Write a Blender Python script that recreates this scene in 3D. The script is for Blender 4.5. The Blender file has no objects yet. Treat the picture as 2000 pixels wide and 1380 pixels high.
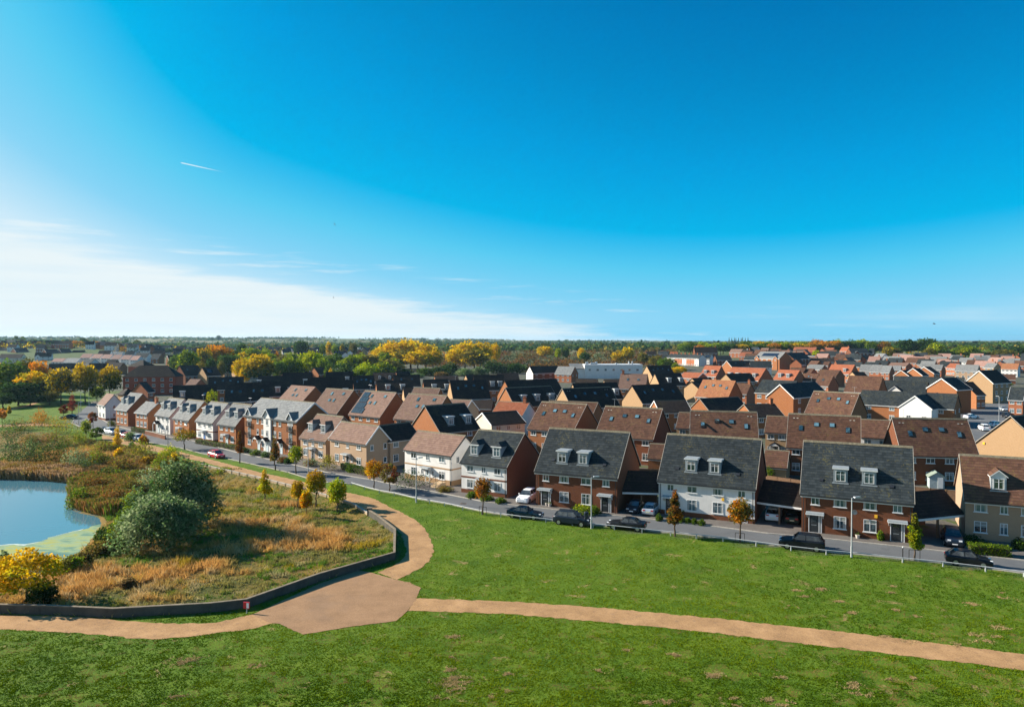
import bpy, bmesh, math, random
import numpy as np
from mathutils import Vector, Matrix
C = bpy.context.scene
LINK = C.collection.objects.link

# ------------------------------------------------------------------ camera, world, sun, exposure
HAZE = 0.000045
CAM_H, FPX, HOR, ROLL = 23.0, 1370.0, 664.0, -0.1
_p = math.atan((690.0 - HOR) / FPX); _r = math.radians(ROLL)
_f = np.array([0, math.cos(_p), -math.sin(_p)]); _x = np.array([1.0, 0, 0]); _u = np.cross(_x, _f)
AX = (_x * math.cos(_r) + _u * math.sin(_r), _u * math.cos(_r) - _x * math.sin(_r), _f)
cam = bpy.data.cameras.new('camera'); cam_o = bpy.data.objects.new('camera', cam); LINK(cam_o)
cam.sensor_width = 36.0; cam.sensor_fit = 'HORIZONTAL'; cam.lens = FPX / 2000.0 * 36.0
cam.clip_start = 0.5; cam.clip_end = 30000
M = Matrix.Identity(4)
for i in range(3):
    M[i][0], M[i][1], M[i][2] = AX[0][i], AX[1][i], -AX[2][i]
M[2][3] = CAM_H
cam_o.matrix_world = M
C.camera = cam_o

SUN_EL, SUN_AZ = math.radians(26.0), math.radians(-73.0)      # azimuth from +Y towards +X
sd = Vector((math.sin(SUN_AZ) * math.cos(SUN_EL), math.cos(SUN_AZ) * math.cos(SUN_EL), math.sin(SUN_EL)))
sun = bpy.data.lights.new('sun', 'SUN'); sun.energy = 5.0; sun.angle = math.radians(0.5); sun.color = (1.0, 0.92, 0.79)
so = bpy.data.objects.new('sun', sun); LINK(so)
so.rotation_euler = (-sd).to_track_quat('-Z', 'Y').to_euler()

C.view_settings.view_transform = 'Standard'; C.view_settings.look = 'None'
C.view_settings.exposure = 1.3; C.view_settings.gamma = 1.0

def ground(px, py, z=0.0):
    """a place on the ground (z) read off the survey photo"""
    u = (px - 1000.0) / FPX; v = (690.0 - py) / FPX
    d = AX[0] * u + AX[1] * v + AX[2]
    t = (z - CAM_H) / d[2]
    return (float(d[0] * t), float(d[1] * t))

SKYP = (.114, .62, 1.02, .20)
# world: physical sky, deepened towards blue, with a thin cirrus sheet low in the sky
W = bpy.data.worlds.new('World'); C.world = W; W.use_nodes = True
nt = W.node_tree; nt.nodes.clear()
class G:
    """tiny node-graph helper"""
    def __init__(s, nt): s.nt = nt
    def n(s, t, **k):
        o = s.nt.nodes.new(t)
        for a, b in k.items(): setattr(o, a, b)
        return o
    def put(s, sock, v):
        if v is None: return
        if hasattr(v, 'is_linked') or isinstance(v, bpy.types.NodeSocket): s.nt.links.new(v, sock)
        else:
            if isinstance(v, (tuple, list)) and len(v) == 3 and sock.type == 'RGBA': v = (*v, 1)
            sock.default_value = v
    def math(s, op, a, b=None, c=None, clamp=False):
        o = s.n('ShaderNodeMath', operation=op); o.use_clamp = clamp
        s.put(o.inputs[0], a); s.put(o.inputs[1], b); s.put(o.inputs[2], c); return o.outputs[0]
    def mix(s, f, a, b, mode='MIX'):
        o = s.n('ShaderNodeMix', data_type='RGBA', blend_type=mode); o.clamp_factor = True
        s.put(o.inputs[0], f); s.put(o.inputs[6], a); s.put(o.inputs[7], b); return o.outputs[2]
    def noise(s, vec, scale, detail=3, rough=.55, out=0, dist=0.):
        o = s.n('ShaderNodeTexNoise'); s.put(o.inputs['Vector'], vec)
        o.inputs['Scale'].default_value = scale; o.inputs['Detail'].default_value = detail; o.inputs['Roughness'].default_value = rough
        o.inputs['Distortion'].default_value = dist
        return o.outputs[out]
    def ramp(s, f, stops):
        o = s.n('ShaderNodeValToRGB'); s.put(o.inputs[0], f); e = o.color_ramp.elements
        while len(e) < len(stops): e.new(0.5)
        for q, (p, c) in zip(e, stops):
            q.position = p; q.color = c if len(c) == 4 else (*c, 1)
        return o.outputs[0]
    def step(s, x, lo, hi):
        o = s.n('ShaderNodeMapRange', interpolation_type='SMOOTHSTEP'); s.put(o.inputs[0], x)
        s.put(o.inputs[1], lo); s.put(o.inputs[2], hi); return o.outputs[0]
    def comb(s, x, y, z):
        o = s.n('ShaderNodeCombineXYZ'); s.put(o.inputs[0], x); s.put(o.inputs[1], y); s.put(o.inputs[2], z); return o.outputs[0]
    def sep(s, v):
        o = s.n('ShaderNodeSeparateXYZ'); s.put(o.inputs[0], v); return o.outputs
    def mapping(s, v, scale=(1, 1, 1), rot=(0, 0, 0), loc=(0, 0, 0)):
        o = s.n('ShaderNodeMapping'); s.put(o.inputs[0], v)
        o.inputs['Scale'].default_value = scale; o.inputs['Rotation'].default_value = rot; o.inputs['Location'].default_value = loc
        return o.outputs[0]
g = G(nt)
sky = g.n('ShaderNodeTexSky', sky_type='NISHITA'); sky.sun_disc = False
sky.sun_elevation = SUN_EL; sky.sun_rotation = SUN_AZ; sky.altitude = 50; sky.air_density = 1.0; sky.dust_density = 0.3; sky.ozone_density = 2.0
tc = g.n('ShaderNodeTexCoord')
sx, sy, sz = g.sep(tc.outputs['Generated'])
az = g.math('ARCTAN2', sx, sy)                      # radians, 0 = +Y
el = g.math('ARCSINE', sz)
# grade: brightness of the physical sky, plus the bright side around the sun, sets how far the blue pales
bw = g.n('ShaderNodeRGBToBW'); g.put(bw.inputs[0], sky.outputs[0])
dt = g.n('ShaderNodeVectorMath', operation='DOT_PRODUCT'); g.put(dt.inputs[0], tc.outputs['Generated']); dt.inputs[1].default_value = tuple(sd)
glow = g.step(dt.outputs['Value'], SKYP[1], SKYP[2])
lum = g.math('MULTIPLY_ADD', glow, SKYP[3], g.math('MULTIPLY', bw.outputs[0], SKYP[0]))
lum = g.math('ADD', lum, g.math('MULTIPLY', g.step(el, .09, -.01), .045))
def lin(c): return tuple(((v / 255.0 + .055) / 1.055) ** 2.4 if v > 10 else v / 255 / 12.92 for v in c)
SKY_RAW = g.ramp(lum, [(0.0, lin((0, 88, 150))), (.2, lin((0, 116, 184))), (.32, lin((0, 158, 224))), (.43, lin((0, 182, 237))), (.52, lin((88, 203, 242))), (.64, lin((135, 212, 246))), (.8, lin((205, 234, 250)))])
# cirrus: a sheet whose upper edge falls from left to right, with frayed streaks
wob = g.noise(g.comb(g.math('MULTIPLY', az, 2.2), g.math('MULTIPLY', el, 26.0), 0.0), 2.0, 6, .6)
edge = g.math('SUBTRACT', g.math('MULTIPLY_ADD', az, -0.147, 0.036), g.math('MULTIPLY_ADD', wob, -0.085, 0.0425))
sheet = g.step(g.math('SUBTRACT', el, edge), 0.004, -0.022)
stre = g.noise(g.mapping(g.comb(az, el, 0.0), scale=(3.0, 42.0, 1), rot=(0, 0, 0.16)), 1.6, 7, .62)
stre = g.math('MULTIPLY', g.step(stre, .52, .74), g.step(g.math('ABSOLUTE', g.math('SUBTRACT', el, g.math('ADD', edge, .022))), .045, .0))
rband = g.noise(g.mapping(g.comb(az, el, 0.0), scale=(3.0, 46.0, 1), rot=(0, 0, -.05)), 1.3, 5, .6)
rband = g.math('MULTIPLY', g.math('MULTIPLY', g.step(rband, .42, .75), g.step(g.math('ABSOLUTE', g.math('SUBTRACT', el, .036)), .03, .0)), g.step(az, .34, .62))
# condensation trail left by an aircraft
tu = g.math('MULTIPLY_ADD', g.math('ADD', az, .439), .995, 0.0)
tv = g.math('ADD', g.math('SUBTRACT', el, .2245), g.math('MULTIPLY', g.math('ADD', az, .439), .135))
trail = g.math('MULTIPLY', g.step(g.math('ABSOLUTE', tv), .0009, .0002), g.math('MULTIPLY', g.step(tu, -.001, .002), g.step(tu, .055, .012)))
grain = g.noise(g.mapping(g.comb(az, el, 0.0), scale=(4.0, 60.0, 1), rot=(0, 0, .15)), 1.2, 6, .6)
sheet = g.math('MULTIPLY', sheet, g.math('MULTIPLY_ADD', g.step(grain, .3, .6), .28, .72))
cl = g.math('ADD', g.math('MULTIPLY', sheet, .88), g.math('MULTIPLY', stre, .75), clamp=True)
cl = g.math('MAXIMUM', cl, g.math('MULTIPLY', rband, .35))
cl = g.math('MAXIMUM', cl, g.math('MULTIPLY', trail, .85))
CLOUD_RAW = lin((238, 247, 249))
vm = g.n('ShaderNodeVectorMath', operation='SCALE'); g.put(vm.inputs[0], g.mix(cl, SKY_RAW, CLOUD_RAW)); vm.inputs['Scale'].default_value = 4.05
CLOUDNODE = vm.outputs[0]
bg = g.n('ShaderNodeBackground'); g.put(bg.inputs[0], CLOUDNODE); bg.inputs[1].default_value = 0.10
ow = g.n('ShaderNodeOutputWorld'); nt.links.new(bg.outputs[0], ow.inputs[0])

# ------------------------------------------------------------------ materials
MATS = {}
def material(name, rough=.85, spec=.3):
    m = bpy.data.materials.new(name); m.use_nodes = True
    t = m.node_tree; b = t.nodes['Principled BSDF']
    b.inputs['Roughness'].default_value = rough; b.inputs['Specular IOR Level'].default_value = spec
    MATS[name] = m
    return m, G(t), b
def plain(name, col, rough=.7, spec=.3, metal=0.0, var=.12, scale=3.0):
    m, g, b = material(name, rough, spec); b.inputs['Metallic'].default_value = metal
    tc = g.n('ShaderNodeTexCoord'); n = g.noise(tc.outputs['Object'], scale, 4, .6)
    lo = tuple(c * (1 - var) for c in col); hi = tuple(min(1, c * (1 + var)) for c in col)
    g.put(b.inputs['Base Color'], g.ramp(n, [(.3, lo), (.7, hi)]))
    return m
def objvar(g, col, amt=.16):
    """small change of tone from one thing to the next"""
    oi = g.n('ShaderNodeObjectInfo'); h = g.n('ShaderNodeHueSaturation')
    g.put(h.inputs['Value'], g.math('MULTIPLY_ADD', oi.outputs['Random'], amt, 1 - amt / 2)); g.put(h.inputs['Color'], col)
    return h.outputs[0]
def brick(name, a, b_, mortar):
    m, g, b = material(name, .9, .15)
    tc = g.n('ShaderNodeTexCoord'); x, y, z = g.sep(tc.outputs['Object'])
    u = g.math('ADD', x, y)
    bt = g.n('ShaderNodeTexBrick'); g.put(bt.inputs['Vector'], g.comb(u, z, 0.0))
    bt.inputs['Scale'].default_value = 1.0; bt.inputs['Brick Width'].default_value = .225; bt.inputs['Row Height'].default_value = .075
    bt.inputs['Mortar Size'].default_value = .008; bt.inputs['Bias'].default_value = 0.0
    bt.inputs['Color1'].default_value = (*a, 1); bt.inputs['Color2'].default_value = (*b_, 1); bt.inputs['Mortar'].default_value = (*mortar, 1)
    n = g.noise(tc.outputs['Object'], .9, 6, .65)
    c = g.mix(.45, bt.outputs[0], g.mix(n, a, b_))
    c = objvar(g, c, .22)
    g.put(b.inputs['Base Color'], c)
    return m
def tiles(name, a, b_, moss=.0, row=.40, wid=.42, rough=.8, bump=.5):
    """courses of roof tiles, counted up the slope"""
    m, g, b = material(name, rough, .08)
    tc = g.n('ShaderNodeTexCoord'); x, y, z = g.sep(tc.outputs['Object'])
    zz = g.math('MULTIPLY', z, 1.42 / row)
    f = g.math('FRACT', zz); rown = g.math('FLOOR', zz)
    xx = g.math('ADD', g.math('MULTIPLY', g.math('ADD', x, g.math('MULTIPLY', y, .0)), 1 / wid), g.math('MULTIPLY', rown, .5))
    wn = g.n('ShaderNodeTexWhiteNoise', noise_dimensions='2D'); g.put(wn.inputs['Vector'], g.comb(g.math('FLOOR', xx), rown, 0.0))
    n1 = g.noise(tc.outputs['Object'], .45, 6, .65); n2 = g.noise(tc.outputs['Object'], 4.0, 4, .7)
    t = g.math('ADD', g.math('MULTIPLY', wn.outputs['Value'], .75), g.math('MULTIPLY_ADD', n1, .8, -.3), clamp=True)
    c = g.mix(t, a, b_)
    c = g.mix(g.math('MULTIPLY', g.step(f, .74, .97), .75), c, (a[0] * .35, a[1] * .35, a[2] * .38))
    gx = g.math('FRACT', xx)
    c = g.mix(g.math('MULTIPLY', g.step(gx, .88, .98), .3), c, (a[0] * .4, a[1] * .4, a[2] * .42))
    if moss > 0:
        c = g.mix(g.math('MULTIPLY', g.step(g.math('ADD', n2, g.math('MULTIPLY', n1, .6)), .86, 1.0), moss), c, (.16, .13, .03))
    c = objvar(g, c, .3)
    g.put(b.inputs['Base Color'], c)
    bp = g.n('ShaderNodeBump'); bp.inputs['Strength'].default_value = bump; bp.inputs['Distance'].default_value = .035
    g.put(bp.inputs['Height'], g.math('SUBTRACT', 1.0, f)); g.nt.links.new(bp.outputs[0], b.inputs['Normal'])
    return m
brick('brick_red', (.165, .052, .02), (.10, .032, .015), (.20, .12, .08))
brick('brick_orange', (.29, .104, .035), (.20, .068, .024), (.32, .2, .12))
brick('brick_tan', (.335, .21, .112), (.27, .165, .084), (.45, .32, .2))
brick('brick_beige', (.37, .245, .155), (.29, .19, .12), (.45, .34, .24))
brick('brick_bright', (.33, .108, .042), (.24, .074, .033), (.38, .22, .15))
brick('brick_crimson', (.34, .075, .04), (.25, .055, .03), (.3, .15, .1))
def render_mat(name, col):
    m, g, b = material(name, .9, .15)
    tc = g.n('ShaderNodeTexCoord'); n = g.noise(tc.outputs['Object'], .7, 7, .65)
    st = g.noise(g.mapping(tc.outputs['Object'], scale=(2.2, 2.2, .16)), 1.4, 4, .6)
    c = g.mix(g.step(n, .35, .75), col, tuple(q * .86 for q in col))
    c = g.mix(g.math('MULTIPLY', g.step(st, .52, .8), .35), c, tuple(q * .7 for q in col))
    g.put(b.inputs['Base Color'], objvar(g, c, .06)); return m
render_mat('render_white', (.66, .64, .61)); render_mat('render_cream', (.56, .50, .40)); render_mat('render_grey', (.62, .60, .58))
tiles('slate', (.016, .021, .024), (.038, .046, .050), moss=.35)
tiles('slate_pale', (.13, .135, .135), (.21, .21, .205), moss=.2)  # on the pale roofed street, grazing sunlight is put into the slate colour
tiles('tile_brown', (.068, .035, .024), (.125, .063, .042), moss=.4)
tiles('tile_taupe', (.14, .084, .064), (.21, .13, .10), moss=.35)  # on some roofs this lighter brown paints in a slope facing the sun
tiles('tile_red', (.24, .075, .038), (.33, .115, .06), moss=.2)
tiles('tile_dark', (.022, .017, .015), (.040, .029, .025), moss=.25)
tiles('tile_rust', (.21, .085, .042), (.30, .13, .065), moss=.7)
tiles('tile_pink', (.26, .15, .12), (.34, .205, .165))
plain('white_frame', (.62, .62, .62), .45, .4, var=.03)
plain('white_paint', (.60, .60, .59), .5, .4, var=.05)
plain('black_frame', (.02, .02, .022), .4, .5)
plain('lead', (.25, .28, .30), .5, .4, var=.15)
plain('door_dark', (.018, .022, .026), .4, .5); plain('door_blue', (.04, .15, .42), .45, .4); plain('door_pale', (.5, .58, .6), .45, .4)
plain('metal_grey', (.36, .38, .40), .45, .5, metal=.5); plain('galvanised', (.40, .41, .42), .5, .5, metal=.25)
plain('black_metal', (.012, .012, .013), .45, .5)
plain('timber_fence', (.17, .10, .06), .9, .1, var=.3, scale=6); plain('timber_pale', (.42, .30, .19), .85, .1, var=.25, scale=6)
plain('stone_step', (.50, .36, .22), .9, .1, var=.15)
plain('red_plastic', (.55, .02, .03), .4, .5); plain('yellow_box', (.80, .42, .02), .5, .4)
plain('ridge_tile', (.15, .13, .09), .9, .1, var=.35, scale=4); plain('solar', (.012, .02, .035), .18, .6, var=.3)
plain('shed_roof', (.20, .24, .20), .9, .1, var=.2); plain('shed_wall', (.30, .35, .36), .85, .1, var=.2)
plain('tyre', (.012, .012, .012), .85, .2); plain('rim', (.45, .46, .48), .3, .6, metal=.8)
plain('lamp_lens', (.8, .82, .85), .1, .6); plain('tail_red', (.45, .01, .01), .2, .6); plain('plate', (.75, .72, .45), .5, .3); plain('plate_white', (.8, .8, .8), .5, .3)
plain('bark', (.085, .06, .042), .95, .1, var=.35, scale=5)
plain('bird_grey', (.05, .05, .055), .8, .2)
plain('pot', (.45, .40, .36), .8, .2); plain('green_box', (.03, .10, .06), .6, .3); plain('paper', (.8, .8, .78), .7, .2)
def glassy(name, col, rough=.04, spec=.9, CURT=0.0):
    m, g, b = material(name, rough, spec)
    tc = g.n('ShaderNodeTexCoord'); oi = g.n('ShaderNodeObjectInfo')
    n = g.noise(tc.outputs['Object'], 1.3, 2, .5)
    c = g.mix(g.step(g.math('ADD', n, g.math('MULTIPLY', oi.outputs['Random'], .35)), .5, .9), col, tuple(q * 4 + .05 for q in col))
    gx_, gy_, gz_ = g.sep(tc.outputs['Object']); r2 = g.math('FRACT', g.math('MULTIPLY', oi.outputs['Random'], 7.31))
    cur = g.math('MULTIPLY', g.step(g.math('ABSOLUTE', gx_), g.math('MULTIPLY_ADD', r2, .28, .20), g.math('MULTIPLY_ADD', r2, .28, .23)), g.math('GREATER_THAN', r2, .35))
    bl = g.math('MULTIPLY', g.step(gz_, g.math('MULTIPLY_ADD', r2, .9, .55), g.math('MULTIPLY_ADD', r2, .9, .58)), g.math('LESS_THAN', r2, .5))
    c = g.mix(g.math('MULTIPLY', g.math('MAXIMUM', cur, bl), CURT), c, (.34, .33, .31))
    g.put(b.inputs['Base Color'], c); b.inputs['IOR'].default_value = 1.6
    return m
glassy('glass', (.012, .026, .032), CURT=.8); glassy('glass_roof', (.016, .04, .05)); glassy('glass_dark', (.008, .012, .014)); glassy('car_glass', (.004, .006, .007), .03, .7)
def carpaint(name, col, metal=.0):
    m, g, b = material(name, .3, .3); b.inputs['Base Color'].default_value = (*col, 1); b.inputs['Metallic'].default_value = metal
    b.inputs['Coat Weight'].default_value = .12; b.inputs['Coat Roughness'].default_value = .05
    tc = g.n('ShaderNodeTexCoord'); n = g.noise(tc.outputs['Object'], 2.0, 5, .7)
    g.put(b.inputs['Roughness'], g.math('MULTIPLY_ADD', n, .3, .22)); return m
carpaint('paint_black', (.006, .007, .009)); carpaint('paint_white', (.72, .73, .74)); carpaint('paint_silver', (.42, .46, .50), .4)
carpaint('paint_red', (.42, .015, .03)); carpaint('paint_navy', (.010, .018, .03), .2); carpaint('paint_teal', (.012, .035, .045), .3); carpaint('paint_green', (.012, .03, .02), .2)

def surf(name, fn, rough=.95, spec=.1):
    m, g, b = material(name, rough, spec); tc = g.n('ShaderNodeTexCoord')
    fn(g, tc.outputs['Object'], b); return m
def bump(g, b, h, s=.4, d=.05):
    bp = g.n('ShaderNodeBump'); bp.inputs['Strength'].default_value = s; bp.inputs['Distance'].default_value = d
    g.put(bp.inputs['Height'], h); g.nt.links.new(bp.outputs[0], b.inputs['Normal'])
def f_ground(g, v, b):
    at = g.n('ShaderNodeAttribute'); at.attribute_name = 'zone'
    zl, zm, zf = g.sep(at.outputs['Color'])
    big = g.noise(v, .045, 5, .6); mid = g.noise(v, .35, 5, .65); fine = g.noise(v, 3.2, 5, .7); grit = g.noise(v, 14.0, 3, .7)
    strk = g.noise(g.mapping(v, scale=(.12, .75, 1), rot=(0, 0, .3)), 1.0, 5, .6)
    lawn = g.ramp(g.math('ADD', g.math('MULTIPLY', mid, .55), g.math('MULTIPLY', fine, .45)),
                  [(.34, (.034, .074, .004)), (.46, (.062, .116, .007)), (.56, (.10, .152, .010)), (.70, (.145, .185, .022))])
    lawn = g.mix(g.math('MULTIPLY', g.step(big, .42, .66), .6), lawn, (.085, .15, .012))
    lawn = g.mix(g.math('MULTIPLY', g.step(strk, .56, .8), .4), lawn, (.15, .15, .045))
    dry = g.noise(v, .42, 6, .72, dist=.6)
    lawn = g.mix(g.math('MULTIPLY', g.step(dry, .59, .68), .8), lawn, (.30, .20, .09))
    mead = g.ramp(g.math('ADD', g.math('MULTIPLY', g.noise(v, .16, 5, .65), .7), g.math('MULTIPLY', fine, .3)),
                  [(.3, (.03, .055, .012)), (.45, (.09, .085, .02)), (.56, (.19, .115, .03)), (.72, (.13, .12, .03))])
    vor = g.n('ShaderNodeTexVoronoi'); g.put(vor.inputs['Vector'], v); vor.inputs['Scale'].default_value = .0042
    fld = g.ramp(g.sep(vor.outputs['Color'])[0], [(.0, (.05, .085, .02)), (.3, (.10, .12, .04)), (.5, (.24, .19, .12)), (.7, (.07, .11, .03)), (.95, (.18, .16, .07))])
    fld = g.mix(g.math('MULTIPLY', mid, .4), fld, (.06, .06, .02))
    yard = g.ramp(mid, [(.3, (.06, .06, .055)), (.5, (.11, .10, .085)), (.62, (.05, .08, .02)), (.8, (.10, .085, .06))])
    c = g.mix(zl, yard, lawn); c = g.mix(zm, c, mead); c = g.mix(zf, c, fld)
    g.put(b.inputs['Base Color'], c)
    bump(g, b, g.math('ADD', g.math('MULTIPLY', fine, .7), g.math('MULTIPLY', grit, .5)), .9, .10)
surf('ground_cover', f_ground)
def f_path(g, v, b):
    n = g.noise(v, .5, 6, .65); f = g.noise(v, 9.0, 4, .75); s = g.noise(v, 2.2, 4, .65)
    c = g.ramp(g.math('ADD', g.math('MULTIPLY', n, .5), g.math('MULTIPLY', f, .5)), [(.36, (.20, .112, .052)), (.5, (.335, .192, .088)), (.64, (.45, .265, .126))])
    c = g.mix(g.math('MULTIPLY', g.step(s, .54, .68), .45), c, (.15, .10, .07)); s3 = g.noise(v, 26.0, 2, .8); c = g.mix(g.math('MULTIPLY', g.step(s3, .5, .7), .3), c, (.40, .27, .17))
    g.put(b.inputs['Base Color'], c); bump(g, b, f, .5, .02)
surf('path_gravel', f_path)
def f_court(g, v, b):
    n = g.noise(v, .5, 6, .7); f = g.noise(v, 8.0, 4, .75)
    c = g.ramp(g.math('ADD', g.math('MULTIPLY', n, .5), g.math('MULTIPLY', f, .5)), [(.3, (.17, .10, .054)), (.5, (.27, .158, .085)), (.7, (.35, .212, .118))])
    w = g.noise(g.mapping(v, scale=(.5, .9, 1), rot=(0, 0, .6)), .9, 5, .7)
    c = g.mix(g.math('MULTIPLY', g.step(w, .70, .76), .8), c, (.06, .085, .012)); w2 = g.noise(v, .22, 4, .6)
    c = g.mix(g.math('MULTIPLY', g.step(w2, .5, .68), .3), c, (.19, .13, .09))
    g.put(b.inputs['Base Color'], c); bump(g, b, f, .5, .02)
surf('court_gravel', f_court)
def f_asph(g, v, b):
    n = g.noise(v, .25, 6, .7); f = g.noise(v, 11.0, 3, .7); s = g.noise(g.mapping(v, scale=(.5, .5, .5)), 1.0, 5, .7)
    c = g.ramp(g.math('ADD', g.math('MULTIPLY', n, .6), g.math('MULTIPLY', f, .4)), [(.3, (.075, .078, .082)), (.7, (.135, .137, .14))])
    c = g.mix(g.math('MULTIPLY', g.step(s, .55, .68), .45), c, (.06, .062, .065))
    g.put(b.inputs['Base Color'], c)
surf('asphalt', f_asph, .9, .2)
def f_pave(g, v, b):
    n = g.noise(v, .6, 6, .7); f = g.noise(v, 9.0, 3, .7)
    g.put(b.inputs['Base Color'], g.ramp(g.math('ADD', g.math('MULTIPLY', n, .6), g.math('MULTIPLY', f, .4)), [(.3, (.085, .075, .068)), (.7, (.16, .14, .125))]))
surf('paving', f_pave)
def f_kerb(g, v, b):
    n = g.noise(v, 2.0, 4, .7); g.put(b.inputs['Base Color'], g.ramp(n, [(.3, (.30, .27, .23)), (.7, (.45, .41, .35))]))
surf('kerb_stone', f_kerb)
def f_cop(g, v, b):
    n = g.noise(v, 2.0, 5, .7); g.put(b.inputs['Base Color'], g.ramp(n, [(.3, (.13, .105, .075)), (.7, (.26, .21, .15))]))
surf('coping_stone', f_cop)
def f_wallc(g, v, b):
    n = g.noise(v, .8, 6, .7); s = g.noise(g.mapping(v, scale=(1.2, 1.2, .3)), 1.5, 5, .7)
    c = g.ramp(n, [(.3, (.055, .052, .045)), (.7, (.105, .095, .078))])
    c = g.mix(g.math('MULTIPLY', g.step(s, .52, .72), .55), c, (.03, .03, .026))
    g.put(b.inputs['Base Color'], c); bump(g, b, s, .4, .03)
surf('concrete_wall', f_wallc)
def f_tanw(g, v, b):
    n = g.noise(v, 1.2, 6, .7); g.put(b.inputs['Base Color'], g.ramp(n, [(.3, (.26, .19, .12)), (.7, (.40, .31, .21))]))
surf('tan_concrete', f_tanw)
def f_water(g, v, b):
    b.inputs['Base Color'].default_value = (.065, .165, .21, 1); b.inputs['IOR'].default_value = 1.33
    b.inputs['Roughness'].default_value = .05; b.inputs['Specular IOR Level'].default_value = .9
    n = g.noise(g.mapping(v, scale=(1, 2.2, 1)), .9, 5, .6); bump(g, b, n, .05, .05)
surf('pond_water', f_water, .05, .9)
def f_alg(g, v, b):
    n = g.noise(g.mapping(v, scale=(.25, .6, 1), rot=(0, 0, -.4)), 1.0, 7, .7, dist=1.0)
    s2 = g.noise(v, .22, 3, .6)
    c = g.ramp(g.math('ADD', g.math('MULTIPLY', n, .75), g.math('MULTIPLY', s2, .25)), [(.38, (.06, .14, .12)), (.46, (.13, .21, .10)), (.52, (.26, .32, .15)), (.58, (.30, .29, .03)), (.66, (.34, .30, .02)), (.74, (.14, .20, .08))])
    g.put(b.inputs['Base Color'], c); b.inputs['Roughness'].default_value = .45; b.inputs['Specular IOR Level'].default_value = .5
surf('algae', f_alg, .45, .5)
def f_scum(g, v, b):
    n = g.noise(v, 1.5, 5, .7); g.put(b.inputs['Base Color'], g.ramp(n, [(.3, (.30, .36, .34)), (.7, (.62, .66, .62))]))
surf('foam', f_scum, .7, .3)

def foliage(name, trans=.5):
    """leaf colours come from the mesh ('tint'); some light passes through the leaves"""
    m = bpy.data.materials.new(name); m.use_nodes = True; t = m.node_tree; t.nodes.clear(); g = G(t)
    at = g.n('ShaderNodeAttribute'); at.attribute_name = 'tint'
    c = objvar(g, at.outputs['Color'], .25)
    d = g.n('ShaderNodeBsdfDiffuse'); g.put(d.inputs[0], c)
    tr = g.n('ShaderNodeBsdfTranslucent'); g.put(tr.inputs[0], c)
    mx = g.n('ShaderNodeMixShader'); mx.inputs[0].default_value = trans
    t.links.new(d.outputs[0], mx.inputs[1]); t.links.new(tr.outputs[0], mx.inputs[2])
    o = g.n('ShaderNodeOutputMaterial'); t.links.new(mx.outputs[0], o.inputs[0])
    MATS[name] = m; return m
foliage('leaves'); foliage('blades', .3); foliage('far_leaves', .35)

# ------------------------------------------------------------------ mesh helpers
class MB:
    """collects shapes; build() links them as ONE mesh object"""
    def __init__(s): s.v = []; s.f = []; s.m = []; s.mats = []
    def mi(s, m):
        if m not in s.mats: s.mats.append(m)
        return s.mats.index(m)
    def poly(s, pts, faces, m):
        k = len(s.v); s.v += [tuple(map(float, p)) for p in pts]; i = s.mi(m)
        for f in faces: s.f.append(tuple(k + q for q in f)); s.m.append(i)
    def box(s, x0, x1, y0, y1, z0, z1, m):
        s.poly([(x0, y0, z0), (x1, y0, z0), (x1, y1, z0), (x0, y1, z0), (x0, y0, z1), (x1, y0, z1), (x1, y1, z1), (x0, y1, z1)],
               [(3, 2, 1, 0), (4, 5, 6, 7), (0, 1, 5, 4), (1, 2, 6, 5), (2, 3, 7, 6), (3, 0, 4, 7)], m)
    def prism(s, pts2, a, b, m, axis='x'):
        """2-D outline swept between a and b along axis"""
        n = len(pts2)
        if axis == 'x': P = [(a, p, q) for p, q in pts2] + [(b, p, q) for p, q in pts2]
        elif axis == 'y': P = [(p, a, q) for p, q in pts2] + [(p, b, q) for p, q in pts2]
        else: P = [(p, q, a) for p, q in pts2] + [(p, q, b) for p, q in pts2]
        s.poly(P, [tuple(range(n - 1, -1, -1)), tuple(range(n, 2 * n))] + [(i, (i + 1) % n, n + (i + 1) % n, n + i) for i in range(n)], m)
    def tube(s, p0, p1, r0, r1, m, n=8):
        p0, p1 = Vector(p0), Vector(p1); d = (p1 - p0).normalized()
        a = d.orthogonal().normalized(); b = d.cross(a)
        P = [p0 + (a * math.cos(t) + b * math.sin(t)) * r0 for t in [2 * math.pi * i / n for i in range(n)]]
        P += [p1 + (a * math.cos(t) + b * math.sin(t)) * r1 for t in [2 * math.pi * i / n for i in range(n)]]
        s.poly(P, [tuple(range(n - 1, -1, -1)), tuple(range(n, 2 * n))] + [(i, (i + 1) % n, n + (i + 1) % n, n + i) for i in range(n)], m)
    def mesh(s, name):
        me = bpy.data.meshes.new(name); me.from_pydata(s.v, [], s.f)
        for m in s.mats: me.materials.append(MATS[m])
        me.polygons.foreach_set('material_index', s.m); me.update()
        bm = bmesh.new(); bm.from_mesh(me); bmesh.ops.recalc_face_normals(bm, faces=bm.faces); bm.to_mesh(me); bm.free()
        return me
    def build(s, name, parent=None, loc=(0, 0, 0), rot=0.0):
        return put(name, s.mesh(name), parent, loc, rot)
def put(name, me, parent=None, loc=(0, 0, 0), rot=0.0):
    o = bpy.data.objects.new(name, me); LINK(o); o.location = loc; o.rotation_euler = (0, 0, rot)
    if parent: o.parent = parent
    return o
def tag(o, label=None, cat=None, group=None, kind=None):
    if label: o['label'] = label
    if cat: o['category'] = cat
    if group: o['group'] = group
    if kind: o['kind'] = kind
    return o
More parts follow.
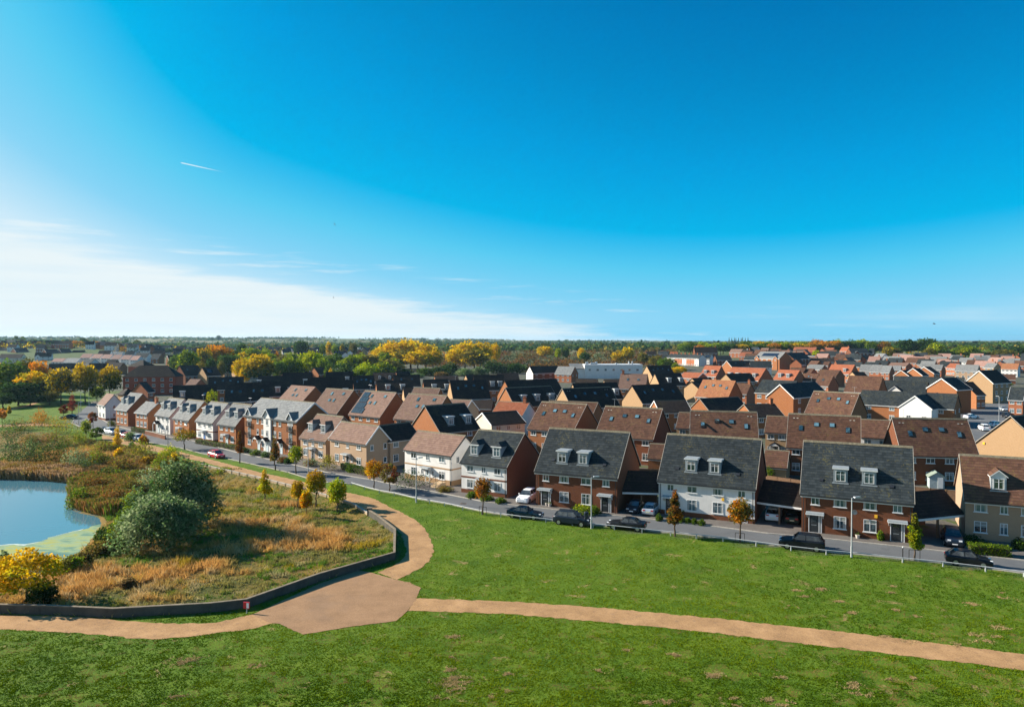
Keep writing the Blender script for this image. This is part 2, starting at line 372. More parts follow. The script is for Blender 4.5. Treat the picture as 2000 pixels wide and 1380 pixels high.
def empty(name, loc, rot=0.0, label=None, cat=None, group=None):
    o = bpy.data.objects.new(name, None); LINK(o); o.location = loc; o.rotation_euler = (0, 0, rot); o.empty_display_size = .5
    return tag(o, label, cat, group)
KIDS = {}
def copy_thing(r, loc, rot, label, group=None):
    c = r.copy(); LINK(c); c.location = loc; c.rotation_euler = (0, 0, rot); c['label'] = label
    if group: c['group'] = group
    for ch in r.children:
        d = ch.copy(); LINK(d); d.parent = c
        for gc in ch.children:
            e = gc.copy(); LINK(e); e.parent = d
    return c
def np_mesh(name, V, F, mats, tint=None, mi=None):
    """numpy mesh: V (n,3), F (m,k) faces; tint: a colour per face"""
    V = np.asarray(V, np.float32); F = np.asarray(F, np.int32); k = F.shape[1]
    me = bpy.data.meshes.new(name); me.vertices.add(len(V)); me.vertices.foreach_set('co', V.ravel())
    me.loops.add(F.size); me.loops.foreach_set('vertex_index', F.ravel())
    me.polygons.add(len(F)); me.polygons.foreach_set('loop_start', np.arange(0, F.size, k, dtype=np.int32))
    me.polygons.foreach_set('loop_total', np.full(len(F), k, np.int32))
    for m in mats: me.materials.append(MATS[m])
    if mi is not None: me.polygons.foreach_set('material_index', np.asarray(mi, np.int32))
    if tint is not None:
        a = me.attributes.new('tint', 'FLOAT_COLOR', 'FACE')
        c = np.ones((len(F), 4), np.float32); c[:, :3] = tint; a.data.foreach_set('color', c.ravel())
    me.update(); me.validate(); return me
def inside(px, py, poly):
    poly = np.asarray(poly); n = len(poly); r = np.zeros(px.shape, bool); j = n - 1
    for i in range(n):
        xi, yi = poly[i]; xj, yj = poly[j]
        c = ((yi > py) != (yj > py)) & (px < (xj - xi) * (py - yi) / (yj - yi + 1e-12) + xi); r ^= c; j = i
    return r
def dist_line(px, py, L):
    d = np.full(px.shape, 1e9)
    for (ax, ay), (bx, by) in zip(L[:-1], L[1:]):
        vx, vy = bx - ax, by - ay; t = np.clip(((px - ax) * vx + (py - ay) * vy) / (vx * vx + vy * vy + 1e-9), 0, 1)
        d = np.minimum(d, np.hypot(px - ax - t * vx, py - ay - t * vy))
    return d
def smooth(x, a, b):
    t = np.clip((x - a) / (b - a), 0, 1); return t * t * (3 - 2 * t)
def px_line(P, z=0.0): return [ground(x, y, z) for x, y in P]
def fine(L, step=1.5):
    out = []
    for a, b in zip(L[:-1], L[1:]):
        n = max(1, int(math.dist(a, b) / step))
        out += [(a[0] + (b[0] - a[0]) * i / n, a[1] + (b[1] - a[1]) * i / n) for i in range(n)]
    return out + [L[-1]]
def spline(P, n=6):
    """rounded line through the points"""
    out = []
    for i in range(len(P) - 1):
        p0, p1, p2, p3 = (Vector(P[max(i - 1, 0)]), Vector(P[i]), Vector(P[i + 1]), Vector(P[min(i + 2, len(P) - 1)]))
        for k in range(n):
            t = k / n
            q = .5 * ((2 * p1) + (p2 - p0) * t + (2 * p0 - 5 * p1 + 4 * p2 - p3) * t * t + (3 * p1 - p0 - 3 * p2 + p3) * t ** 3)
            out.append((q.x, q.y))
    return out + [tuple(P[-1])]
def sheet(name, pts, z, mat, kind='structure'):
    bm = bmesh.new(); vs = [bm.verts.new((x, y, z)) for x, y in pts]; f = bm.faces.new(vs); f.normal_update()
    if f.normal.z < 0: f.normal_flip()
    bmesh.ops.triangulate(bm, faces=bm.faces)
    me = bpy.data.meshes.new(name); bm.to_mesh(me); bm.free(); me.materials.append(MATS[mat])
    return tag(put(name, me), kind=kind)
def offset(L, d):
    """the line moved sideways (to its left) by d"""
    out = []
    for i in range(len(L)):
        a, b = L[max(i - 1, 0)], L[min(i + 1, len(L) - 1)]
        vx, vy = b[0] - a[0], b[1] - a[1]; k = math.hypot(vx, vy) + 1e-9
        out.append((L[i][0] - vy / k * d, L[i][1] + vx / k * d))
    return out

# ------------------------------------------------------------------ the lie of the land
RNG = np.random.default_rng(7); random.seed(7)
def vnoise(x, y, seed=0):
    xi, yi = np.floor(x).astype(np.int64), np.floor(y).astype(np.int64); fx, fy = x - xi, y - yi
    fx, fy = fx * fx * (3 - 2 * fx), fy * fy * (3 - 2 * fy)
    def h(a, b):
        n = (a * 374761393 + b * 668265263 + seed * 1442695041) & 0x7fffffff
        n = ((n ^ (n >> 13)) * 1274126177) & 0x7fffffff
        return ((n ^ (n >> 16)) & 0xffff) / 65535.0
    return (h(xi, yi) * (1 - fx) + h(xi + 1, yi) * fx) * (1 - fy) + (h(xi, yi + 1) * (1 - fx) + h(xi + 1, yi + 1) * fx) * fy
def fbm(x, y, seed=0, o=4):
    return sum(vnoise(x * 2 ** i, y * 2 ** i, seed + i) * .5 ** (i + 1) for i in range(o)) / (1 - .5 ** o)

WALL_FRONT = px_line([(-330, 1190), (0, 1198), (90, 1200), (220, 1206), (412, 1195), (482, 1187), (625, 1135), (772, 1092), (773, 1044), (738, 1016), (722, 1006)])
WALL_REAR = px_line([(722, 1006), (690, 986), (640, 970), (575, 952), (500, 933), (412, 913), (395, 908)])
MEADOW_BACK = px_line([(395, 908), (330, 893), (260, 876), (200, 864), (150, 853), (100, 845), (0, 840), (-330, 838)])
MEADOW = WALL_FRONT + WALL_REAR[1:] + MEADOW_BACK[1:]
WATER_Z = -1.1
POND = spline(px_line([(-320, 930), (0, 934), (75, 936), (136, 942), (137, 975), (152, 996), (198, 1008), (206, 1024), (187, 1052), (172, 1072), (150, 1086), (122, 1098), (60, 1102), (0, 1100), (-320, 1110)], WATER_Z), 4)
FENCE = px_line([(686, 948), (712, 956), (741, 963), (770, 968), (811, 978), (868, 988), (941, 1004), (1016, 1015), (1066, 1020), (1118, 1026), (1200, 1034), (1310, 1046), (1412, 1057), (1545, 1075), (1614, 1083), (1663, 1087), (1763, 1098), (1842, 1106), (1925, 1116), (2000, 1126), (2130, 1144)])
ROAD_NEAR = px_line([(150, 810), (140, 826), (165, 838), (200, 848), (250, 857), (287, 863), (350, 874), (392, 885), (437, 894), (500, 908), (562, 922), (600, 934), (640, 942)]) + [(x + .6, y + .9) for x, y in FENCE]
ROAD_FAR = px_line([(178, 786), (190, 796), (196, 818), (215, 828), (250, 838), (287, 847), (330, 853), (382, 862), (460, 883), (552, 903), (640, 923), (725, 937), (762, 945), (850, 961), (950, 981), (1050, 992), (1150, 1003), (1250, 1012), (1400, 1029), (1500, 1042), (1600, 1051), (1760, 1068), (1860, 1079), (2000, 1095), (2140, 1113)])
PARK = px_line([(-330, 834), (0, 829), (60, 824), (128, 828), (150, 810), (178, 786), (205, 770), (150, 764), (40, 770), (-330, 775)])
VERGE = ROAD_NEAR[1:13] + px_line([(676, 955), (610, 940), (520, 920), (400, 893), (300, 869), (200, 848)])
def land(x, y):
    """height of the ground"""
    x = np.asarray(x, float); y = np.asarray(y, float); d = np.hypot(x, y)
    z = 6.0 * np.maximum(smooth(y, 620, 900), smooth(y, 420, 780) * smooth(np.abs(x), 60, 180))
    z = z + 9.0 * smooth(-x / np.maximum(y, 1), .42, .64) * smooth(y, 600, 760) * (1 - smooth(y, 1100, 1800))
    hill = smooth(d, 1900, 4300)
    az = np.arctan2(x, y)
    top = 33 * smooth(-az, -.30, .30) + 3 * np.sin(az * 9) + 4 * fbm(x / 500, y / 500, 5)
    z = z + hill * np.maximum(top - 4, -2)
    m = (np.abs(x) < 200) & (y < 260)
    if m.any():
        xm, ym = x[m], y[m]; ins = inside(xm, ym, MEADOW); e = dist_line(xm, ym, MEADOW)
        dz = -(.45 + .65 * smooth(ym, 90, 112)) * smooth(e, .25, 2.0)
        dp = dist_line(xm, ym, POND + POND[:1]); ip = inside(xm, ym, POND)
        dz = np.where(ip, -1.0 - .9 * smooth(dp, 0, 3), np.minimum(dz, 0) - .45 * smooth(9 - dp, 0, 8.8))
        dz = dz + np.where(ip, 0, (fbm(xm / 2.5, ym / 2.5, 3) - .5) * .35 * smooth(e, .5, 3))
        z[m] = np.where(ins, dz, z[m])
    return z
def axis(marks):
    out = []
    for (a, b, s) in marks: out += list(np.arange(a, b, s))
    return np.array(sorted(set(np.round(out, 3))))
gx = np.concatenate([-np.geomspace(9000, 215, 40), axis([(-210, -110, 2.5), (-110, 12, .7), (12, 120, 6), (120, 215, 12)]), np.geomspace(216, 9000, 40)])
gy = np.concatenate([axis([(-60, 40, 12), (40, 115, .7), (115, 215, 1.5), (215, 300, 8), (300, 900, 30)]), np.geomspace(900, 11000, 46)])
X, Y = np.meshgrid(gx, gy); Zg = land(X.ravel(), Y.ravel())
nx, ny = len(gx), len(gy); idx = np.arange(nx * ny).reshape(ny, nx)
Fq = np.stack([idx[:-1, :-1], idx[:-1, 1:], idx[1:, 1:], idx[1:, :-1]], -1).reshape(-1, 4)
me = np_mesh('ground', np.column_stack([X.ravel(), Y.ravel(), Zg]), Fq, ['ground_cover'])
xr, yr = X.ravel(), Y.ravel()
inm = inside(xr, yr, MEADOW)
near_side = inside(xr, yr, [(-3000, -300), (-3000, 150)] + [(-200, 150)] + px_line([(-330, 838)]) + ROAD_NEAR[1:] + [(400, 40), (400, -300)])
lawn_w = (near_side | inside(xr, yr, PARK)) & ~inm
fld_w = smooth(np.hypot(xr, yr), 560, 900) * 1.0
zone = np.ones((len(xr), 4), np.float32); zone[:, 0] = lawn_w; zone[:, 1] = inm; zone[:, 2] = fld_w
at = me.attributes.new('zone', 'FLOAT_COLOR', 'POINT'); at.data.foreach_set('color', zone.ravel())
me.polygons.foreach_set('use_smooth', np.ones(len(me.polygons), bool))
tag(put('ground', me), kind='structure')

sheet('pond', POND, WATER_Z, 'pond_water')
ALG = px_line([(-320, 1074), (-100, 1070), (0, 1064), (30, 1061), (50, 1063), (75, 1058), (100, 1048), (130, 1040), (162, 1033), (195, 1023), (203, 1027), (186, 1052), (171, 1072), (150, 1085), (122, 1097), (60, 1101), (0, 1099), (-320, 1108)], WATER_Z + .012)
ALG = [(x + .3 * math.sin(i * 2.1), y + .22 * math.cos(i * 1.3) + .2 * math.sin(i * .37)) for i, (x, y) in enumerate(fine(ALG, .8))]
tag(sheet('duckweed', ALG, WATER_Z + .012, 'algae'), kind='stuff')
FOAM = fine(px_line([(-320, 1074), (-100, 1070), (0, 1064), (30, 1061), (50, 1063), (75, 1058), (100, 1048), (130, 1040), (162, 1033)], WATER_Z + .02), .7)
fo = [(x, y + .10 + .16 * math.sin(i * .9) + .1 * math.sin(i * 2.3)) for i, (x, y) in enumerate(FOAM)]
fi = [(x, y - .14 - .20 * abs(math.sin(i * .61 + 1)) - .05 * math.sin(i * 1.9)) for i, (x, y) in enumerate(FOAM)]
tag(sheet('foam_line', fo + fi[::-1], WATER_Z + .02, 'foam'), kind='stuff')

def rag(L, a=.14, step=.4):
    """a slightly ragged edge where turf meets gravel"""
    return [(x + random.uniform(-a, a), y + random.uniform(-a, a)) for x, y in fine(L, step)]
PATH_UP = spline(px_line([(200, 849), (300, 870), (400, 894), (500, 920), (595, 941), (637, 954), (680, 962), (725, 972), (762, 990), (797, 1007), (825, 1027), (840, 1050), (846, 1072), (840, 1090), (820, 1110), (775, 1132)]), 3)
PATH_LO = spline(px_line([(200, 858), (300, 881), (400, 903), (500, 931), (575, 950), (640, 967), (690, 984), (725, 1003), (760, 1022), (784, 1045), (790, 1062), (793, 1082), (775, 1100), (738, 1117)]), 3)
sheet('meadow_path', rag(PATH_UP) + rag(PATH_LO[::-1]), .02, 'path_gravel')
sheet('path_court', rag(px_line([(729, 1119), (772, 1131), (800, 1137), (822, 1148), (818, 1158), (812, 1170), (797, 1191), (775, 1212), (682, 1224), (592, 1239), (547, 1218), (527, 1216), (492, 1200), (625, 1139), (700, 1113), (722, 1117)]), .06), .026, 'court_gravel')
RP_UP = px_line([(812, 1168), (992, 1174), (1160, 1185), (1400, 1207), (1700, 1240), (2000, 1277), (2250, 1312)])
RP_LO = px_line([(797, 1192), (980, 1198), (1190, 1215), (1400, 1236), (1700, 1272), (2000, 1308), (2250, 1346)])
sheet('lawn_path', rag(RP_UP) + rag(RP_LO[::-1]), .02, 'path_gravel')
LP_UP = spline(px_line([(-330, 1190), (0, 1201), (125, 1203), (225, 1211), (325, 1217), (412, 1216), (450, 1209), (500, 1198)]), 4)
LP_LO = spline(px_line([(-330, 1212), (0, 1228), (125, 1234), (250, 1245), (300, 1248), (375, 1242), (437, 1234), (500, 1226), (532, 1216)]), 4)
sheet('wall_path', rag(LP_UP) + rag(LP_LO[::-1]), .02, 'path_gravel')
PP = spline(px_line([(-100, 824), (20, 800), (60, 790), (95, 779), (130, 778)]), 4)
sheet('park_path', offset(PP, .9) + offset(PP, -.9)[::-1], .02, 'path_gravel')
sheet('park_front_path', px_line([(-330, 836), (0, 830), (70, 827), (130, 830), (132, 833), (70, 831), (0, 834), (-330, 840)]), .02, 'path_gravel')

# road, kerbs, pavement, parking
sheet('road', ROAD_NEAR + ROAD_FAR[::-1], .012, 'asphalt')
def strip(name, L, w, z0, z1, mat, kind='structure'):
    A, B = offset(L, w), L; b = MB(); n = len(L)
    P = [(x, y, z1) for x, y in B] + [(x, y, z1) for x, y in A] + [(x, y, z0) for x, y in B] + [(x, y, z0) for x, y in A]
    F = []
    for i in range(n - 1): F += [(i, i + 1, n + i + 1, n + i), (2 * n + i, 2 * n + i + 1, i + 1, i), (n + i, n + i + 1, 3 * n + i + 1, 3 * n + i)]
    b.poly(P, F, mat); return tag(b.build(name), kind=kind)
strip('kerb', ROAD_FAR, .16, -.05, .11, 'kerb_stone')
strip('pavement', offset(ROAD_FAR, .16), 2.0, -.05, .10, 'paving')
strip('forecourt', offset(ROAD_FAR, 2.16)[8:], 7.5, -.05, .04, 'paving')
strip('near_kerb', ROAD_NEAR, .14, -.05, .09, 'kerb_stone')
CARPARK = px_line([(1872, 798), (1900, 790), (1985, 786), (2080, 800), (2150, 862), (1905, 866), (1885, 838)])
sheet('car_park', CARPARK, .012, 'asphalt')
tag(strip('parking_line', px_line([(1890, 819), (1985, 823)]), .25, 0, .018, 'white_paint'), kind='structure')
for a, b_ in (((1900, 832), (1985, 838)),):
    strip('parking_line', px_line([a, b_]), .2, 0, .018, 'white_paint')

# ------------------------------------------------------------------ the low wall round the meadow
def wall_run(name, L, w, h, mat, label, z0=-1.4, coping=True):
    r = empty(name, (L[0][0], L[0][1], 0), 0, label, 'wall'); ox, oy = L[0]
    def run(a, b, z0, z1, m):
        A = [(x - ox, y - oy) for x, y in offset(L, a)]; B = [(x - ox, y - oy) for x, y in offset(L, b)]; n = len(L)
        P = [(*p, z0) for p in A] + [(*p, z0) for p in B] + [(*p, z1) for p in A] + [(*p, z1) for p in B]
        F = [(0, n, 3 * n, 2 * n), (n - 1, 3 * n - 1, 4 * n - 1, 2 * n - 1)]
        for i in range(n - 1): F += [(i, i + 1, 2 * n + i + 1, 2 * n + i), (n + i, n + i + 1, 3 * n + i + 1, 3 * n + i), (2 * n + i, 2 * n + i + 1, 3 * n + i + 1, 3 * n + i)]
        q = MB(); q.poly(P, F, m); return q
    run(0, w, z0, h - (.06 if coping else 0), mat).build('wall_face', r)
    if coping: run(-.03, w + .03, h - .058, h, 'coping_stone' if mat == 'concrete_wall' else 'kerb_stone').build('coping', r)
    return r, (ox, oy)
wf, wo = wall_run('meadow_wall', WALL_FRONT, .22, .80, 'concrete_wall', 'low weathered concrete wall along the pink path in front of the meadow')
b = MB(); ex, ey = WALL_FRONT[-1]; b.box(-.28, .28, -.28, .28, -.5, .95, 'concrete_wall'); b.box(-.33, .33, -.33, .33, .95, 1.05, 'coping_stone')
b.build('end_pier', wf, (ex - wo[0], ey - wo[1], 0))
wr, wo2 = wall_run('retaining_wall', WALL_REAR, .22, .36, 'tan_concrete', 'long low retaining wall with posts between the gravel path and the grassy slope')
Lr = fine(WALL_REAR, 2.3)
for i, (x, y) in enumerate(Lr[:-1][:95]):
    b = MB(); b.box(-.13, .13, -.30, .10, -.9, .40, 'tan_concrete'); b.build('post', wr, (x - wo2[0], y - wo2[1] , 0))

# knee-rail fence beside the road
fr = empty('knee_rail_fence', (FENCE[0][0], FENCE[0][1], 0), 0, 'long pale knee rail fence on short posts between the lawn and the road', 'fence')
b = MB(); fo_ = FENCE[0]
for p, q in zip(FENCE[:-1], FENCE[1:]):
    b.tube((p[0] - fo_[0], p[1] - fo_[1], .50), (q[0] - fo_[0], q[1] - fo_[1], .50), .055, .055, 'galvanised', 6)
b.build('rail', fr)
L = fine(FENCE, 2.5)
for x, y in L[:95]:
    b = MB(); b.box(-.055, .055, -.055, .055, -.1, .47, 'galvanised'); b.build('post', fr, (x - fo_[0], y - fo_[1], 0))
# measured places of the buildings: type, front-left corner x y, heading, width, half depth, eaves, ridge, base
FIT = {
    'H2': ('a', 34.68, 83.73, -0.47, 11.6, 4.66, 4.83, 10.31, -0),
    'H3': ('a', 19.41, 92.58, -0.47, 12.14, 5.14, 4.61, 9.98, -0),
    'H4': ('a', 3.3, 97.43, -0.45, 11.72, 5.42, 4.96, 10.18, 0),
    'H5': ('a', -7.68, 105.88, -0.55, 8.08, 4.96, 4.72, 8.96, -0),
    'H6': ('b', -17.93, 116.75, -0.67, 10.69, 3.16, 5.02, 7.64, -0),
    'H7': ('b', -33.97, 130.46, -0.72, 11.03, 2.67, 4.97, 7.71, -0),
    'H8': ('a', -41.36, 136.74, -0.69, 8.19, 4.04, 4.26, 8.34, -0),
    'H9': ('c', -57.61, 150.75, -0.68, 19.14, 4.18, 7.12, 10.41, -0),
    'H10': ('a', -65.61, 156.17, -0.67, 7.36, 3.78, 4.69, 8.86, -0),
    'H11': ('a', -73.2, 162.22, -0.69, 7.72, 3.68, 4.7, 8.71, -0),
    'H12': ('a', -81.73, 168.93, -0.7, 8.03, 3.72, 4.57, 8.64, -0),
    'H13': ('a', -89.71, 176.21, -0.67, 7.49, 3.67, 4.57, 8.49, -0),
    'H14': ('b', -98.69, 183.46, -0.65, 6.7, 2.76, 4.5, 6.89, -0),
    'H15': ('a', -108.64, 191.99, -0.67, 7.43, 3.88, 4.59, 8.57, -0),
    'H1': ('a', 52.44, 80.82, -0.46, 7.4, 4.63, 4.64, 9.03, -0),
    'H16': ('b', -121.73, 205.99, -0.76, 6.37, 2.32, 4.71, 7.39, -0),
    'S1': ('a', 61.91, 111, -0.18, 10.95, 4.4, 4.91, 10.1, -0),
    'S2': ('a', 46.87, 119.22, -0.45, 11.09, 4.72, 4.96, 10, -0),
    'S2b': ('b', 49.67, 137.29, -0.46, 4.04, 4, 5.02, 7.7, -0),
    'S2c': ('b', 64.92, 130.55, -0.47, 5.01, 3.93, 4.99, 7.76, -0),
    'S3': ('a', 31.26, 122.37, -0.26, 11.13, 4.81, 4.91, 10.18, 0),
    'S3b': ('b', 33.89, 144.27, -0.41, 2.4, 3.98, 5.01, 7.69, -0),
    'S4': ('a', 15.93, 133.4, -0.51, 11.21, 5.46, 5.02, 9.98, 0),
    'GA1': ('g', 23.81, 122.45, -0.36, 2.74, 3.01, 2.43, 4.46, -0),
    'GA2': ('g', 41.26, 114.71, -0.47, 3.45, 3.13, 2.41, 4.53, -0),
    'S5': ('a', 3.29, 143.71, -0.61, 10.53, 5.51, 5.03, 9.98, 0),
    'S5b': ('b', 7.83, 172.72, -0.47, 12.53, 3.98, 5.01, 7.77, -0),
    'S6': ('a', -14.17, 137.56, 0.7, 9.65, 5.3, 5.07, 9.74, -0),
    'S7': ('a', -40.39, 173.77, -0.68, 11.54, 5.11, 4.91, 10.29, 0),
    'S8': ('a', -52, 180.4, -0.61, 10.18, 5.52, 4.92, 10.36, 0),
    'S9': ('a', -67.6, 199.62, -0.67, 11.24, 5.52, 5.04, 9.93, 0),
    'S10': ('a', -27.59, 164.07, -0.6, 11.56, 5.15, 4.93, 10.23, 0),
    'S10b': ('a', -28.9, 189.8, -0.43, 8.1, 4.66, 4.96, 9.97, -0),
    'S11': ('b', -4.35, 148.18, 0.52, 8.2, 4, 5.17, 7.29, -0),
    'S12': ('b', -4.89, 173.15, -0.48, 8.34, 3.62, 5.04, 7.6, -0),
    'S13': ('b', -17.42, 177.01, -0.46, 5.93, 3.9, 4.98, 7.8, -0),
    'S14': ('g', -12.79, 212.31, -0.2, 6.52, 2.87, 2.43, 4.49, -0),
    'M1': ('a', -18.23, 217.34, 0.32, 11.94, 4.42, 4.87, 10.27, -0),
    'M2': ('a', 0.14, 223.65, 0.54, 20.19, 4.85, 5.02, 9.84, -0),
    'M3': ('a', 0.75, 191.04, 0.56, 15.11, 4.75, 5.04, 9.74, -0),
    'M4': ('a', 15.93, 186.23, 0.46, 15.25, 4.94, 5.04, 9.81, -0),
    'M5': ('a', 20.15, 212.64, 0.29, 14.71, 4.68, 5.1, 9.54, -0),
    'M6': ('b', 23.54, 266.28, -0.34, 8.04, 4, 4.9, 8.09, -0),
    'M7': ('b', 36.29, 271.34, 0.03, 6.69, 4.05, 5.13, 7.4, -0),
    'M8': ('b', 11.59, 387.65, 0.45, 17.66, 4.11, 4.82, 8.39, 0),
    'M9': ('b', 23.32, 382.74, -0.56, 10.08, 4.16, 4.77, 8.55, 0),
    'N1': ('a', 70.36, 351.78, 0.39, 13.75, 4.93, 4.99, 9.94, -0.08),
    'N2': ('a', 58.51, 276.99, 0.25, 11.23, 4.66, 5.11, 9.5, -0),
    'N3': ('a', 37.28, 200.18, 0.46, 15.76, 5, 5.07, 9.73, -0),
    'N4': ('a', 39.96, 263.55, -0.38, 10.07, 4.54, 4.93, 10.05, -0),
    'N5': ('b', 68.5, 256.84, 0.52, 6.06, 3.83, 5.1, 7.42, -0),
    'N6': ('a', 58.79, 224.59, -0.74, 10.93, 5.29, 5.01, 9.98, 0),
    'N7': ('b', 73.51, 276.54, 0.41, 9.07, 3.84, 5.04, 7.64, -0),
    'N8': ('b', 80.51, 337.98, -0.84, 10.2, 4.37, 5.14, 7.44, -0.16),
    'N9': ('a', 95.73, 356.7, -0.79, 8.93, 5.05, 4.99, 9.94, -0.14),
    'N10': ('b', 142.15, 453.5, 0.46, 19.85, 4.46, 4.8, 8.55, 0.71),
    'N11': ('b', 155.63, 457.63, -0.25, 13.15, 4.03, 4.74, 8.63, 0.5),
    'N12': ('a', 97.62, 321.01, -0.94, 17.55, 5.34, 5, 10.04, 0.33),
    'N13': ('a', 118.42, 317.74, -0.9, 9.88, 5, 5.18, 9.32, -0),
    'N14': ('b', 95.17, 302.11, 0.47, 14.31, 4.2, 4.92, 8.11, 0),
    'N15': ('b', 74.6, 237.62, -0.66, 4.93, 4.3, 4.91, 8.04, -0),
    'N16': ('c', 75.39, 187.77, 0.67, 18.46, 3.86, 7.56, 10.82, -0),
    'N16b': ('c', 71.7, 206.7, -0.75, 10.12, 5.29, 7.6, 10.92, -0),
    'N17': ('b', 56.46, 163.63, 0.22, 7.89, 4.06, 5.09, 7.51, -0),
    'N18': ('b', 49.93, 176.91, 0.4, 12.23, 3.96, 4.97, 7.88, -0),
    'N19': ('b', 36.81, 174.34, 0.14, 8.17, 3.84, 5.08, 7.53, -0),
    'N20': ('a', 73.01, 174.35, -0.82, 10.79, 5.17, 5, 9.96, 0),
    'N21': ('b', 98.32, 199.3, -0.74, 23.53, 4.49, 4.86, 8.37, 0),
    'N21b': ('b', 109.59, 182.98, 0.69, 15.56, 3.98, 4.93, 8.02, 0),
    'N22': ('b', 123.5, 257.24, -0.7, 24.66, 4.26, 4.89, 8.24, 0),
    'N23': ('b', 147.21, 270.92, -0.63, 23.11, 4.18, 4.75, 8.65, 0),
    'N23b': ('c', 136.95, 215.81, 0.47, 7.52, 4.64, 7.6, 10.77, -0),
    'N24': ('c', 172.63, 251.59, 0.48, 11.38, 4.7, 7.36, 11.59, -0),
    'N25': ('b', 153.03, 230.82, 0.25, 3.63, 4.74, 4.77, 8.62, 0),
    'N26': ('b', 150.67, 212.61, -0.77, 3.56, 4.12, 4.84, 8.24, -0),
    'N27': ('a', 86.01, 112.05, 0.47, 9.73, 5.66, 4.99, 10.14, 0),
    'F1': ('b', 129.65, 315.59, -0.76, 6.72, 4.18, 4.94, 7.93, -0.21),
    'F2': ('b', 121.22, 281.43, -0.9, 5.89, 4.15, 4.74, 8.59, 0),
    'F3': ('b', 149.83, 345.78, -0.9, 9.93, 4.51, 4.95, 8.03, 0.14),
    'F4': ('b', 154.23, 390.91, -0.76, 7.86, 4.22, 5.06, 7.62, -0.23),
    'F5': ('b', 160.99, 386.64, -0.83, 3.68, 4.26, 5.1, 7.42, -0.49),
    'F6': ('a', 170.86, 380, -0.9, 12.35, 5.07, 5.07, 9.7, -0.18),
    'F7': ('b', 172.68, 351.01, 0.31, 6.99, 3.09, 5.07, 7.43, -0.73),
    'F8': ('a', 116.77, 246.24, -0.78, 10.88, 4.95, 4.95, 10.1, 0),
    'F9a': ('b', 204.51, 412.68, -0.68, 5.29, 4.09, 4.81, 8.31, -0.07),
    'F9b': ('b', 202.9, 398.18, -0.79, 5.55, 4.18, 4.76, 8.49, 0.11),
    'F9c': ('b', 206.4, 392.8, -0.8, 4.65, 4.21, 4.79, 8.38, -0.01),
    'F10': ('g', 201.34, 401.35, -0.74, 9.6, 3.15, 2.51, 4.29, -0.09),
    'F11a': ('b', 200.95, 354.99, 0.66, 8.78, 3.68, 5, 7.71, -0.4),
    'F11b': ('b', 205.61, 351.31, 0.48, 5.18, 4.74, 4.89, 8.19, 0.18),
    'F11c': ('b', 220.78, 366.86, 0.55, 6.01, 5.01, 4.93, 8.15, 0.37),
    'F12': ('b', 233.57, 430.29, -0.62, 4.29, 4, 5.11, 7.4, -0.51),
    'F13': ('b', 297.41, 579.24, -1.21, 8.68, 4.96, 4.78, 8.57, 2.96),
    'F14': ('b', 318.93, 581.61, -0.73, 9.56, 4.12, 4.86, 8.22, 2.61),
    'F15': ('b', 250.41, 466.76, -0.95, 11.4, 4.47, 5.19, 7.36, 0.25),
    'F16': ('b', 351.33, 611.51, -0.57, 9.19, 4.01, 4.89, 8.14, 3.3),
    'F17': ('b', 302.16, 520.27, -1.09, 4.75, 4.52, 4.82, 8.33, 1.24),
    'F18': ('b', 249.08, 427.02, -0.78, 10.87, 4.13, 4.99, 7.85, -0.06),
    'F19': ('b', 344.85, 552.01, -1.06, 7.87, 4.49, 4.87, 8.22, 1.98),
    'F20': ('b', 307.88, 510.59, -0.93, 7.78, 4.33, 4.94, 7.99, 0.96),
    'F21': ('b', 333.27, 524.07, -0.95, 8.62, 4.32, 4.94, 8.02, 1.26),
    'F22': ('b', 315.87, 488.02, -0.83, 9.93, 4.16, 4.92, 8.06, 0.59),
    'F23': ('b', 357.33, 540.19, -0.44, 7.77, 3.98, 4.89, 8.1, 1.51),
    'F24': ('b', 255.57, 404.6, -0.8, 10.93, 4.15, 4.86, 8.26, 0.15),
    'F25': ('b', 275.77, 445.6, -1.12, 5.94, 4.51, 5.03, 7.73, -0),
    'F26': ('b', 300.6, 430.91, -0.79, 8.33, 4.12, 4.88, 8.16, 0.02),
    'F27': ('b', 302.31, 449.3, -1.05, 5.91, 4.45, 5.02, 7.75, 0),
    'F28': ('b', 348.72, 515.09, -1.15, 8.92, 4.59, 4.81, 8.42, 1.34),
    'F29': ('c', 358.7, 494.99, -0.8, 6.95, 5.3, 7.24, 12.05, 0.81),
    'F30': ('g', 253.28, 364.85, -0.55, 7.23, 3, 2.32, 4.8, -0.05),
    'G1': ('c', 165.33, 632.72, -0.05, 20.05, 5.32, 7.23, 12.15, 4.02),
    'G3': ('b', 160.09, 588.51, -0.74, 6.02, 4.2, 4.81, 8.35, 2.56),
    'G3b': ('b', 163.78, 560.86, 0.06, 12.31, 4.29, 4.88, 8.19, 2.08),
    'G4': ('c', 182.65, 527.47, -1.1, 23.4, 6.1, 7.33, 12.03, 2.06),
    'G4b': ('c', 206.5, 513.83, 0.64, 22.25, 5.98, 7.4, 11.78, 1.56),
    'G5': ('b', 301.25, 751.5, -0.62, 22.58, 4.11, 4.83, 8.45, 6.47),
    'G6': ('b', 333.8, 752.29, -0.93, 9.83, 4.45, 4.93, 8.1, 6.16),
    'G6b': ('b', 343.43, 735.17, -0.96, 8.07, 4.45, 4.72, 8.74, 6.31),
    'G7': ('c', 304.42, 629.18, 0.01, 16.26, 4.93, 7.45, 11.42, 3.57),
    'G7b': ('c', 321.35, 631.67, -0.55, 4.2, 5.21, 7.42, 11.45, 3.47),
    'G8': ('b', 273.72, 623.67, -0.5, 15.43, 4.04, 4.72, 8.66, 3.91),
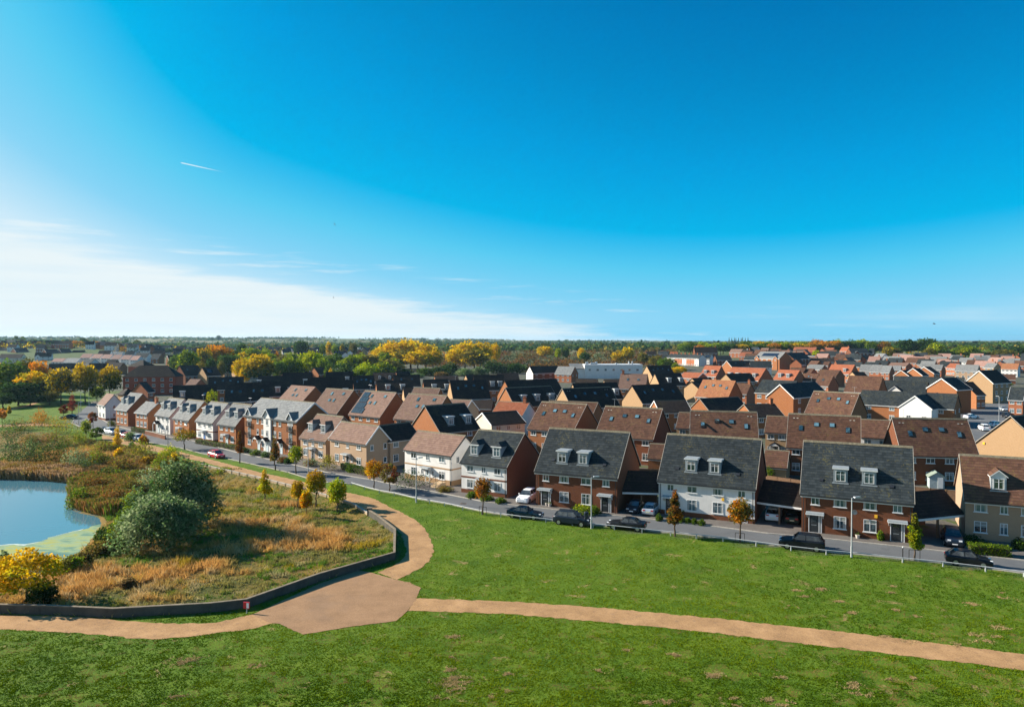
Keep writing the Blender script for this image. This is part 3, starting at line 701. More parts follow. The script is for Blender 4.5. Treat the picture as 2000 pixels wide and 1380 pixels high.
    'G9a': ('b', 216.8, 700.09, -0.79, 12.29, 4.36, 4.87, 8.26, 5.49),
    'G9b': ('b', 241.75, 711.3, 0.51, 7.69, 3.86, 4.84, 8.25, 5.41),
    'G9c': ('b', 247.3, 730.02, -0.99, 7.38, 4.58, 4.65, 8.98, 6.44),
    'G9d': ('b', 268.35, 758.65, -0.7, 7.53, 4.16, 4.94, 7.97, 5.89),
    'G10': ('b', 230.74, 497.65, -0.18, 13.07, 4.09, 5.05, 7.71, 0.66),
    'G11': ('b', 235.74, 531.53, -0.39, 7.86, 4, 4.98, 7.86, 1.24),
    'G12': ('b', 224.31, 527.84, -0.19, 10.31, 4.06, 5.02, 7.76, 1.21),
    'G13': ('b', 200.61, 476.18, -0.99, 6.19, 4.47, 4.88, 8.19, 0.47),
    'G14': ('b', 181.41, 432.21, -0.87, 9.32, 4.32, 5.06, 7.65, -0.08),
    'G15': ('b', 215.88, 487.2, -0.71, 3.64, 4.13, 5.1, 7.48, 0.17),
    'G16': ('b', 134.29, 698.47, 0.03, 9.66, 4.14, 4.96, 7.95, 3.52),
    'G17': ('b', 145.52, 699.55, -0.37, 10.13, 3.98, 5.06, 7.66, 4.08),
    'G18': ('b', 151.86, 675.92, -0.45, 6.55, 4, 5.1, 7.52, 3.92),
    'G19': ('b', 132.91, 621.89, -0.39, 8.48, 4, 4.97, 7.88, 2.25),
    'L1': ('c', -164.54, 296.24, 0.13, 21.1, 4.96, 7.26, 12.07, 0.32),
    'L1b': ('c', -237.05, 432.84, -0.29, 11.86, 4.96, 7.42, 11.43, -0.35),
    'L2': ('b', -129.51, 249.12, 1.13, 2.67, 4.34, 4.87, 8.08, -0),
    'L3': ('g', -152.15, 270.3, -0.65, 5.66, 2.12, 2.33, 4.67, -0),
    'D1': ('a', -100.7, 208.18, 0.44, 9.96, 4.66, 5.15, 9.34, -0),
    'D2': ('a', -91.57, 202.14, 0.39, 5.67, 4.63, 5.2, 9.12, -0),
    'D3': ('a', -111.07, 256.3, 0.37, 12.01, 4.67, 5.16, 9.34, -0),
    'D4': ('a', -84.54, 206.54, 0.36, 5.84, 4.64, 5.13, 9.35, -0),
    'D5': ('a', -79.48, 210.08, 0.34, 6.15, 4.64, 5.12, 9.38, -0),
    'D6': ('a', -83.01, 225.12, 0.35, 10.28, 4.63, 5.15, 9.34, -0),
    'D7': ('a', -82.88, 209.09, 0.31, 4.89, 4.7, 4.9, 10.09, -0),
    'D8': ('a', -96.97, 267.84, 0.33, 12.57, 4.62, 5.21, 9.19, -0),
    'D9': ('a', -88.71, 271.49, 0.32, 11.03, 4.7, 4.9, 10.21, 0),
    'D10': ('a', -64.64, 217.02, 0.22, 14.89, 4.7, 4.9, 10.25, 0),
    'D11': ('a', -68.31, 238.1, 0.32, 9.27, 4.7, 4.9, 10.18, -0),
    'D12': ('a', -76.56, 289.2, 0.29, 10.86, 4.66, 5.03, 9.74, -0),
    'D13': ('a', -58.8, 260.65, 0.28, 7.57, 4.67, 5.07, 9.58, -0),
    'D14': ('b', -62.64, 313.64, 0.04, 9.9, 4.07, 4.83, 8.34, 0),
    'D15': ('b', -55.12, 338.72, 0.39, 6.42, 4, 4.9, 8.02, -0.25),
    'D16': ('a', -45.94, 272.46, 0.24, 10.33, 4.61, 5.18, 9.24, -0),
    'D17': ('a', -45.51, 236.94, 0.27, 10.57, 4.65, 5.25, 9.04, -0),
    'D18': ('b', -34.13, 222.88, 0.26, 2.91, 4.09, 4.92, 7.91, -0),
    'D19': ('a', -29.75, 238.47, 0.22, 8.58, 4.69, 5.14, 9.37, -0),
    'D20': ('b', -33.61, 309.76, 0.25, 10.21, 3.93, 5.28, 7, -0),
    'D21': ('a', -13.66, 255.6, 0.13, 11.2, 4.65, 4.95, 10.03, -0),
    'D22': ('b', -18.32, 298.65, 0.42, 3.7, 4, 4.9, 8.04, -0),
    'D23': ('b', -5.96, 316.87, 0.2, 9.52, 3.92, 4.96, 7.91, -0),
    'E1': ('a', -166.42, 357.24, 1.01, 10.14, 5.25, 4.96, 10.1, 0.17),
    'E2': ('b', -155.14, 356.17, 0.92, 7.71, 4.45, 4.7, 8.81, 0.58),
    'E3': ('b', -172.27, 419.69, 0.85, 4.55, 4.29, 4.89, 8.06, -0.16),
    'E4': ('b', -173.48, 439.69, 0.72, 5.26, 4.17, 5.03, 7.68, -0.25),
    'E5': ('b', -130.63, 279.4, -0.3, 4.84, 3.42, 5.05, 7.48, -0),
    'E6': ('b', -129.22, 392.61, 0.51, 9.01, 4, 5, 7.77, -0.24),
    'E7': ('b', -119.76, 398.76, 0.89, 5.54, 4.3, 4.98, 7.81, -0.23),
    'E8': ('b', -104.78, 379.8, 0.87, 6.53, 4.36, 4.87, 8.19, 0.03),
    'E9': ('b', -137.2, 459.54, -0.1, 6.28, 4.26, 5, 7.79, -0.03),
    'T1': ('b', -380.43, 617.53, -0.21, 10.29, 3.66, 4.85, 8.21, 3.41),
    'T2': ('b', -367.38, 612.18, -0.24, 9.13, 3.61, 4.85, 8.2, 3.24),
    'T3': ('b', -355.58, 606.81, -0.25, 9.07, 3.61, 4.86, 8.18, 3.1),
    'T4': ('b', -342.17, 598.36, -0.26, 8.65, 3.6, 4.87, 8.16, 2.87),
    'T5': ('b', -330.08, 591.39, -0.25, 8.8, 3.62, 4.87, 8.14, 2.69),
    'T6': ('b', -316.73, 581.62, -0.3, 7.71, 3.52, 4.88, 8.1, 2.39),
    'U1': ('b', -412.73, 708.83, -0.19, 7.58, 3.47, 5, 7.74, 5.08),
    'U2': ('b', -398.3, 697.31, -0.13, 5.05, 3.23, 5.01, 7.68, 4.75),
    'U3': ('b', -386.84, 686.45, -0.16, 5.29, 3.26, 5.02, 7.66, 4.58),
    'U4': ('b', -367.31, 665, -0.04, 7.19, 3.48, 4.97, 7.83, 4.3),
    'U5': ('b', -337.55, 626.62, -0.17, 12.69, 3.74, 4.79, 8.42, 3.77),
    'U6': ('b', -312.31, 606.38, -0.21, 7.7, 3.57, 4.74, 8.53, 3.18),
    'U7': ('b', -276.78, 565.92, 0.76, 7.69, 4.14, 4.68, 8.74, 2.42),
    'V1': ('b', -441.52, 704.17, 0.32, 10.22, 3.7, 4.82, 8.31, 5.35),
    'V2': ('b', -433.76, 637.01, 0.38, 12.92, 3.71, 4.81, 8.35, 4),
    'V3': ('b', -448.58, 612.36, 0.01, 19.54, 3.79, 4.86, 8.25, 3.44),
    'V4': ('b', -363.48, 553.14, -0.19, 10.32, 3.59, 5.08, 7.58, 1.63),
    'V5': ('b', -346.47, 541.02, -0.29, 13.34, 3.96, 4.92, 8.05, 1.61),
    'V6': ('b', -288.6, 436.2, 0.42, 13.4, 4.2, 5, 8.3, 0.4),
    'V7': ('b', -276.1, 436.2, 0.42, 6.7, 4.2, 5, 8.3, 0.3),
    'V8': ('c', -239.2, 397.5, 0.66, 9, 3.2, 7.3, 11, -0.8),
    'V9': ('b', -307.97, 530.94, 0.05, 7.15, 3.48, 5.04, 7.63, 1.04),
    'V10': ('b', -324.08, 522.42, -0.37, 13.07, 4.27, 4.94, 8.03, 1.29),
    'V11': ('b', -273.7, 471.37, -0.16, 11.05, 3.69, 4.92, 8, 0.21),
    'V12': ('b', -521.1, 756, 0.09, 22.3, 4, 5, 8.5, 11.2),
    'V13': ('b', -493.4, 697.7, 1.08, 12, 4.9, 4.6, 8.4, 7.7),
    'V14': ('b', -455.9, 687.6, 1.08, 12, 5, 4.6, 8.4, 6.5),
    'V15': ('b', -448.3, 698.1, 1.08, 10, 4.1, 4.6, 8.4, 6.7),
    'V16': ('b', -593.8, 814.5, 0, 18, 5.5, 4.8, 8.5, 16),
    'V17': ('b', -527.6, 716, 0, 14.7, 4, 5, 8.5, 7.4),
}
STYLE_TXT = '''
H1|B|N|dr1@.45 w3 dh1:dorm gut|beige brick house with brown roof and one gabled dormer behind the clipped hedge
H2|R|S|df2@.36,.62 w4 d0,3 gut pipe alarm dish|red brick semi-detached house behind the parked black estate car, slate roof with two dormers
H3|W|S|df2@.33,.58 w4 d0,3 gut pipe plinth alarm|white rendered semi-detached house with slate roof, two dormers and two young trees in front
H4|R|S|df2@.30,.56 w4 d0,3 gut pipe|red brick semi-detached house beside the white car on its drive, slate roof with two dormers
H5|W|S|dh2@.20,.70 w3 d1 gut pipe plinth band|white rendered house with dark slate roof and two hooded dormers, its right gable red brick
H6|W|U|w3 d1 gut pipe plinthT bandT gw bbd|white rendered house with brown tiled roof and buff brick plinth behind the round laurel bush
H7|B|U|w3 d1 bb gwL wing|beige brick house with brown roof, white verge boards and a dark roofed rear wing
H8|B|U|dh2@.22,.72 w3 d1|beige brick house with brown roof and two hooded dormers behind a slim lamp post
H9|O|P|apt bb|three storey orange brick apartment block with a white central bay and small black balconies
H10|O|P|dh2@.30,.78 w3 d1|orange brick house with two dormers and a pale door, beside the apartment block
H11|W|P|dh2@.22,.72 w3 d1b plinth band|white rendered house with two dormers and a bright blue door
H12|O|P|dh2@.22,.70 w3 d1|orange brick house with two dormers between two white rendered houses
H13|W|P|dh2@.20,.65 w3 d0p|white rendered house with two dormers and a dark gabled porch
H14|O|P|w3 d1 ch.9|orange brick house with a chimney and no dormers in the pale roofed street
H15|O|P|dh2@.22,.62 w3 d1|orange brick house with two dormers next to the white house at the street's end
H16|W|U|w2 plinth gws|white rendered house at the far end of the street by the car park entrance
S1|R|N|s4 w4 gut dl|dark brown skylit roof behind the small garden shed, its left gable pale in the sun
S2|R|N|s4 w4 gut|brown roofed brick house with four skylights joined to a low tan house
S2b|T|N|w2 por|low tan brick house with a timber framed gabled porch beside a brown roof with skylights
S2c|W|N|w2|low white rendered house with brown roof squeezed between two roofs with skylights
S3|R|N|s4o w4|brown roofed house with two of its four skylights propped open, behind the white semi-detached house
S3b|T|N|w1|narrow tan brick house with brown roof at the left end of the propped open skylights
S4|R|N|s4 w4 gut|brown roofed brick house with four skylights behind the gap left of the white semi-detached house
S4b|T|N|w1|small brown roof with pale eaves wedged behind the left end of a skylit brown roof
S5|O|N|s4 w4 gut|brown roof with four skylights behind the red brick semi with the white car
S5b|O|N|w3|brown ridge with orange gable showing over the skylit roof behind a red brick semi
S6|O|D|df2@.35,.80 w2 gut|big sunlit orange gable with a black two dormered roof behind the brown roofed white house
S7|O|U|s5 solar w4 gut|brown roofed brick house with black solar panels down its left side
S8|O|U|s5 w4 gut|brown roofed brick house with four skylights just left of the roof with solar panels
S9|O|U|s5 w4|brown roofed brick house with four skylights directly behind the apartment block's left half
S10|O|U|s5 w4 gut|large brown roof with four skylights right of the solar panels
S10b|O|U|w3|small brown roof peeping over the large skylit roof right of the solar panels
S11|C|D|w3 bb|cream rendered cottage with black roof and white verge boards among the back gardens
S12|W|E|w3 ch.9|orange red tiled house with white gable and a brick chimney behind the cream cottage
S13|B|U|w2 bb|small brown roofed house with a beige gable right of the two white dormers
S14|R|D|w0|low black garage roof between the cream cottage and the tall black skylit roof
M1|T|D|s4 w4|pair of black roofs with skylights and a narrow sunlit tan gable on the left
M2|O|D|w4|long black roof with an orange gable directly behind the roof with three white dormers
M3|O|D|df3@.25,.55,.88 w4|black roofed house with an orange gable and three white dormers in a row
M4|T|D|s4 w4|wide black roof with a broad tan gable right of the three white dormers
M5|T|D|w4 df1@.9|black roof with one white dormer behind the wide skylit black roof
M6|B|D|w2|small black roofed house with a pale eaves line in front of the white school building
M7|B|D|w2|dark low roof left of the brown roof with a chimney, near the white school building
M8|W|D|w4|white gabled house with black roof and red brick front near the brown scrubland
M9|X|P|w3 gw|orange brick house with grey roof and white right gable next to the white school building
N1|T|D|s4 w4|black skylit roof with a sharp tan gable just right of the white school building
N2|T|D|df2@.42,.88 w3 gw|black roof with two white dormers and a tan gable with a small window
N3|T|D|s4 w4|very wide sunlit tan gable with a black skylit roof in the centre of the estate
N4|O|U|w3 ch.05 s2|brown roofed house with a left chimney, left of the widest tan gable
N5|T|D|w2|tall plain tan gable standing left of the rusty roof with skylights
N6|O|A|s4 w4 gut|rust coloured roof with lichen and four skylights, orange brick gable at its right
N7|T|D|w3|tan gable and black roof peeping over the plain tan gable by the rusty roof
N8|X|E|w3 bb|low red tiled roof with white eaves left of the red roof with two dormers
N9|X|E|df2@.25,.72 w3 gut|red tiled house with two white dormers and a dark gable at its right
N10|O|D|w3 bb s2|black roof with a tall orange gable edged in white, behind the long red roof
N11|W|S|w3 gw|grey roofed house with a big white right gable behind the long red roof
N12|X|E|df4@.08,.32,.55,.82 w6|long red tiled terrace with four white dormers
N13|X|E|df2@.25,.65 w4|red tiled house with two white dormers right of the white gable
N14|T|D|w3|black roof with a low tan gable in front of the long red terrace
N15|X|N|w2 ch.95 gut|brown roofed house with a brick chimney right of the rusty roof
N16|O|S|w3 gw bb|large orange brick gable edged in white with a grey and black roof, centre right
N17|O|D|w2 ch.95|low black roof with a small orange gable in front of the large orange brick gable
N18|O|D|w3|black roof with an orange brown gable directly below the rusty skylit roof
N19|O|D|w3 bb|double black roof with a little orange gable behind the skylit brown roofs
N20|O|N|s4 w4 gut|brown roof with four skylights and white eaves right of the large orange brick gable
N21|O|S|w4 gut gw|grey slate building with orange brick front and a large white gabled wing
N22|O|S|wg2@.22,.62 w5|long grey roof with two small white front gables
N23|O|S|w5 gw bb|grey roof with a red brick right end and an orange front gable edged in white
N24|T|D|w3 bb wb|tall three storey buff brick gable beside the car park
N25|O|D|w2|low orange brick wing with a sloping dark roof against the tall buff gable
N26|X|S|w2 gw bb gut|orange brick and white house with grey roof beside the car park at the right edge
N27|T|D|w3 alarmL pipe|big buff brick gable with a yellow alarm box, at the right edge
F1|X|N|w3 s1|brown roof just right of the red roofs with dormers
F2|X|N|s1 w2|brown roof with one skylight and a tall dark right gable, mid right
F3|X|N|w3|brown roof with a grey gable behind the brown roof with one skylight
F4|X|N|w3|small brown roof right behind the pair of dormers on the red house
F5|X|N|w2|tiny brown roof with a shaded gable in a nest of brown roofs, mid right
F6|X|E|df1@.72 w4|broad reddish brown roof with a single white dormer, right of the dark apartment building
F7|T|D|w2|black roof with a tan gable below the row of three grey roofs
F8|O|N|w4|brown roof edge standing left behind the long grey roof with white gables
F9a|X|P|w2|left grey roof of the staggered trio, mid right
F9b|X|P|w2|middle grey roof of the staggered trio, mid right
F9c|X|P|w2|right grey roof of the staggered trio, with an orange brick end
F10|B|P|w0|low flat looking grey garage roof under the staggered trio of grey roofs
F11a|O|D|w2 bb|leftmost of three orange gables with black roofs edged in white
F11b|O|D|w2 bb|middle one of three orange gables with black roofs edged in white
F11c|O|D|w2 bb|rightmost of three orange gables with black roofs edged in white
F12|X|P|w2|small grey roof with an orange front behind the leftmost white edged orange gable
F13|W|P|w3|pale grey roof with dark gable left of the broad grey terrace, upper right
F14|W|P|w4|broad grey roofed terrace with a white front and a dark brick gable, upper right
F15|X|U|w4|reddish brown pair of roofs below the broad grey terrace, upper right
F16|W|S|w3 wg1@.3|dark grey roof with a white front gable below the round green trees, upper right
F17|X|U|w2|small brown roof with a dark gable below the white front gable, upper right
F18|X|P|w4|grey roof behind the rightmost of the three white edged orange gables
F19|X|S|w3|pair of stepped grey roofs with a chimney by the trees at upper right
F20|X|U|w3|pinkish brown roof with a dark gable left of the stepped grey roofs
F21|W|P|w3|grey roof over a white front right of the stepped grey roofs
F22|X|N|w4|brown roof with a tall shaded gable above the beige terrace
F23|X|P|w3 ch.5|grey roof with one chimney just under the far right trees
F24|B|P|w4|beige brick terrace with a plain grey roof above the buff gable
F25|X|E|w3|small orange tiled roof left of the beige terrace
F26|W|A|w4|white fronted house with an orange brown roof near the right edge
F27|T|P|w2 gw|grey roof with a tan gable left of the white fronted house near the right edge
F28|X|K|w3|pink tiled roof with chimneys under the trees near the right edge
F29|O|S|w3|tall orange brick block cut by the right edge of the picture
F30|R|N|w0|low brown garage block by the car park near the right edge
G1|R|D|w6 ch.02 ch.98|long dark church like roof with a brick chimney stack by the green wood
G3|W|S|w3 sol|grey roof with a blue glinting solar array next to the chimneyed terrace
G3b|R|S|w4|dark brick building with grey roof behind the red dormered house
G4|O|P|w5 sol wg2@.1,.85|orange brick apartment building with solar panels on its grey roof and a dark brick wing
G5|X|E|w6 ch.3 ch.7|long red roof with chimneys directly in front of the wood
G6|X|E|w3 ch.05|pinkish red roof with a chimney, right of the long red roof under the wood
G6b|K|E|w2 ch.9|tall salmon red roof standing left of the grey apartment building under the wood
G7|R|S|w5 wg1@.3|dark brick apartment building with grey roof under the wood
G8|R|S|w4 ch.2 ch.8|shaded slate terrace with several small chimneys right of the solar roofed apartments
G9a|X|U|w3|brownish grey roof left of the orange gable under the wood
G9b|O|S|w2 bb|narrow orange gable with a grey roof under the wood
G9c|W|S|w3|grey roof with glinting left slope behind the narrow orange gable
G9d|X|E|w2|little bright red roof under the wood
G10|R|S|w5|long dark slate roof with white gable tips above the single white dormer
G11|R|D|w3 ch.5|dark roof with a chimney among shaded terraces, right of the solar roofed apartments
G12|R|D|w3|dark slate roof in front of the shaded terraces
G13|X|N|w3|brown roof leaning behind the pale grey roof, mid right distance
G14|X|P|w3|pale olive grey roof with a dark gable, mid right distance
G15|X|N|w2|small brown roof with white eaves above the pale olive grey roof
G16|R|D|w3|dark roofed brick house at the edge of the scrubland, left of the chimneyed terrace
G17|X|S|w3 ch.95|grey roof with end chimney behind the scrubland trees
G18|X|E|w2|small orange red roof with chimney left of the church like roof
G19|W|S|w3|grey roof with white gable half hidden by scrub, left of the chimneyed terrace
L1|Q|D|hip w6 gut|large three storey red brick block with a dark hipped roof, left of centre
L2|X|S|w1|low red brick gable with a blue grey roof in front of the large hipped block
L3|T|D|hip w0|small brown pyramid roofed garage beside the white house at the street's end
D1|O|D|df1@.25 w4|black roof with one white dormer behind the pale roofed street, leftmost in its row
D2|O|D|s1 w3|black roof with one glinting skylight behind the white houses of the pale roofed street
D3|O|D|s4 w4|long black roof with faint skylights behind the leftmost black dormered roof
D4|O|D|s2 w3|black roof with two faint skylights left of the apartment block
D5|O|D|s2 w3|black roof with a pale right verge immediately left of the apartment block's ridge
D6|O|D|df1@.72 w3|black roof with one white dormer just above the apartment block
D7|O|D|w3|black roof left of the single white dormer above the apartment block
D8|O|D|df1@.02 w4|long black roof below the big dark green tree
D9|O|D|df1@.75 w4|black roof with a small white dormer right of the big dark green tree
D10|O|D|df2@.5,.85 w5|long black roof with two white dormers above the brown skylit roofs
D11|O|D|w3|narrow strip of black roof behind the long roof with two white dormers
D12|O|D|df1@.78 w4|black roof with one white dormer in front of the yellow green willows
D13|O|D|s4 w4|black roof with four small skylights in front of the yellow green willows
D14|O|D|dg2@.32,.78 w4|black roof with two little gabled dormers in front of the willows
D15|O|D|w3|highest black roof strip in front of the tall yellow trees
D16|O|D|s2 w4|black roof with a thin tan gable below the highest black roof strip
D17|O|D|df2@.35,.82 w4|black roof with two white dormers behind the roof with solar panels
D18|T|D|w2|small black roof with a pale gable just right of the roof with solar panels
D19|O|D|df2@.4,.92 w4|black roof with two white dormers and a thin orange gable, centre left of the estate
D20|O|D|w3|low black roof with an orange gable tip behind the thin orange gable
D21|O|D|df2@.6,.85 w4|black roof with two white dormers left of the long orange gabled black roof
D22|T|D|w2|small black roof with a pale gable tip at the edge of the thicket
D23|O|D|w3|dark roof at the edge of the thicket next to a green fence
E1|R|D|s2 w4 gut|dark brown roof with a red gable right of the large hipped block
E2|T|D|w3 sol2|dark roof with tan gable and blue solar panel right of the hipped block
E3|T|D|w2|black roof with a sunlit tan gable left of the big dark green tree
E4|T|D|df1@.8 w2|black roof with a tan gable and white dormer touching the big dark green tree
E5|X|U|w1|small pale brown hipped roof with white gable in front of the black skylit roof
E6|T|D|dg2@.4,.85 w3|black roof with two tiny gabled dormers right of the big dark green tree
E7|T|D|w2|black roof with a tan gable below the bright yellow green tree
E8|O|D|w2|black roof with an orange gable left of the dark round bush trees
E9|G|P|w2|pale grey roof below the bright yellow green tree
T1|W|K|w3|leftmost pink roof of the stepped white terrace at far left
T2|W|K|w3|second pink roof from the left in the stepped white terrace at far left
T3|W|K|w3|third pink roof from the left in the stepped white terrace at far left
T4|W|K|w3|fourth pink roof from the left in the stepped white terrace at far left
T5|W|K|w3|second pink roof from the right in the stepped white terrace at far left
T6|W|K|w3 gw|rightmost pink roof with a white gable in the stepped white terrace at far left
U1|W|P|w2|pale grey roof leftmost behind the pink roofed terrace
U2|W|P|w2|mid grey roof second from left behind the pink roofed terrace
U3|W|P|w2 gw|grey roof with a white gable behind the middle of the pink roofed terrace
U4|W|S|w2|dark grey roof behind the right end of the pink roofed terrace
U5|W|S|w3|long grey roof with white right gable beyond the pink roofed terrace
U6|O|S|w2|dark grey roof between the long grey roof and a brick gable at left
U7|R|D|w2 bb|brick gable edged in white beside the large light green trees
V1|W|D|w3|white house with a black roof left behind the pink roofed terrace
V2|W|D|w3 wg1@.2|white house with a black roof and a small white front gable at far left
V3|C|D|w3|long black roof with a cream end wall above the yellow park trees
V4|W|K|w3|pink roof strip over a white front above the park trees
V5|W|P|w4|beige grey roof strip left of the small blue white fronts
V6|T|D|w3|black roof with tan gable behind the orange and yellow park trees
V7|T|D|w2|black roof with tan gable between two park trees
V8|T|D|w2|tall dark house with blue windows between the olive tree and the dark green tree
V9|R|D|w2|small dark roof behind the hipped red block's left shoulder
V10|G|S|w4|dark blue roof terrace under the pink roofed terrace
V11|O|D|w2|dark roof touching the left hip of the large red block
V12|R|D|w3 ch.1|long dark roof on the rise at far left, with an orange gable tip
V13|R|S|w2 bb|white edged brick gable on the rise at far left, leftmost
V14|R|S|w2 bb|white edged brick gable on the rise at far left, in the middle
V15|R|S|w2 bb|white edged brick gable on the rise at far left, nearest the autumn trees
V16|R|S|hip w3|dark hipped house highest on the skyline at the left edge
V17|R|S|w2|dark grey roof cut by the left edge under the hipped skyline house
GA1|O|N|w0|low brown roofed garden garage in the gap left of the white semi
GA2|T|N|w0|low brown roofed garage in front of the timber framed porch
'''

# ------------------------------------------------------------------ houses
WALLS = dict(R='brick_red', O='brick_orange', T='brick_tan', B='brick_beige', X='brick_bright', W='render_white', C='render_cream', G='render_grey', K='brick_bright', Q='brick_crimson')
ROOFS = dict(S='slate', P='slate_pale', N='tile_brown', U='tile_taupe', E='tile_red', D='tile_dark', A='tile_rust', K='tile_pink')
WC = {}
def win_mesh(w, h, bars=1, detail=True, sill=True):
    k = (round(w, 2), round(h, 2), bars, detail, sill)
    if k in WC: return WC[k]
    f = MB(); t = .06
    f.box(-w / 2, w / 2, -.05, .03, 0, t, 'white_frame'); f.box(-w / 2, w / 2, -.05, .03, h - t, h, 'white_frame')
    f.box(-w / 2, -w / 2 + t, -.05, .03, t, h - t, 'white_frame'); f.box(w / 2 - t, w / 2, -.05, .03, t, h - t, 'white_frame')
    for i in range(bars):
        x = -w / 2 + w * (i + 1) / (bars + 1); f.box(x - .034, x + .034, -.048, .028, t, h - t, 'white_frame')
    if detail and h > 1: f.box(-w / 2 + t, w / 2 - t, -.045, .02, h * .66, h * .66 + .03, 'white_frame')
    if sill: f.box(-w / 2 - .1, w / 2 + .1, -.11, .03, -.09, 0, 'white_paint')
    p = MB(); p.box(-w / 2 + t * .6, w / 2 - t * .6, -.018, .02, t * .6, h - t * .6, 'glass')
    if not detail:
        for v, fa, m in ((p.v, p.f, 'glass'),): f.poly(v, fa, m)
        WC[k] = (f.mesh('window'), None)
    else: WC[k] = (f.mesh('window'), p.mesh('pane'))
    return WC[k]
def window(par, x, y, z, w, h, bars=1, rot=0., detail=True, sill=True, name='window'):
    a, b = win_mesh(w, h, bars, detail, sill)
    o = put(name, a, par, (x, y, z), rot)
    if b: put('pane', b, o)
    return o
DC = {}
def door(par, x, y, mat='door_dark', side=True, canopy='flat', z=0.05, cw=None):
    k = (mat, side)
    if k not in DC:
        f = MB(); w = 1.45 if side else .98
        f.box(-w / 2, w / 2, -.06, .03, 0, .06, 'white_frame'); f.box(-w / 2, w / 2, -.06, .03, 2.1, 2.2, 'white_frame')
        f.box(-w / 2, -w / 2 + .08, -.06, .03, .06, 2.1, 'white_frame'); f.box(w / 2 - .08, w / 2, -.06, .03, .06, 2.1, 'white_frame')
        if side: f.box(.38, .46, -.06, .03, .06, 2.1, 'white_frame'); f.box(.46, .66, -.02, .02, .06, 2.1, 'glass')
        x1 = .38 if side else w / 2 - .08
        l = MB(); l.box(-w / 2 + .08, x1, -.03, .02, .06, 2.1, mat); l.box(-w / 2 + .3, x1 - .22, -.04, .0, 1.2, 1.9, 'glass_dark'); l.box(-w / 2 + .3, x1 - .22, -.045, .0, .9, .95, 'metal_grey')
        DC[k] = (f.mesh('door'), l.mesh('door_leaf'))
    o = put('door', DC[k][0], par, (x, y, z)); put('door_leaf', DC[k][1], o)
    b = MB()
    if canopy == 'flat':
        b.box(-.98, .98, -.95, 0, 2.42, 2.52, 'lead'); b.box(-1.0, 1.0, -.98, 0, 2.30, 2.418, 'white_paint')
        for s in (-.86, .86): b.prism([(-.8, 2.3), (-.02, 2.3), (-.02, 1.75)], s - .04, s + .04, 'white_paint')
        b.build('canopy', par, (x, y, z))
    elif canopy in ('gable', 'porch'):
        e = -1.1; b.prism([(-1.05, 2.35), (0, 3.05), (1.05, 2.35), (1.05, 2.25), (0, 2.92), (-1.05, 2.25)], e, 0, 'tile_dark', 'y')
        b.prism([(-.9, 2.35), (0, 2.92), (.9, 2.35)], e + .05, e + .12, 'white_paint', 'y')
        for s in (-.85, .85): b.box(s - .06, s + .06, e + .05, e + .17, 0 if canopy == 'porch' else 1.7, 2.3, 'white_paint')
        b.build('porch_canopy', par, (x, y, z))
    return o
def roof_outline(hd, ze, zr, oh=.28, t=.15):
    sl = (zr - ze) / hd
    return [(-hd - oh, ze - oh * sl + .06), (0, zr + .06), (hd + oh, ze - oh * sl + .06), (hd + oh, ze - oh * sl - t), (0, zr - t), (-hd - oh, ze - oh * sl - t)]
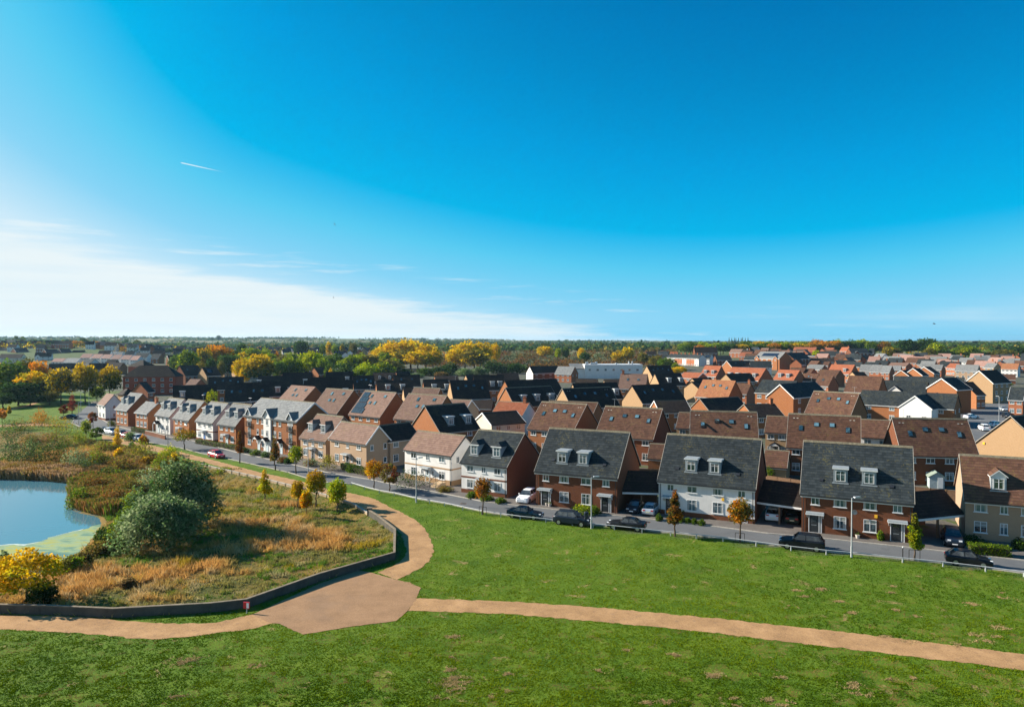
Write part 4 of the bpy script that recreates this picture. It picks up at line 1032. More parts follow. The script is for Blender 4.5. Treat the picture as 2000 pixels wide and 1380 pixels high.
def dormer(par, x, style, hd, ze, zr, rmat, detail, y0=None, small=1.0):
    sl = (zr - ze) / hd
    y = -hd + (1.05 if y0 is None else y0); zb = ze + (y + hd) * sl - .05
    w, h = (1.5 * small, 1.65 * small) if style != 'gabled' else (1.3 * small, 1.5 * small)
    yb = lambda z: -hd + (z - ze) / sl + .15
    b = MB(); zt = zb + h
    face = 'white_paint' if style in ('hip', 'gabled', 'roof_gable') else 'lead'
    for s in (-1, 1):
        x0, x1 = sorted((x + s * w / 2, x + s * (w / 2 - .1)))
        b.prism([(y, zb), (y, zt), (yb(zt), zt), (yb(zb), zb)], x0, x1, 'lead' if style != 'gabled' else 'white_paint')
    b.box(x - w / 2 + .1, x + w / 2 - .1, y + .03, y + .12, zb, zt, face)
    b.box(x - w / 2 - .12, x + w / 2 + .12, y - .18, y + .02, zb - .06, zb + .06, 'lead')
    d = b.build('dormer', par)
    r = MB()
    if style == 'flat':
        r.box(x - w / 2 - .14, x + w / 2 + .14, y - .2, yb(zt + .12), zt + .002, zt + .15, 'white_paint'); r.box(x - w / 2 - .12, x + w / 2 + .12, y - .18, yb(zt + .2), zt + .152, zt + .19, 'lead')
    elif style == 'hip':
        z2 = zt + .62; o = .16
        P = [(x - w / 2 - o, y - o, zt), (x + w / 2 + o, y - o, zt), (x + w / 2 + o, yb(zt), zt), (x - w / 2 - o, yb(zt), zt), (x, y + .5, z2), (x, yb(z2), z2)]
        r.poly(P, [(0, 1, 4), (1, 2, 5, 4), (3, 0, 4, 5), (0, 3, 2, 1)], rmat)
        r.box(x - w / 2 - o - .02, x + w / 2 + o + .02, y - o - .02, y - o + .06, zt - .1, zt + .03, 'white_paint')
    else:
        z2 = zt + w * .5; o = .14
        P = [(x - w / 2 - o, y - o, zt), (x + w / 2 + o, y - o, zt), (x, y - o, z2), (x - w / 2 - o, yb(zt), zt), (x + w / 2 + o, yb(zt), zt), (x, yb(z2), z2)]
        r.poly(P, [(0, 2, 5, 3), (1, 4, 5, 2)], rmat)
        r.poly([(px, py, pz - .1) for px, py, pz in P], [(0, 3, 5, 2), (1, 2, 5, 4)], 'white_paint')
        r.prism([(x - w / 2, zt - .02), (x, z2 - .12), (x + w / 2, zt - .02)], y, y + .08, 'white_paint', 'y')
        for s in (-1, 1):
            r.poly([(x + s * (w / 2 + o), y - o - .03, zt - .1), (x + s * (w / 2 + o), y - o - .03, zt + .03), (x, y - o - .03, z2 + .03), (x, y - o - .03, z2 - .12)], [(0, 1, 2, 3)], 'white_paint')
    r.build('dormer_roof', d)
    a, p = win_mesh(w * .72, h * .74, 1, detail, False)
    put('dormer_window', a, d, (x, y + .0, zb + .22))
    if p: put('dormer_pane', p, d, (x, y + .0, zb + .22))
def on_slope(hd, ze, zr, fs, off=.0):
    """point on the front slope, fs = share of the way up, off = out along its normal"""
    L = math.hypot(hd, zr - ze); c, s = hd / L, (zr - ze) / L
    return (-hd + fs * hd - s * off, ze + fs * (zr - ze) + c * off)
SK = {'4': [(.18, .55), (.40, .68), (.62, .68), (.84, .55)], '5': [(.34, .78), (.76, .80), (.42, .50), (.58, .50)], '1': [(.45, .55)], '2': [(.3, .6), (.7, .6)]}
def slab_on_roof(b, x0, x1, f0, f1, lo, hi, hd, ze, zr, mat):
    P = []
    for o in (lo, hi):
        for (x, f) in ((x0, f0), (x1, f0), (x1, f1), (x0, f1)):
            y, z = on_slope(hd, ze, zr, f, o); P.append((x, y, z))
    b.poly(P, [(0, 1, 2, 3), (4, 5, 6, 7), (0, 1, 5, 4), (1, 2, 6, 5), (2, 3, 7, 6), (3, 0, 4, 7)], mat)
def skylight(par, x, f, hd, ze, zr, opened=False, wide=False):
    L = math.hypot(hd, zr - ze); hw = .34 if not wide else .42; hl = (.55 if not wide else .42) / L
    b = MB(); slab_on_roof(b, x - hw, x + hw, f - hl, f + hl, .07, .15, hd, ze, zr, 'black_frame'); o = b.build('skylight', par)
    p = MB()
    if opened:
        P = []
        for (xx, ff, oo) in ((x - hw + .06, f - hl, .75), (x + hw - .06, f - hl, .75), (x + hw - .06, f + hl, .16), (x - hw + .06, f + hl, .16)):
            y, z = on_slope(hd, ze, zr, ff, oo); P.append((xx, y, z)); 
        P += [(a, y - .03, z + .04) for a, y, z in P]
        p.poly(P, [(0, 1, 2, 3), (4, 5, 6, 7), (0, 1, 5, 4), (1, 2, 6, 5), (2, 3, 7, 6), (3, 0, 4, 7)], 'glass_roof')
    else: slab_on_roof(p, x - hw + .07, x + hw - .07, f - hl * .84, f + hl * .84, .1, .162, hd, ze, zr, 'glass_roof')
    p.build('pane', o)
def house(key, t, x, y, a, w, hd, ze, zr, gz, wall, roof, opts, label, into=None):
    W, Rm = WALLS[wall], ROOFS[roof]; dist = math.hypot(x, y); near = dist < 200; det = dist < 330
    O = dict((q, True) for q in opts.split())
    ca, sa = math.cos(a), math.sin(a)
    cx, cy = x + ca * w / 2 - sa * hd, y + sa * w / 2 + ca * hd
    kind = {'c': ('apartment_building', 'apartment building'), 'g': ('garage', 'garage')}.get(t, ('house', 'house'))
    if into is None:
        r = empty(kind[0], (cx, cy, gz), a, label, kind[1], 'houses and other buildings of the estate'); loc, rot = (0, 0, 0), 0.
    else:
        r = into; q = Matrix.Rotation(-r.rotation_euler.z, 3, 'Z') @ Vector((cx - r.location.x, cy - r.location.y, 0)); loc, rot = (q.x, q.y, gz - r.location.z), a - r.rotation_euler.z
    pre = 'wing_' if into else ''
    below = -2.5 if gz > .3 else -.6
    h2 = w / 2
    hip = 'hip' in O
    b = MB()
    if hip: b.box(-h2, h2, -hd, hd, below, ze + .05, W)
    else: b.prism([(-hd, below), (hd, below), (hd, ze), (0, zr - .16), (-hd, ze)], -h2, h2, W)
    wl = b.build(pre + 'wall', r, loc, rot)
    P = wl if into else r
    b = MB()
    if hip:
        o = .45; k = min(hd, h2 * .9)
        PP = [(-h2 - o, -hd - o, ze), (h2 + o, -hd - o, ze), (h2 + o, hd + o, ze), (-h2 - o, hd + o, ze), (-h2 + k, 0, zr), (h2 - k, 0, zr)]
        b.poly(PP, [(0, 1, 5, 4), (1, 2, 5), (2, 3, 4, 5), (3, 0, 4), (0, 3, 2, 1)], Rm)
    else:
        b.prism(roof_outline(hd, ze, zr), -h2 - .16, h2 + .16, Rm)
        if det: b.prism([(-.2, zr - .12), (0, zr + .13), (.2, zr - .12)], -h2 - .17, h2 + .17, 'ridge_tile' if near else Rm)
    rf = b.build(pre + 'roof', r, loc, rot) if into else b.build('roof', r)
    # eaves board and gutter
    if det and not hip:
        b = MB(); sl = (zr - ze) / hd; yo = -hd - .28; zo = ze - .28 * sl
        b.box(-h2 - .1, h2 + .1, yo - .015, yo + .05, zo - .26, zo - .02, 'white_paint')
        b.box(-h2 - .15, h2 + .15, yo - .12, yo - .018, zo - .12, zo - .01, 'black_metal' if near else 'white_paint')
        b.box(-h2 + .01, h2 - .01, yo + .05, -hd + .01, zo - .2, zo - .14, 'white_paint')
        b.build('gutter', P)
    elif not hip:
        b = MB(); b.box(-h2, h2, -hd - .34, -hd - .282, ze - .55, ze - .32, 'white_paint'); b.build('gutter', P)
    if near and 'bb' not in O and 'bbd' not in O and not hip:
        o2 = roof_outline(hd, ze, zr); z0 = o2[0][1]; e = hd + .27
        for sx in (-1, 1):
            b = MB(); xa = sx * (h2 + .162)
            b.prism([(-e, z0 + .035), (0, zr + .09), (e, z0 + .035), (e, z0 - .07), (0, zr - .02), (-e, z0 - .07)], min(xa, xa + sx * .04), max(xa, xa + sx * .04), 'kerb_stone'); b.build('verge', P)
    if ('bb' in O or 'bbd' in O) and not hip:
        m = 'white_paint' if 'bb' in O else 'black_metal'; o2 = roof_outline(hd, ze, zr); z0 = o2[0][1]; e = hd + .28
        for sx in (-1, 1):
            b = MB(); xa = sx * (h2 + .162)
            b.prism([(-e, z0 + .04), (0, zr + .10), (e, z0 + .04), (e, z0 - .28), (0, zr - .25), (-e, z0 - .28)], min(xa, xa + sx * .06), max(xa, xa + sx * .06), m); b.build('bargeboard', P)
    for q in opts.split():
        if q.startswith('ch'):
            fx = float(q[2:]); xx = -h2 + .4 + (w - .8) * fx; b = MB()
            b.box(xx - .38, xx + .38, -.32, .32, zr - .7, zr + 1.15, 'brick_bright' if wall != 'T' else 'brick_tan'); b.box(xx - .44, xx + .44, -.38, .38, zr + 1.15, zr + 1.28, 'brick_red')
            for s in (-.18, .18): b.tube((xx + s, 0, zr + 1.28), (xx + s, 0, zr + 1.6), .11, .09, 'tile_red', 7)
            b.build('chimney', rf)
        elif q[:2] in ('df', 'dh', 'dg', 'dr') and '@' in q:
            st = {'df': 'flat', 'dh': 'hip', 'dg': 'gabled', 'dr': 'roof_gable'}[q[:2]]
            for f in q.split('@')[1].split(','):
                dormer(P, -h2 + w * float(f), st, hd, ze, zr, Rm, det, small=.8 if q[:2] == 'dg' else 1.0)
        elif q[0] == 's' and q[1:2] in '1245' and len(q) in (2, 3) and q[1:2]:
            if q[1] == '4' and near:
                for fx in (.06, .11, .86, .91):
                    b = MB(); slab_on_roof(b, -h2 + w * fx, -h2 + w * fx + .28, .845, .862, .08, .11, hd, ze, zr, 'kerb_stone'); b.build('roof_vent', P)
            for i, (fx, fs) in enumerate(SK[q[1]]): skylight(P, -h2 + w * fx, fs, hd, ze, zr, opened=q.endswith('o') and i < 2, wide=(i in (1, 2)))
        elif q == 'solar':
            for (f0, f1, xa, xb) in ((.72, .93, .03, .24), (.50, .71, .03, .30), (.42, .50, .1, .1), (.26, .48, .03, .34), (.04, .25, .03, .40)):
                if xb - xa < .05: continue
                n = max(2, round((xb - xa) * w / 1.0))
                for i in range(n):
                    b = MB(); x0 = -h2 + w * xa + (xb - xa) * w * i / n; x1 = -h2 + w * xa + (xb - xa) * w * (i + 1) / n
                    slab_on_roof(b, x0 + .03, x1 - .03, f0, f1, .1, .16, hd, ze, zr, 'solar'); b.build('solar_panel', P)
        elif q in ('sol', 'sol2'):
            for i in range(4 if q == 'sol' else 2):
                b = MB(); x0 = -h2 + w * (.2 + .16 * i); slab_on_roof(b, x0, x0 + w * .15, .3, .75, .1, .17, hd, ze, zr, 'solar'); b.build('solar_panel', P)
        elif q.startswith('wg') and '@' in q:
            for f in q.split('@')[1].split(','):
                xx = -h2 + w * float(f); gw = 1.9; zt = ze - .1; z2 = ze + gw * .75; sl = (zr - ze) / hd
                b = MB(); b.prism([(xx - gw, below), (xx + gw, below), (xx + gw, zt), (xx, z2), (xx - gw, zt)], -hd - .5, -hd + 3.0, W if W != 'brick_orange' and t != 'c' else ('render_white' if t == 'b' else W), 'y')
                gb = b.build('front_gable', P)
                b = MB(); o = [(xx - gw - .2, zt - .1), (xx, z2 + .1), (xx + gw + .2, zt - .1), (xx + gw + .2, zt + .06), (xx, z2 + .28), (xx - gw - .2, zt + .06)]
                b.prism(o, -hd - .68, -hd + 3.2, Rm, 'y'); b.build('gable_roof', gb)
                b = MB(); b.prism([(p, z - .02) for p, z in o], -hd - .76, -hd - .69, 'white_paint', 'y'); b.build('bargeboard', gb)
                window(P, xx, -hd - .5, ze - 1.6, 1.0, 1.1, 1, detail=False)
    # windows and doors, storey by storey
    nw = next((int(q[1:]) for q in opts.split() if q[0] == 'w' and q[1:].isdigit()), 2)
    fl = 3 if t == 'c' else (1 if t == 'g' else 2); fh = ze / fl if fl > 1 else 2.4
    dq = next((q for q in opts.split() if q[0] == 'd' and q[1:2].isdigit() and '@' not in q and ':' not in q), '')
    dcols = [int(c) for c in dq[1:].rstrip('bp').split(',')] if dq else []
    fr = -hd
    semi = near and nw == 4 and dcols
    cols = [-h2 + w * (i + .5) / nw for i in range(nw)] if nw else []
    if semi: cols = [-h2 + w * f for f in (.13, .36, .63, .87)]
    elif nw == 3 and w < 12: cols = [-h2 + w * f for f in (.2, .5, .8)]
    if 'apt' not in O:
        for s in range(fl):
            for i, xx in enumerate(cols):
                z = fh * s + (.85 if s == 0 else .78)
                if fl == 2 and s == 1: z = ze - 1.42
                if s == 0 and i in dcols and near:
                    door(P, xx, fr, 'door_blue' if dq.endswith('b') else ('door_dark' if dist < 112 or wall == 'B' else 'door_pale'), dist < 112, 'porch' if dq.endswith('p') else 'flat'); continue
                ww = min(1.25 if not semi else (.9 if (i in (0, 3)) else 1.32), w / nw * .62); 
                if nw == 3 and i == 1 and near: ww = .75
                hh = (1.42 if semi else 1.28) if s == 0 else 1.15
                window(P, xx, fr, z, ww, hh, 1, detail=det)
        if near and nw == 3 and dcols and dist < 135 and wall in 'WB' and key in ('H6', 'H7'):
            for s in (-1.25, 1.25): window(P, cols[1] + s, fr, 1.2, .42, .8, 0)
    for q, sx in (('gw', 1), ('gwL', 1), ('gws', 1)):
        if q in O:
            for s in range(1, fl) if q == 'gw' else range(fl):
                for yy in ((-.5, .5) if q != 'gws' else (0,)):
                    window(P, sx * h2, yy * hd * 1.1, fh * s + 1.0, .7, 1.0, 0 if q != 'gw' else 1, math.pi / 2, det)
    if key == 'N21b':
        for yy in (-2.2, 1.6): window(P, -h2, yy, 1.4, 1.2, 1.4, 1, -math.pi / 2, det)
    if key in ('N2',): window(P, -h2, 0, 3.2, .9, 1.1, 1, -math.pi / 2, True)
    if 'plinth' in O or 'plinthT' in O:
        m = 'brick_tan' if 'plinthT' in O else 'brick_red'; b = MB(); z1 = .62 if 'plinth' in O else .85
        b.box(-h2 - .03, h2 + .03, -hd - .035, hd + .03, -.5, z1, m); b.build('plinth', P)
    if 'band' in O or 'bandT' in O:
        m = 'brick_tan' if 'bandT' in O else 'brick_red'; b = MB(); b.box(-h2 - .035, h2 + .035, -hd - .04, hd + .035, ze / 2 - .02, ze / 2 + .2, m); b.build('string_course', P)
    if 'pipe' in O:
        for s in ((1,) if key in ('H5', 'H6', 'N27') else (-1, 1)):
            b = MB(); b.tube((s * (h2 - .22), -hd - .09, .1), (s * (h2 - .22), -hd - .09, ze - .5), .05, .05, 'black_metal', 6); b.build('drainpipe', P)
    if 'alarm' in O:
        b = MB(); b.box(.17 * w, .17 * w + .3, -hd - .1, -hd, 2.55, 2.9, 'yellow_box'); b.build('alarm_box', P)
    if 'alarmL' in O:
        b = MB(); b.box(-h2 - .12, -h2, hd * .72, hd * .72 + .32, ze - .1, ze + .25, 'yellow_box'); b.build('alarm_box', P)
    if 'dish' in O:
        b = MB(); n = 12; R0 = .32; xx, yy, zz = 0.0, -hd - .42, 3.05
        ring = [(xx + R0 * math.cos(i * 2 * math.pi / n) - .1, yy - .12 * math.sin(i * 2 * math.pi / n), zz + R0 * math.sin(i * 2 * math.pi / n)) for i in range(n)]
        b.poly(ring + [(xx - .02, yy + .12, zz - .03)], [(i, (i + 1) % n, n) for i in range(n)], 'metal_grey'); b.tube((xx, -hd, zz), (xx, yy + .1, zz), .03, .03, 'metal_grey', 6); b.build('satellite_dish', P)
    if near and 'df' in opts and key[0] == 'H':
        for fx, fs in ((.16, .22), (.80, .20)):
            b = MB(); slab_on_roof(b, -h2 + w * fx, -h2 + w * fx + .45, fs, fs + .05, .06, .13, hd, ze, zr, 'black_frame'); b.build('roof_vent', P)
    if key in ('S7', 'S10', 'S4', 'H10', 'H12', 'S1', 'N6', 'N20', 'M1', 'N16', 'D5', 'S5'):
        b = MB(); xx = h2 * (.8 if len(key) % 2 else -.7); b.tube((xx, .12, zr - .2), (xx, .12, zr + 1.5), .028, .022, 'metal_grey', 6); b.tube((xx - .55, .12, zr + 1.4), (xx + .55, .12, zr + 1.4), .018, .018, 'metal_grey', 5)
        for q in range(5): b.tube((xx - .5 + .24 * q, -.14, zr + 1.4), (xx - .5 + .24 * q, .38, zr + 1.4), .012, .012, 'metal_grey', 4)
        b.build('aerial', P)
    if 'por' in O: door(P, -.3, fr, 'door_dark', False, 'porch')
    if key == 'H5':      # the right gable is bare brick
        b = MB(); b.prism([(-hd, -.4), (hd, -.4), (hd, ze - .03), (0, zr - .24), (-hd, ze - .03)], h2 + .002, h2 + .045, 'brick_red'); b.build('brick_gable', r)
    if key == 'H3':
        b = MB(); b.prism([(-hd, -.4), (hd, -.4), (hd, ze - .03), (0, zr - .24), (-hd, ze - .03)], h2 + .002, h2 + .045, 'brick_red'); b.build('brick_gable', r)
    if key == 'M8':
        b = MB(); b.box(-h2 + .1, h2 + .03, -hd - .04, -hd + .02, 1.5, ze - .1, 'brick_red'); b.build('brick_front', r)
    if 'apt' in O: apartment_front(r, w, hd, ze, zr, Rm)
    return r
def apartment_front(r, w, hd, ze, zr, Rm):
    h2 = w / 2; fr = -hd; fh = ze / 3
    # white central bay with its own gable, two flanking gabled wall dormers with balconies
    b = MB(); x0, x1 = -1.3 - .4, 1.3 - .4
    b.prism([(x0, -.4), (x1, -.4), (x1, ze + .2), ((x0 + x1) / 2, ze + 1.6), (x0, ze + .2)], fr - .35, fr + 2.4, 'render_white', 'y'); bay = b.build('white_bay', r)
    for (c, ww) in (((x0 + x1) / 2, 1.3), (-h2 + 1.9, .9), (h2 - 2.1, .9)):
        y0 = fr - (.35 if ww > 1 else .06); zt = ze + .1
        if ww < 1:
            b = MB(); b.prism([(c - ww, ze - 1.2), (c + ww, ze - 1.2), (c + ww, zt), (c, zt + 1.15), (c - ww, zt)], y0, fr + 2.2, 'white_paint', 'y'); b.build('front_gable', r)
        b = MB(); k = 1.15 if ww < 1 else 1.4
        o = [(c - ww - .25, zt - .1), (c, zt + k + .12), (c + ww + .25, zt - .1), (c + ww + .25, zt + .08), (c, zt + k + .32), (c - ww - .25, zt + .08)]
        b.prism(o, y0 - .25, fr + 2.6, Rm, 'y'); b.prism([(p, q - .02) for p, q in o], y0 - .32, y0 - .255, 'white_paint', 'y'); b.build('gable_roof', r)
    for c in (-h2 + 1.9, h2 - 2.1):
        for s in (1, 2):
            window(r, c, fr - .07 * (s == 2), fh * s + .1, 1.15, 2.0, 1, sill=False, name='balcony_door')
            b = MB(); b.box(c - .85, c + .85, fr - .42, fr, fh * s - .02, fh * s + .05, 'black_metal'); b.box(c - .85, c + .85, fr - .42, fr - .38, fh * s + 1.02, fh * s + 1.08, 'black_metal')
            for i in range(13): xx = c - .83 + 1.66 * i / 12; b.box(xx - .018, xx + .018, fr - .415, fr - .385, fh * s + .05, fh * s + 1.02, 'black_metal')
            b.build('balcony', r)
        window(r, c, fr, .85, 1.2, 1.25, 1)
    for f, ww in ((.27, .7), (.37, 1.0), (.60, 1.0), (.70, .8)):
        for s in range(3):
            if s == 0 and f in (.27, .70): continue
            window(r, -h2 + w * f, fr, fh * s + .85, ww, 1.2, 1 if ww > .8 else 0)
    for s in range(1, 3): window(r, (x0 + x1) / 2, fr - .35, fh * s + .8, .75, 1.3, 1)
    for f in (.29, .72): door(r, -h2 + w * f, fr, 'door_pale', False, 'gable')
    door(r, (x0 + x1) / 2, fr - .35, 'door_pale', False, 'gable')

STYLE = {}
for line in STYLE_TXT.strip().splitlines():
    k, wl_, rf_, op_, lb_ = line.split('|'); STYLE[k] = (wl_, rf_, op_, lb_)
WING = {'N16b': ('N16', 'O', 'S', 'w4 gut'), 'N21b': ('N21', 'W', 'S', 'w0 bb'), 'N23b': ('N23', 'O', 'S', 'w0 bb'), 'G4b': ('G4', 'R', 'S', 'w5'), 'L1b': ('L1', 'Q', 'D', 'hip w0'), 'G7b': ('G7', 'R', 'S', 'w1')}
ROOT = {}
for k, v in FIT.items():
    if k in STYLE: ROOT[k] = house(k, v[0], *v[1:], *STYLE[k])
for k, (m, wl_, rf_, op_) in WING.items():
    v = FIT[k]; house(k, v[0], *v[1:], wl_, rf_, op_, '', into=ROOT[m])

_, x_, y_, a_, w_, hd_ = FIT['H7'][:6]
fx, fy = x_ + math.cos(a_) * w_, y_ + math.sin(a_) * w_; nx_, ny_ = -math.sin(a_), math.cos(a_)
house('H7w', 'b', fx + nx_ * (2 * hd_ - .6), fy + ny_ * (2 * hd_ - .6), a_ + math.pi / 2, 7.5, 3.0, 4.9, 7.3, 0.0, 'B', 'D', 'w2 gut', '', into=ROOT['H7'])

# crowded distant rows: houses that nothing in the photo tells apart share a label; past those, the far village is one mass
VIL = MB()
def far_box(x, y, z, a, w, hd, ze, zr, W, R):
    c, s_ = math.cos(a), math.sin(a)
    T = lambda u, v, q: (x + c * u - s_ * v, y + s_ * u + c * v, z + q)
    h = w / 2; P = [T(u, v, q) for u in (-h, h) for v, q in ((-hd, -1), (hd, -1), (hd, ze), (0, zr - .2), (-hd, ze))]
    VIL.poly(P, [(0, 1, 2, 3, 4), (9, 8, 7, 6, 5), (0, 5, 6, 1), (1, 6, 7, 2), (4, 9, 5, 0)], W)
    o = roof_outline(hd, ze, zr); P = [T(u, v, q) for u in (-h - .15, h + .15) for v, q in o]
    VIL.poly(P, [(0, 1, 7, 6), (1, 2, 8, 7), (2, 3, 9, 8), (3, 4, 10, 9), (4, 5, 11, 10), (5, 0, 6, 11), (0, 5, 4, 1), (1, 4, 3, 2), (6, 7, 10, 11), (7, 8, 9, 10)], R)
USED = [(v[1], v[2]) for v in FIT.values()]
def infill(px0, px1, D0, D1, step, ang, kinds, lab, seed, gap=12.5, most=60, extra=0):
    rnd = random.Random(seed); k = 0; D = D0
    while D < D1:
        px = px0 + rnd.uniform(0, 20)
        while px < px1 and k < most + extra:
            x = (px - 1000) / FPX * D; y = D + rnd.uniform(-7, 7); w = rnd.uniform(7.5, 12)
            if all(math.hypot(x - u[0], y - u[1]) > gap for u in USED):
                USED.append((x, y)); wl_, rf_ = rnd.choice(kinds); k += 1; zr_ = rnd.uniform(7.8, 8.6); a = math.radians(ang + rnd.uniform(-9, 9) + (90 if rnd.random() < .25 else 0)); z = float(land(np.array([x]), np.array([y]))[0])
                if k <= most: house('in%d' % k, 'b', x, y, a, w, 4.0, 4.9, zr_, z, wl_, rf_, 'w3' + (' ch.9' if rnd.random() < .3 else ''), lab)
                else: far_box(x, y, z, a, w, 4.0, 4.9, zr_, WALLS[wl_], ROOFS[rf_])
            px += rnd.uniform(16, 24) * FPX / D * .62
        D += step
infill(1560, 2000, 470, 640, 24, -46, [('X', 'N'), ('X', 'P'), ('O', 'U'), ('X', 'K'), ('W', 'P'), ('O', 'S'), ('X', 'N')], 'small house packed in the crowded rows of mixed roofs at upper right', 5, 12.5, 38, 12)
infill(1440, 1640, 560, 760, 30, -40, [('R', 'D'), ('X', 'E'), ('O', 'S'), ('X', 'N'), ('X', 'U')], 'small house packed in the shaded rows before the long wood', 6, 13, 16, 10)
infill(190, 730, 650, 1150, 45, 15, [('W', 'D'), ('R', 'D'), ('T', 'S'), ('X', 'K'), ('W', 'S'), ('R', 'S')], 'tiny dark roofed house in the distant village beyond the round grove', 7, 13.5, 30, 110)
infill(0, 330, 700, 980, 55, 15, [('W', 'D'), ('R', 'D'), ('R', 'S'), ('X', 'D')], 'small dark roofed house on the wooded rise at far left', 8, 16, 12, 14)
tag(VIL.build('far_village'), kind='stuff')

# ------------------------------------------------------------------ trees, shrubs, hedges
def leaf_quads(P, size, rng, up=.35):
    """a leaf-sized quad at every point, turned every way"""
    n = len(P); nrm = rng.normal(size=(n, 3)); nrm[:, 2] = np.abs(nrm[:, 2]) + up; nrm /= np.linalg.norm(nrm, axis=1, keepdims=True)
    a = np.cross(nrm, rng.normal(size=(n, 3))); a /= np.linalg.norm(a, axis=1, keepdims=True) + 1e-9; b = np.cross(nrm, a)
    s = (size * rng.uniform(.55, 1.3, n))[:, None]; w = s * rng.uniform(.5, .9, n)[:, None]
    V = np.stack([P - a * s, P + b * w, P + a * s, P - b * w], 1).reshape(-1, 3)
    return V, np.arange(4 * n).reshape(-1, 4)
def crown_points(n, lobes, rng, shell=.55):
    """points in a crown made of many clumps; lobes: (x, y, z, rx, ry, rz)"""
    L = np.array(lobes); vol = L[:, 3] * L[:, 4] * L[:, 5]; pick = rng.choice(len(L), n, p=vol / vol.sum())
    d = rng.normal(size=(n, 3)); d /= np.linalg.norm(d, axis=1, keepdims=True)
    r = rng.uniform(0, 1, n) ** (1 / 3.0); r = np.where(rng.random(n) < shell, .75 + .3 * rng.random(n), r)
    lump = 1 + .22 * np.sin(d[:, 0] * 7 + pick) * np.sin(d[:, 1] * 6 + 2 * pick) + .15 * np.sin(d[:, 2] * 9 + pick)
    return L[pick, :3] + d * (r * lump)[:, None] * L[pick, 3:], pick
def make_lobes(w, h, kind, rng, n=None):
    out = []
    if kind == 'round':
        n = n or 11
        for i in range(n):
            t = i / n; a = i * 2.4; zr = .25 + .65 * t; R = math.sin(math.pi * min(.98, .16 + .80 * t)) * .40
            out.append((math.cos(a) * R * w, math.sin(a) * R * w, h * (zr - .05 + rng.uniform(-.06, .06)), w * rng.uniform(.12, .24), w * rng.uniform(.12, .24), h * rng.uniform(.08, .17)))
    elif kind == 'column':
        for i in range(n or 8):
            t = i / 7; a = i * 2.4; R = .17 * (1 - t * .75)
            out.append((math.cos(a) * R * w, math.sin(a) * R * w, h * (.12 + .78 * t), w * (.36 - .22 * t), w * (.36 - .22 * t), h * .13))
    elif kind == 'bush':
        n = n or 9
        for i in range(n):
            a = i * 2.4; R = (.36 if n < 15 else .42) * math.sqrt(i / n); q = 1 if n < 15 else .68
            out.append((math.cos(a) * R * w, math.sin(a) * R * w, h * (.52 + (0 if n < 15 else .12) - (.30 if n < 15 else .42) * (i / n) + rng.uniform(-.06, .08) / q), w * rng.uniform(.17, .26) * q, w * rng.uniform(.17, .26) * q, h * rng.uniform(.26, .38) * q))
    elif kind == 'dome':
        n = n or 20
        for i in range(n):
            dz = .98 - 1.6 * (i + .5) / n; rr = math.sqrt(max(0, 1 - dz * dz)); a = i * 2.4
            out.append((math.cos(a) * rr * w * .33, math.sin(a) * rr * w * .33, h * (.54 + .33 * dz + rng.uniform(-.03, .03)), w * rng.uniform(.14, .21), w * rng.uniform(.14, .21), h * rng.uniform(.12, .2)))
        out.append((0, 0, h * .5, w * .3, w * .3, h * .33))
    elif kind == 'spread':
        n = n or 15
        for i in range(n):
            a = i * 2.4; R = .40 * math.sqrt(i / n)
            out.append((math.cos(a) * R * w, math.sin(a) * R * w, h * (.66 - .34 * (i / n) ** 1.3 + rng.uniform(-.08, .12)), w * rng.uniform(.12, .2), w * rng.uniform(.12, .2), h * rng.uniform(.13, .22)))
    return out
def crown_mesh(w, h, z0, kind, cols, n, leaf, seed, nl=None, mat='leaves', top=None, shell=.55):
    rng = np.random.default_rng(seed); lobes = make_lobes(w, h, kind, rng, nl); P, pick = crown_points(n, lobes, rng, shell)
    P[:, 2] = np.maximum(P[:, 2], .02 * h) + z0
    V, F = leaf_quads(P, np.full(n, leaf), rng)
    C_ = np.array(cols); k = rng.integers(0, len(C_), len(lobes))[pick]; mixr = rng.random(n) < .35; k = np.where(mixr, rng.integers(0, len(C_), n), k)
    col = C_[k] * rng.uniform(.7, 1.3, (n, 1))
    if top is not None:
        f = np.clip((P[:, 2] - z0) / h * 1.5 - .55 + rng.normal(0, .2, n), 0, 1)[:, None]; col = col * (1 - f) + np.array(top) * f * rng.uniform(.8, 1.25, (n, 1))
    return np_mesh('crown', V, F, [mat], col)
def trunk_mesh(h, r, z_split, w, seed, limbs=5):
    rnd = random.Random(seed); b = MB(); p = Vector((0, 0, -.3)); r0 = r
    for i in range(4):
        q = Vector((rnd.uniform(-.05, .05) * h * .3, rnd.uniform(-.05, .05) * h * .3, z_split * (i + 1) / 4)); b.tube(p, q, r0, r0 * .86, 'bark', 8); p = q; r0 *= .86
    for i in range(limbs):
        a = i * 2.4 + rnd.random(); q = p + Vector((math.cos(a) * w * .28, math.sin(a) * w * .28, (h - z_split) * rnd.uniform(.4, .75))); m = p.lerp(q, .5) + Vector((0, 0, h * .04))
        b.tube(p, m, r0 * .6, r0 * .4, 'bark', 6); b.tube(m, q, r0 * .4, r0 * .12, 'bark', 5)
    return b.mesh('trunk')
GREEN = [(.07, .13, .014), (.10, .165, .018), (.05, .09, .013), (.14, .18, .02)]
DGREEN = [(.035, .08, .018), (.05, .10, .022), (.026, .055, .014), (.07, .115, .024)]
LIME = [(.30, .36, .010), (.40, .40, .012), (.20, .28, .014)]
YELL = [(.66, .42, .008), (.58, .40, .010), (.38, .34, .018), (.70, .36, .008)]
GOLD = [(.66, .43, .006), (.58, .36, .008), (.44, .36, .014), (.70, .46, .008)]
ORNG = [(.60, .22, .010), (.50, .18, .012), (.32, .18, .015), (.64, .28, .010)]
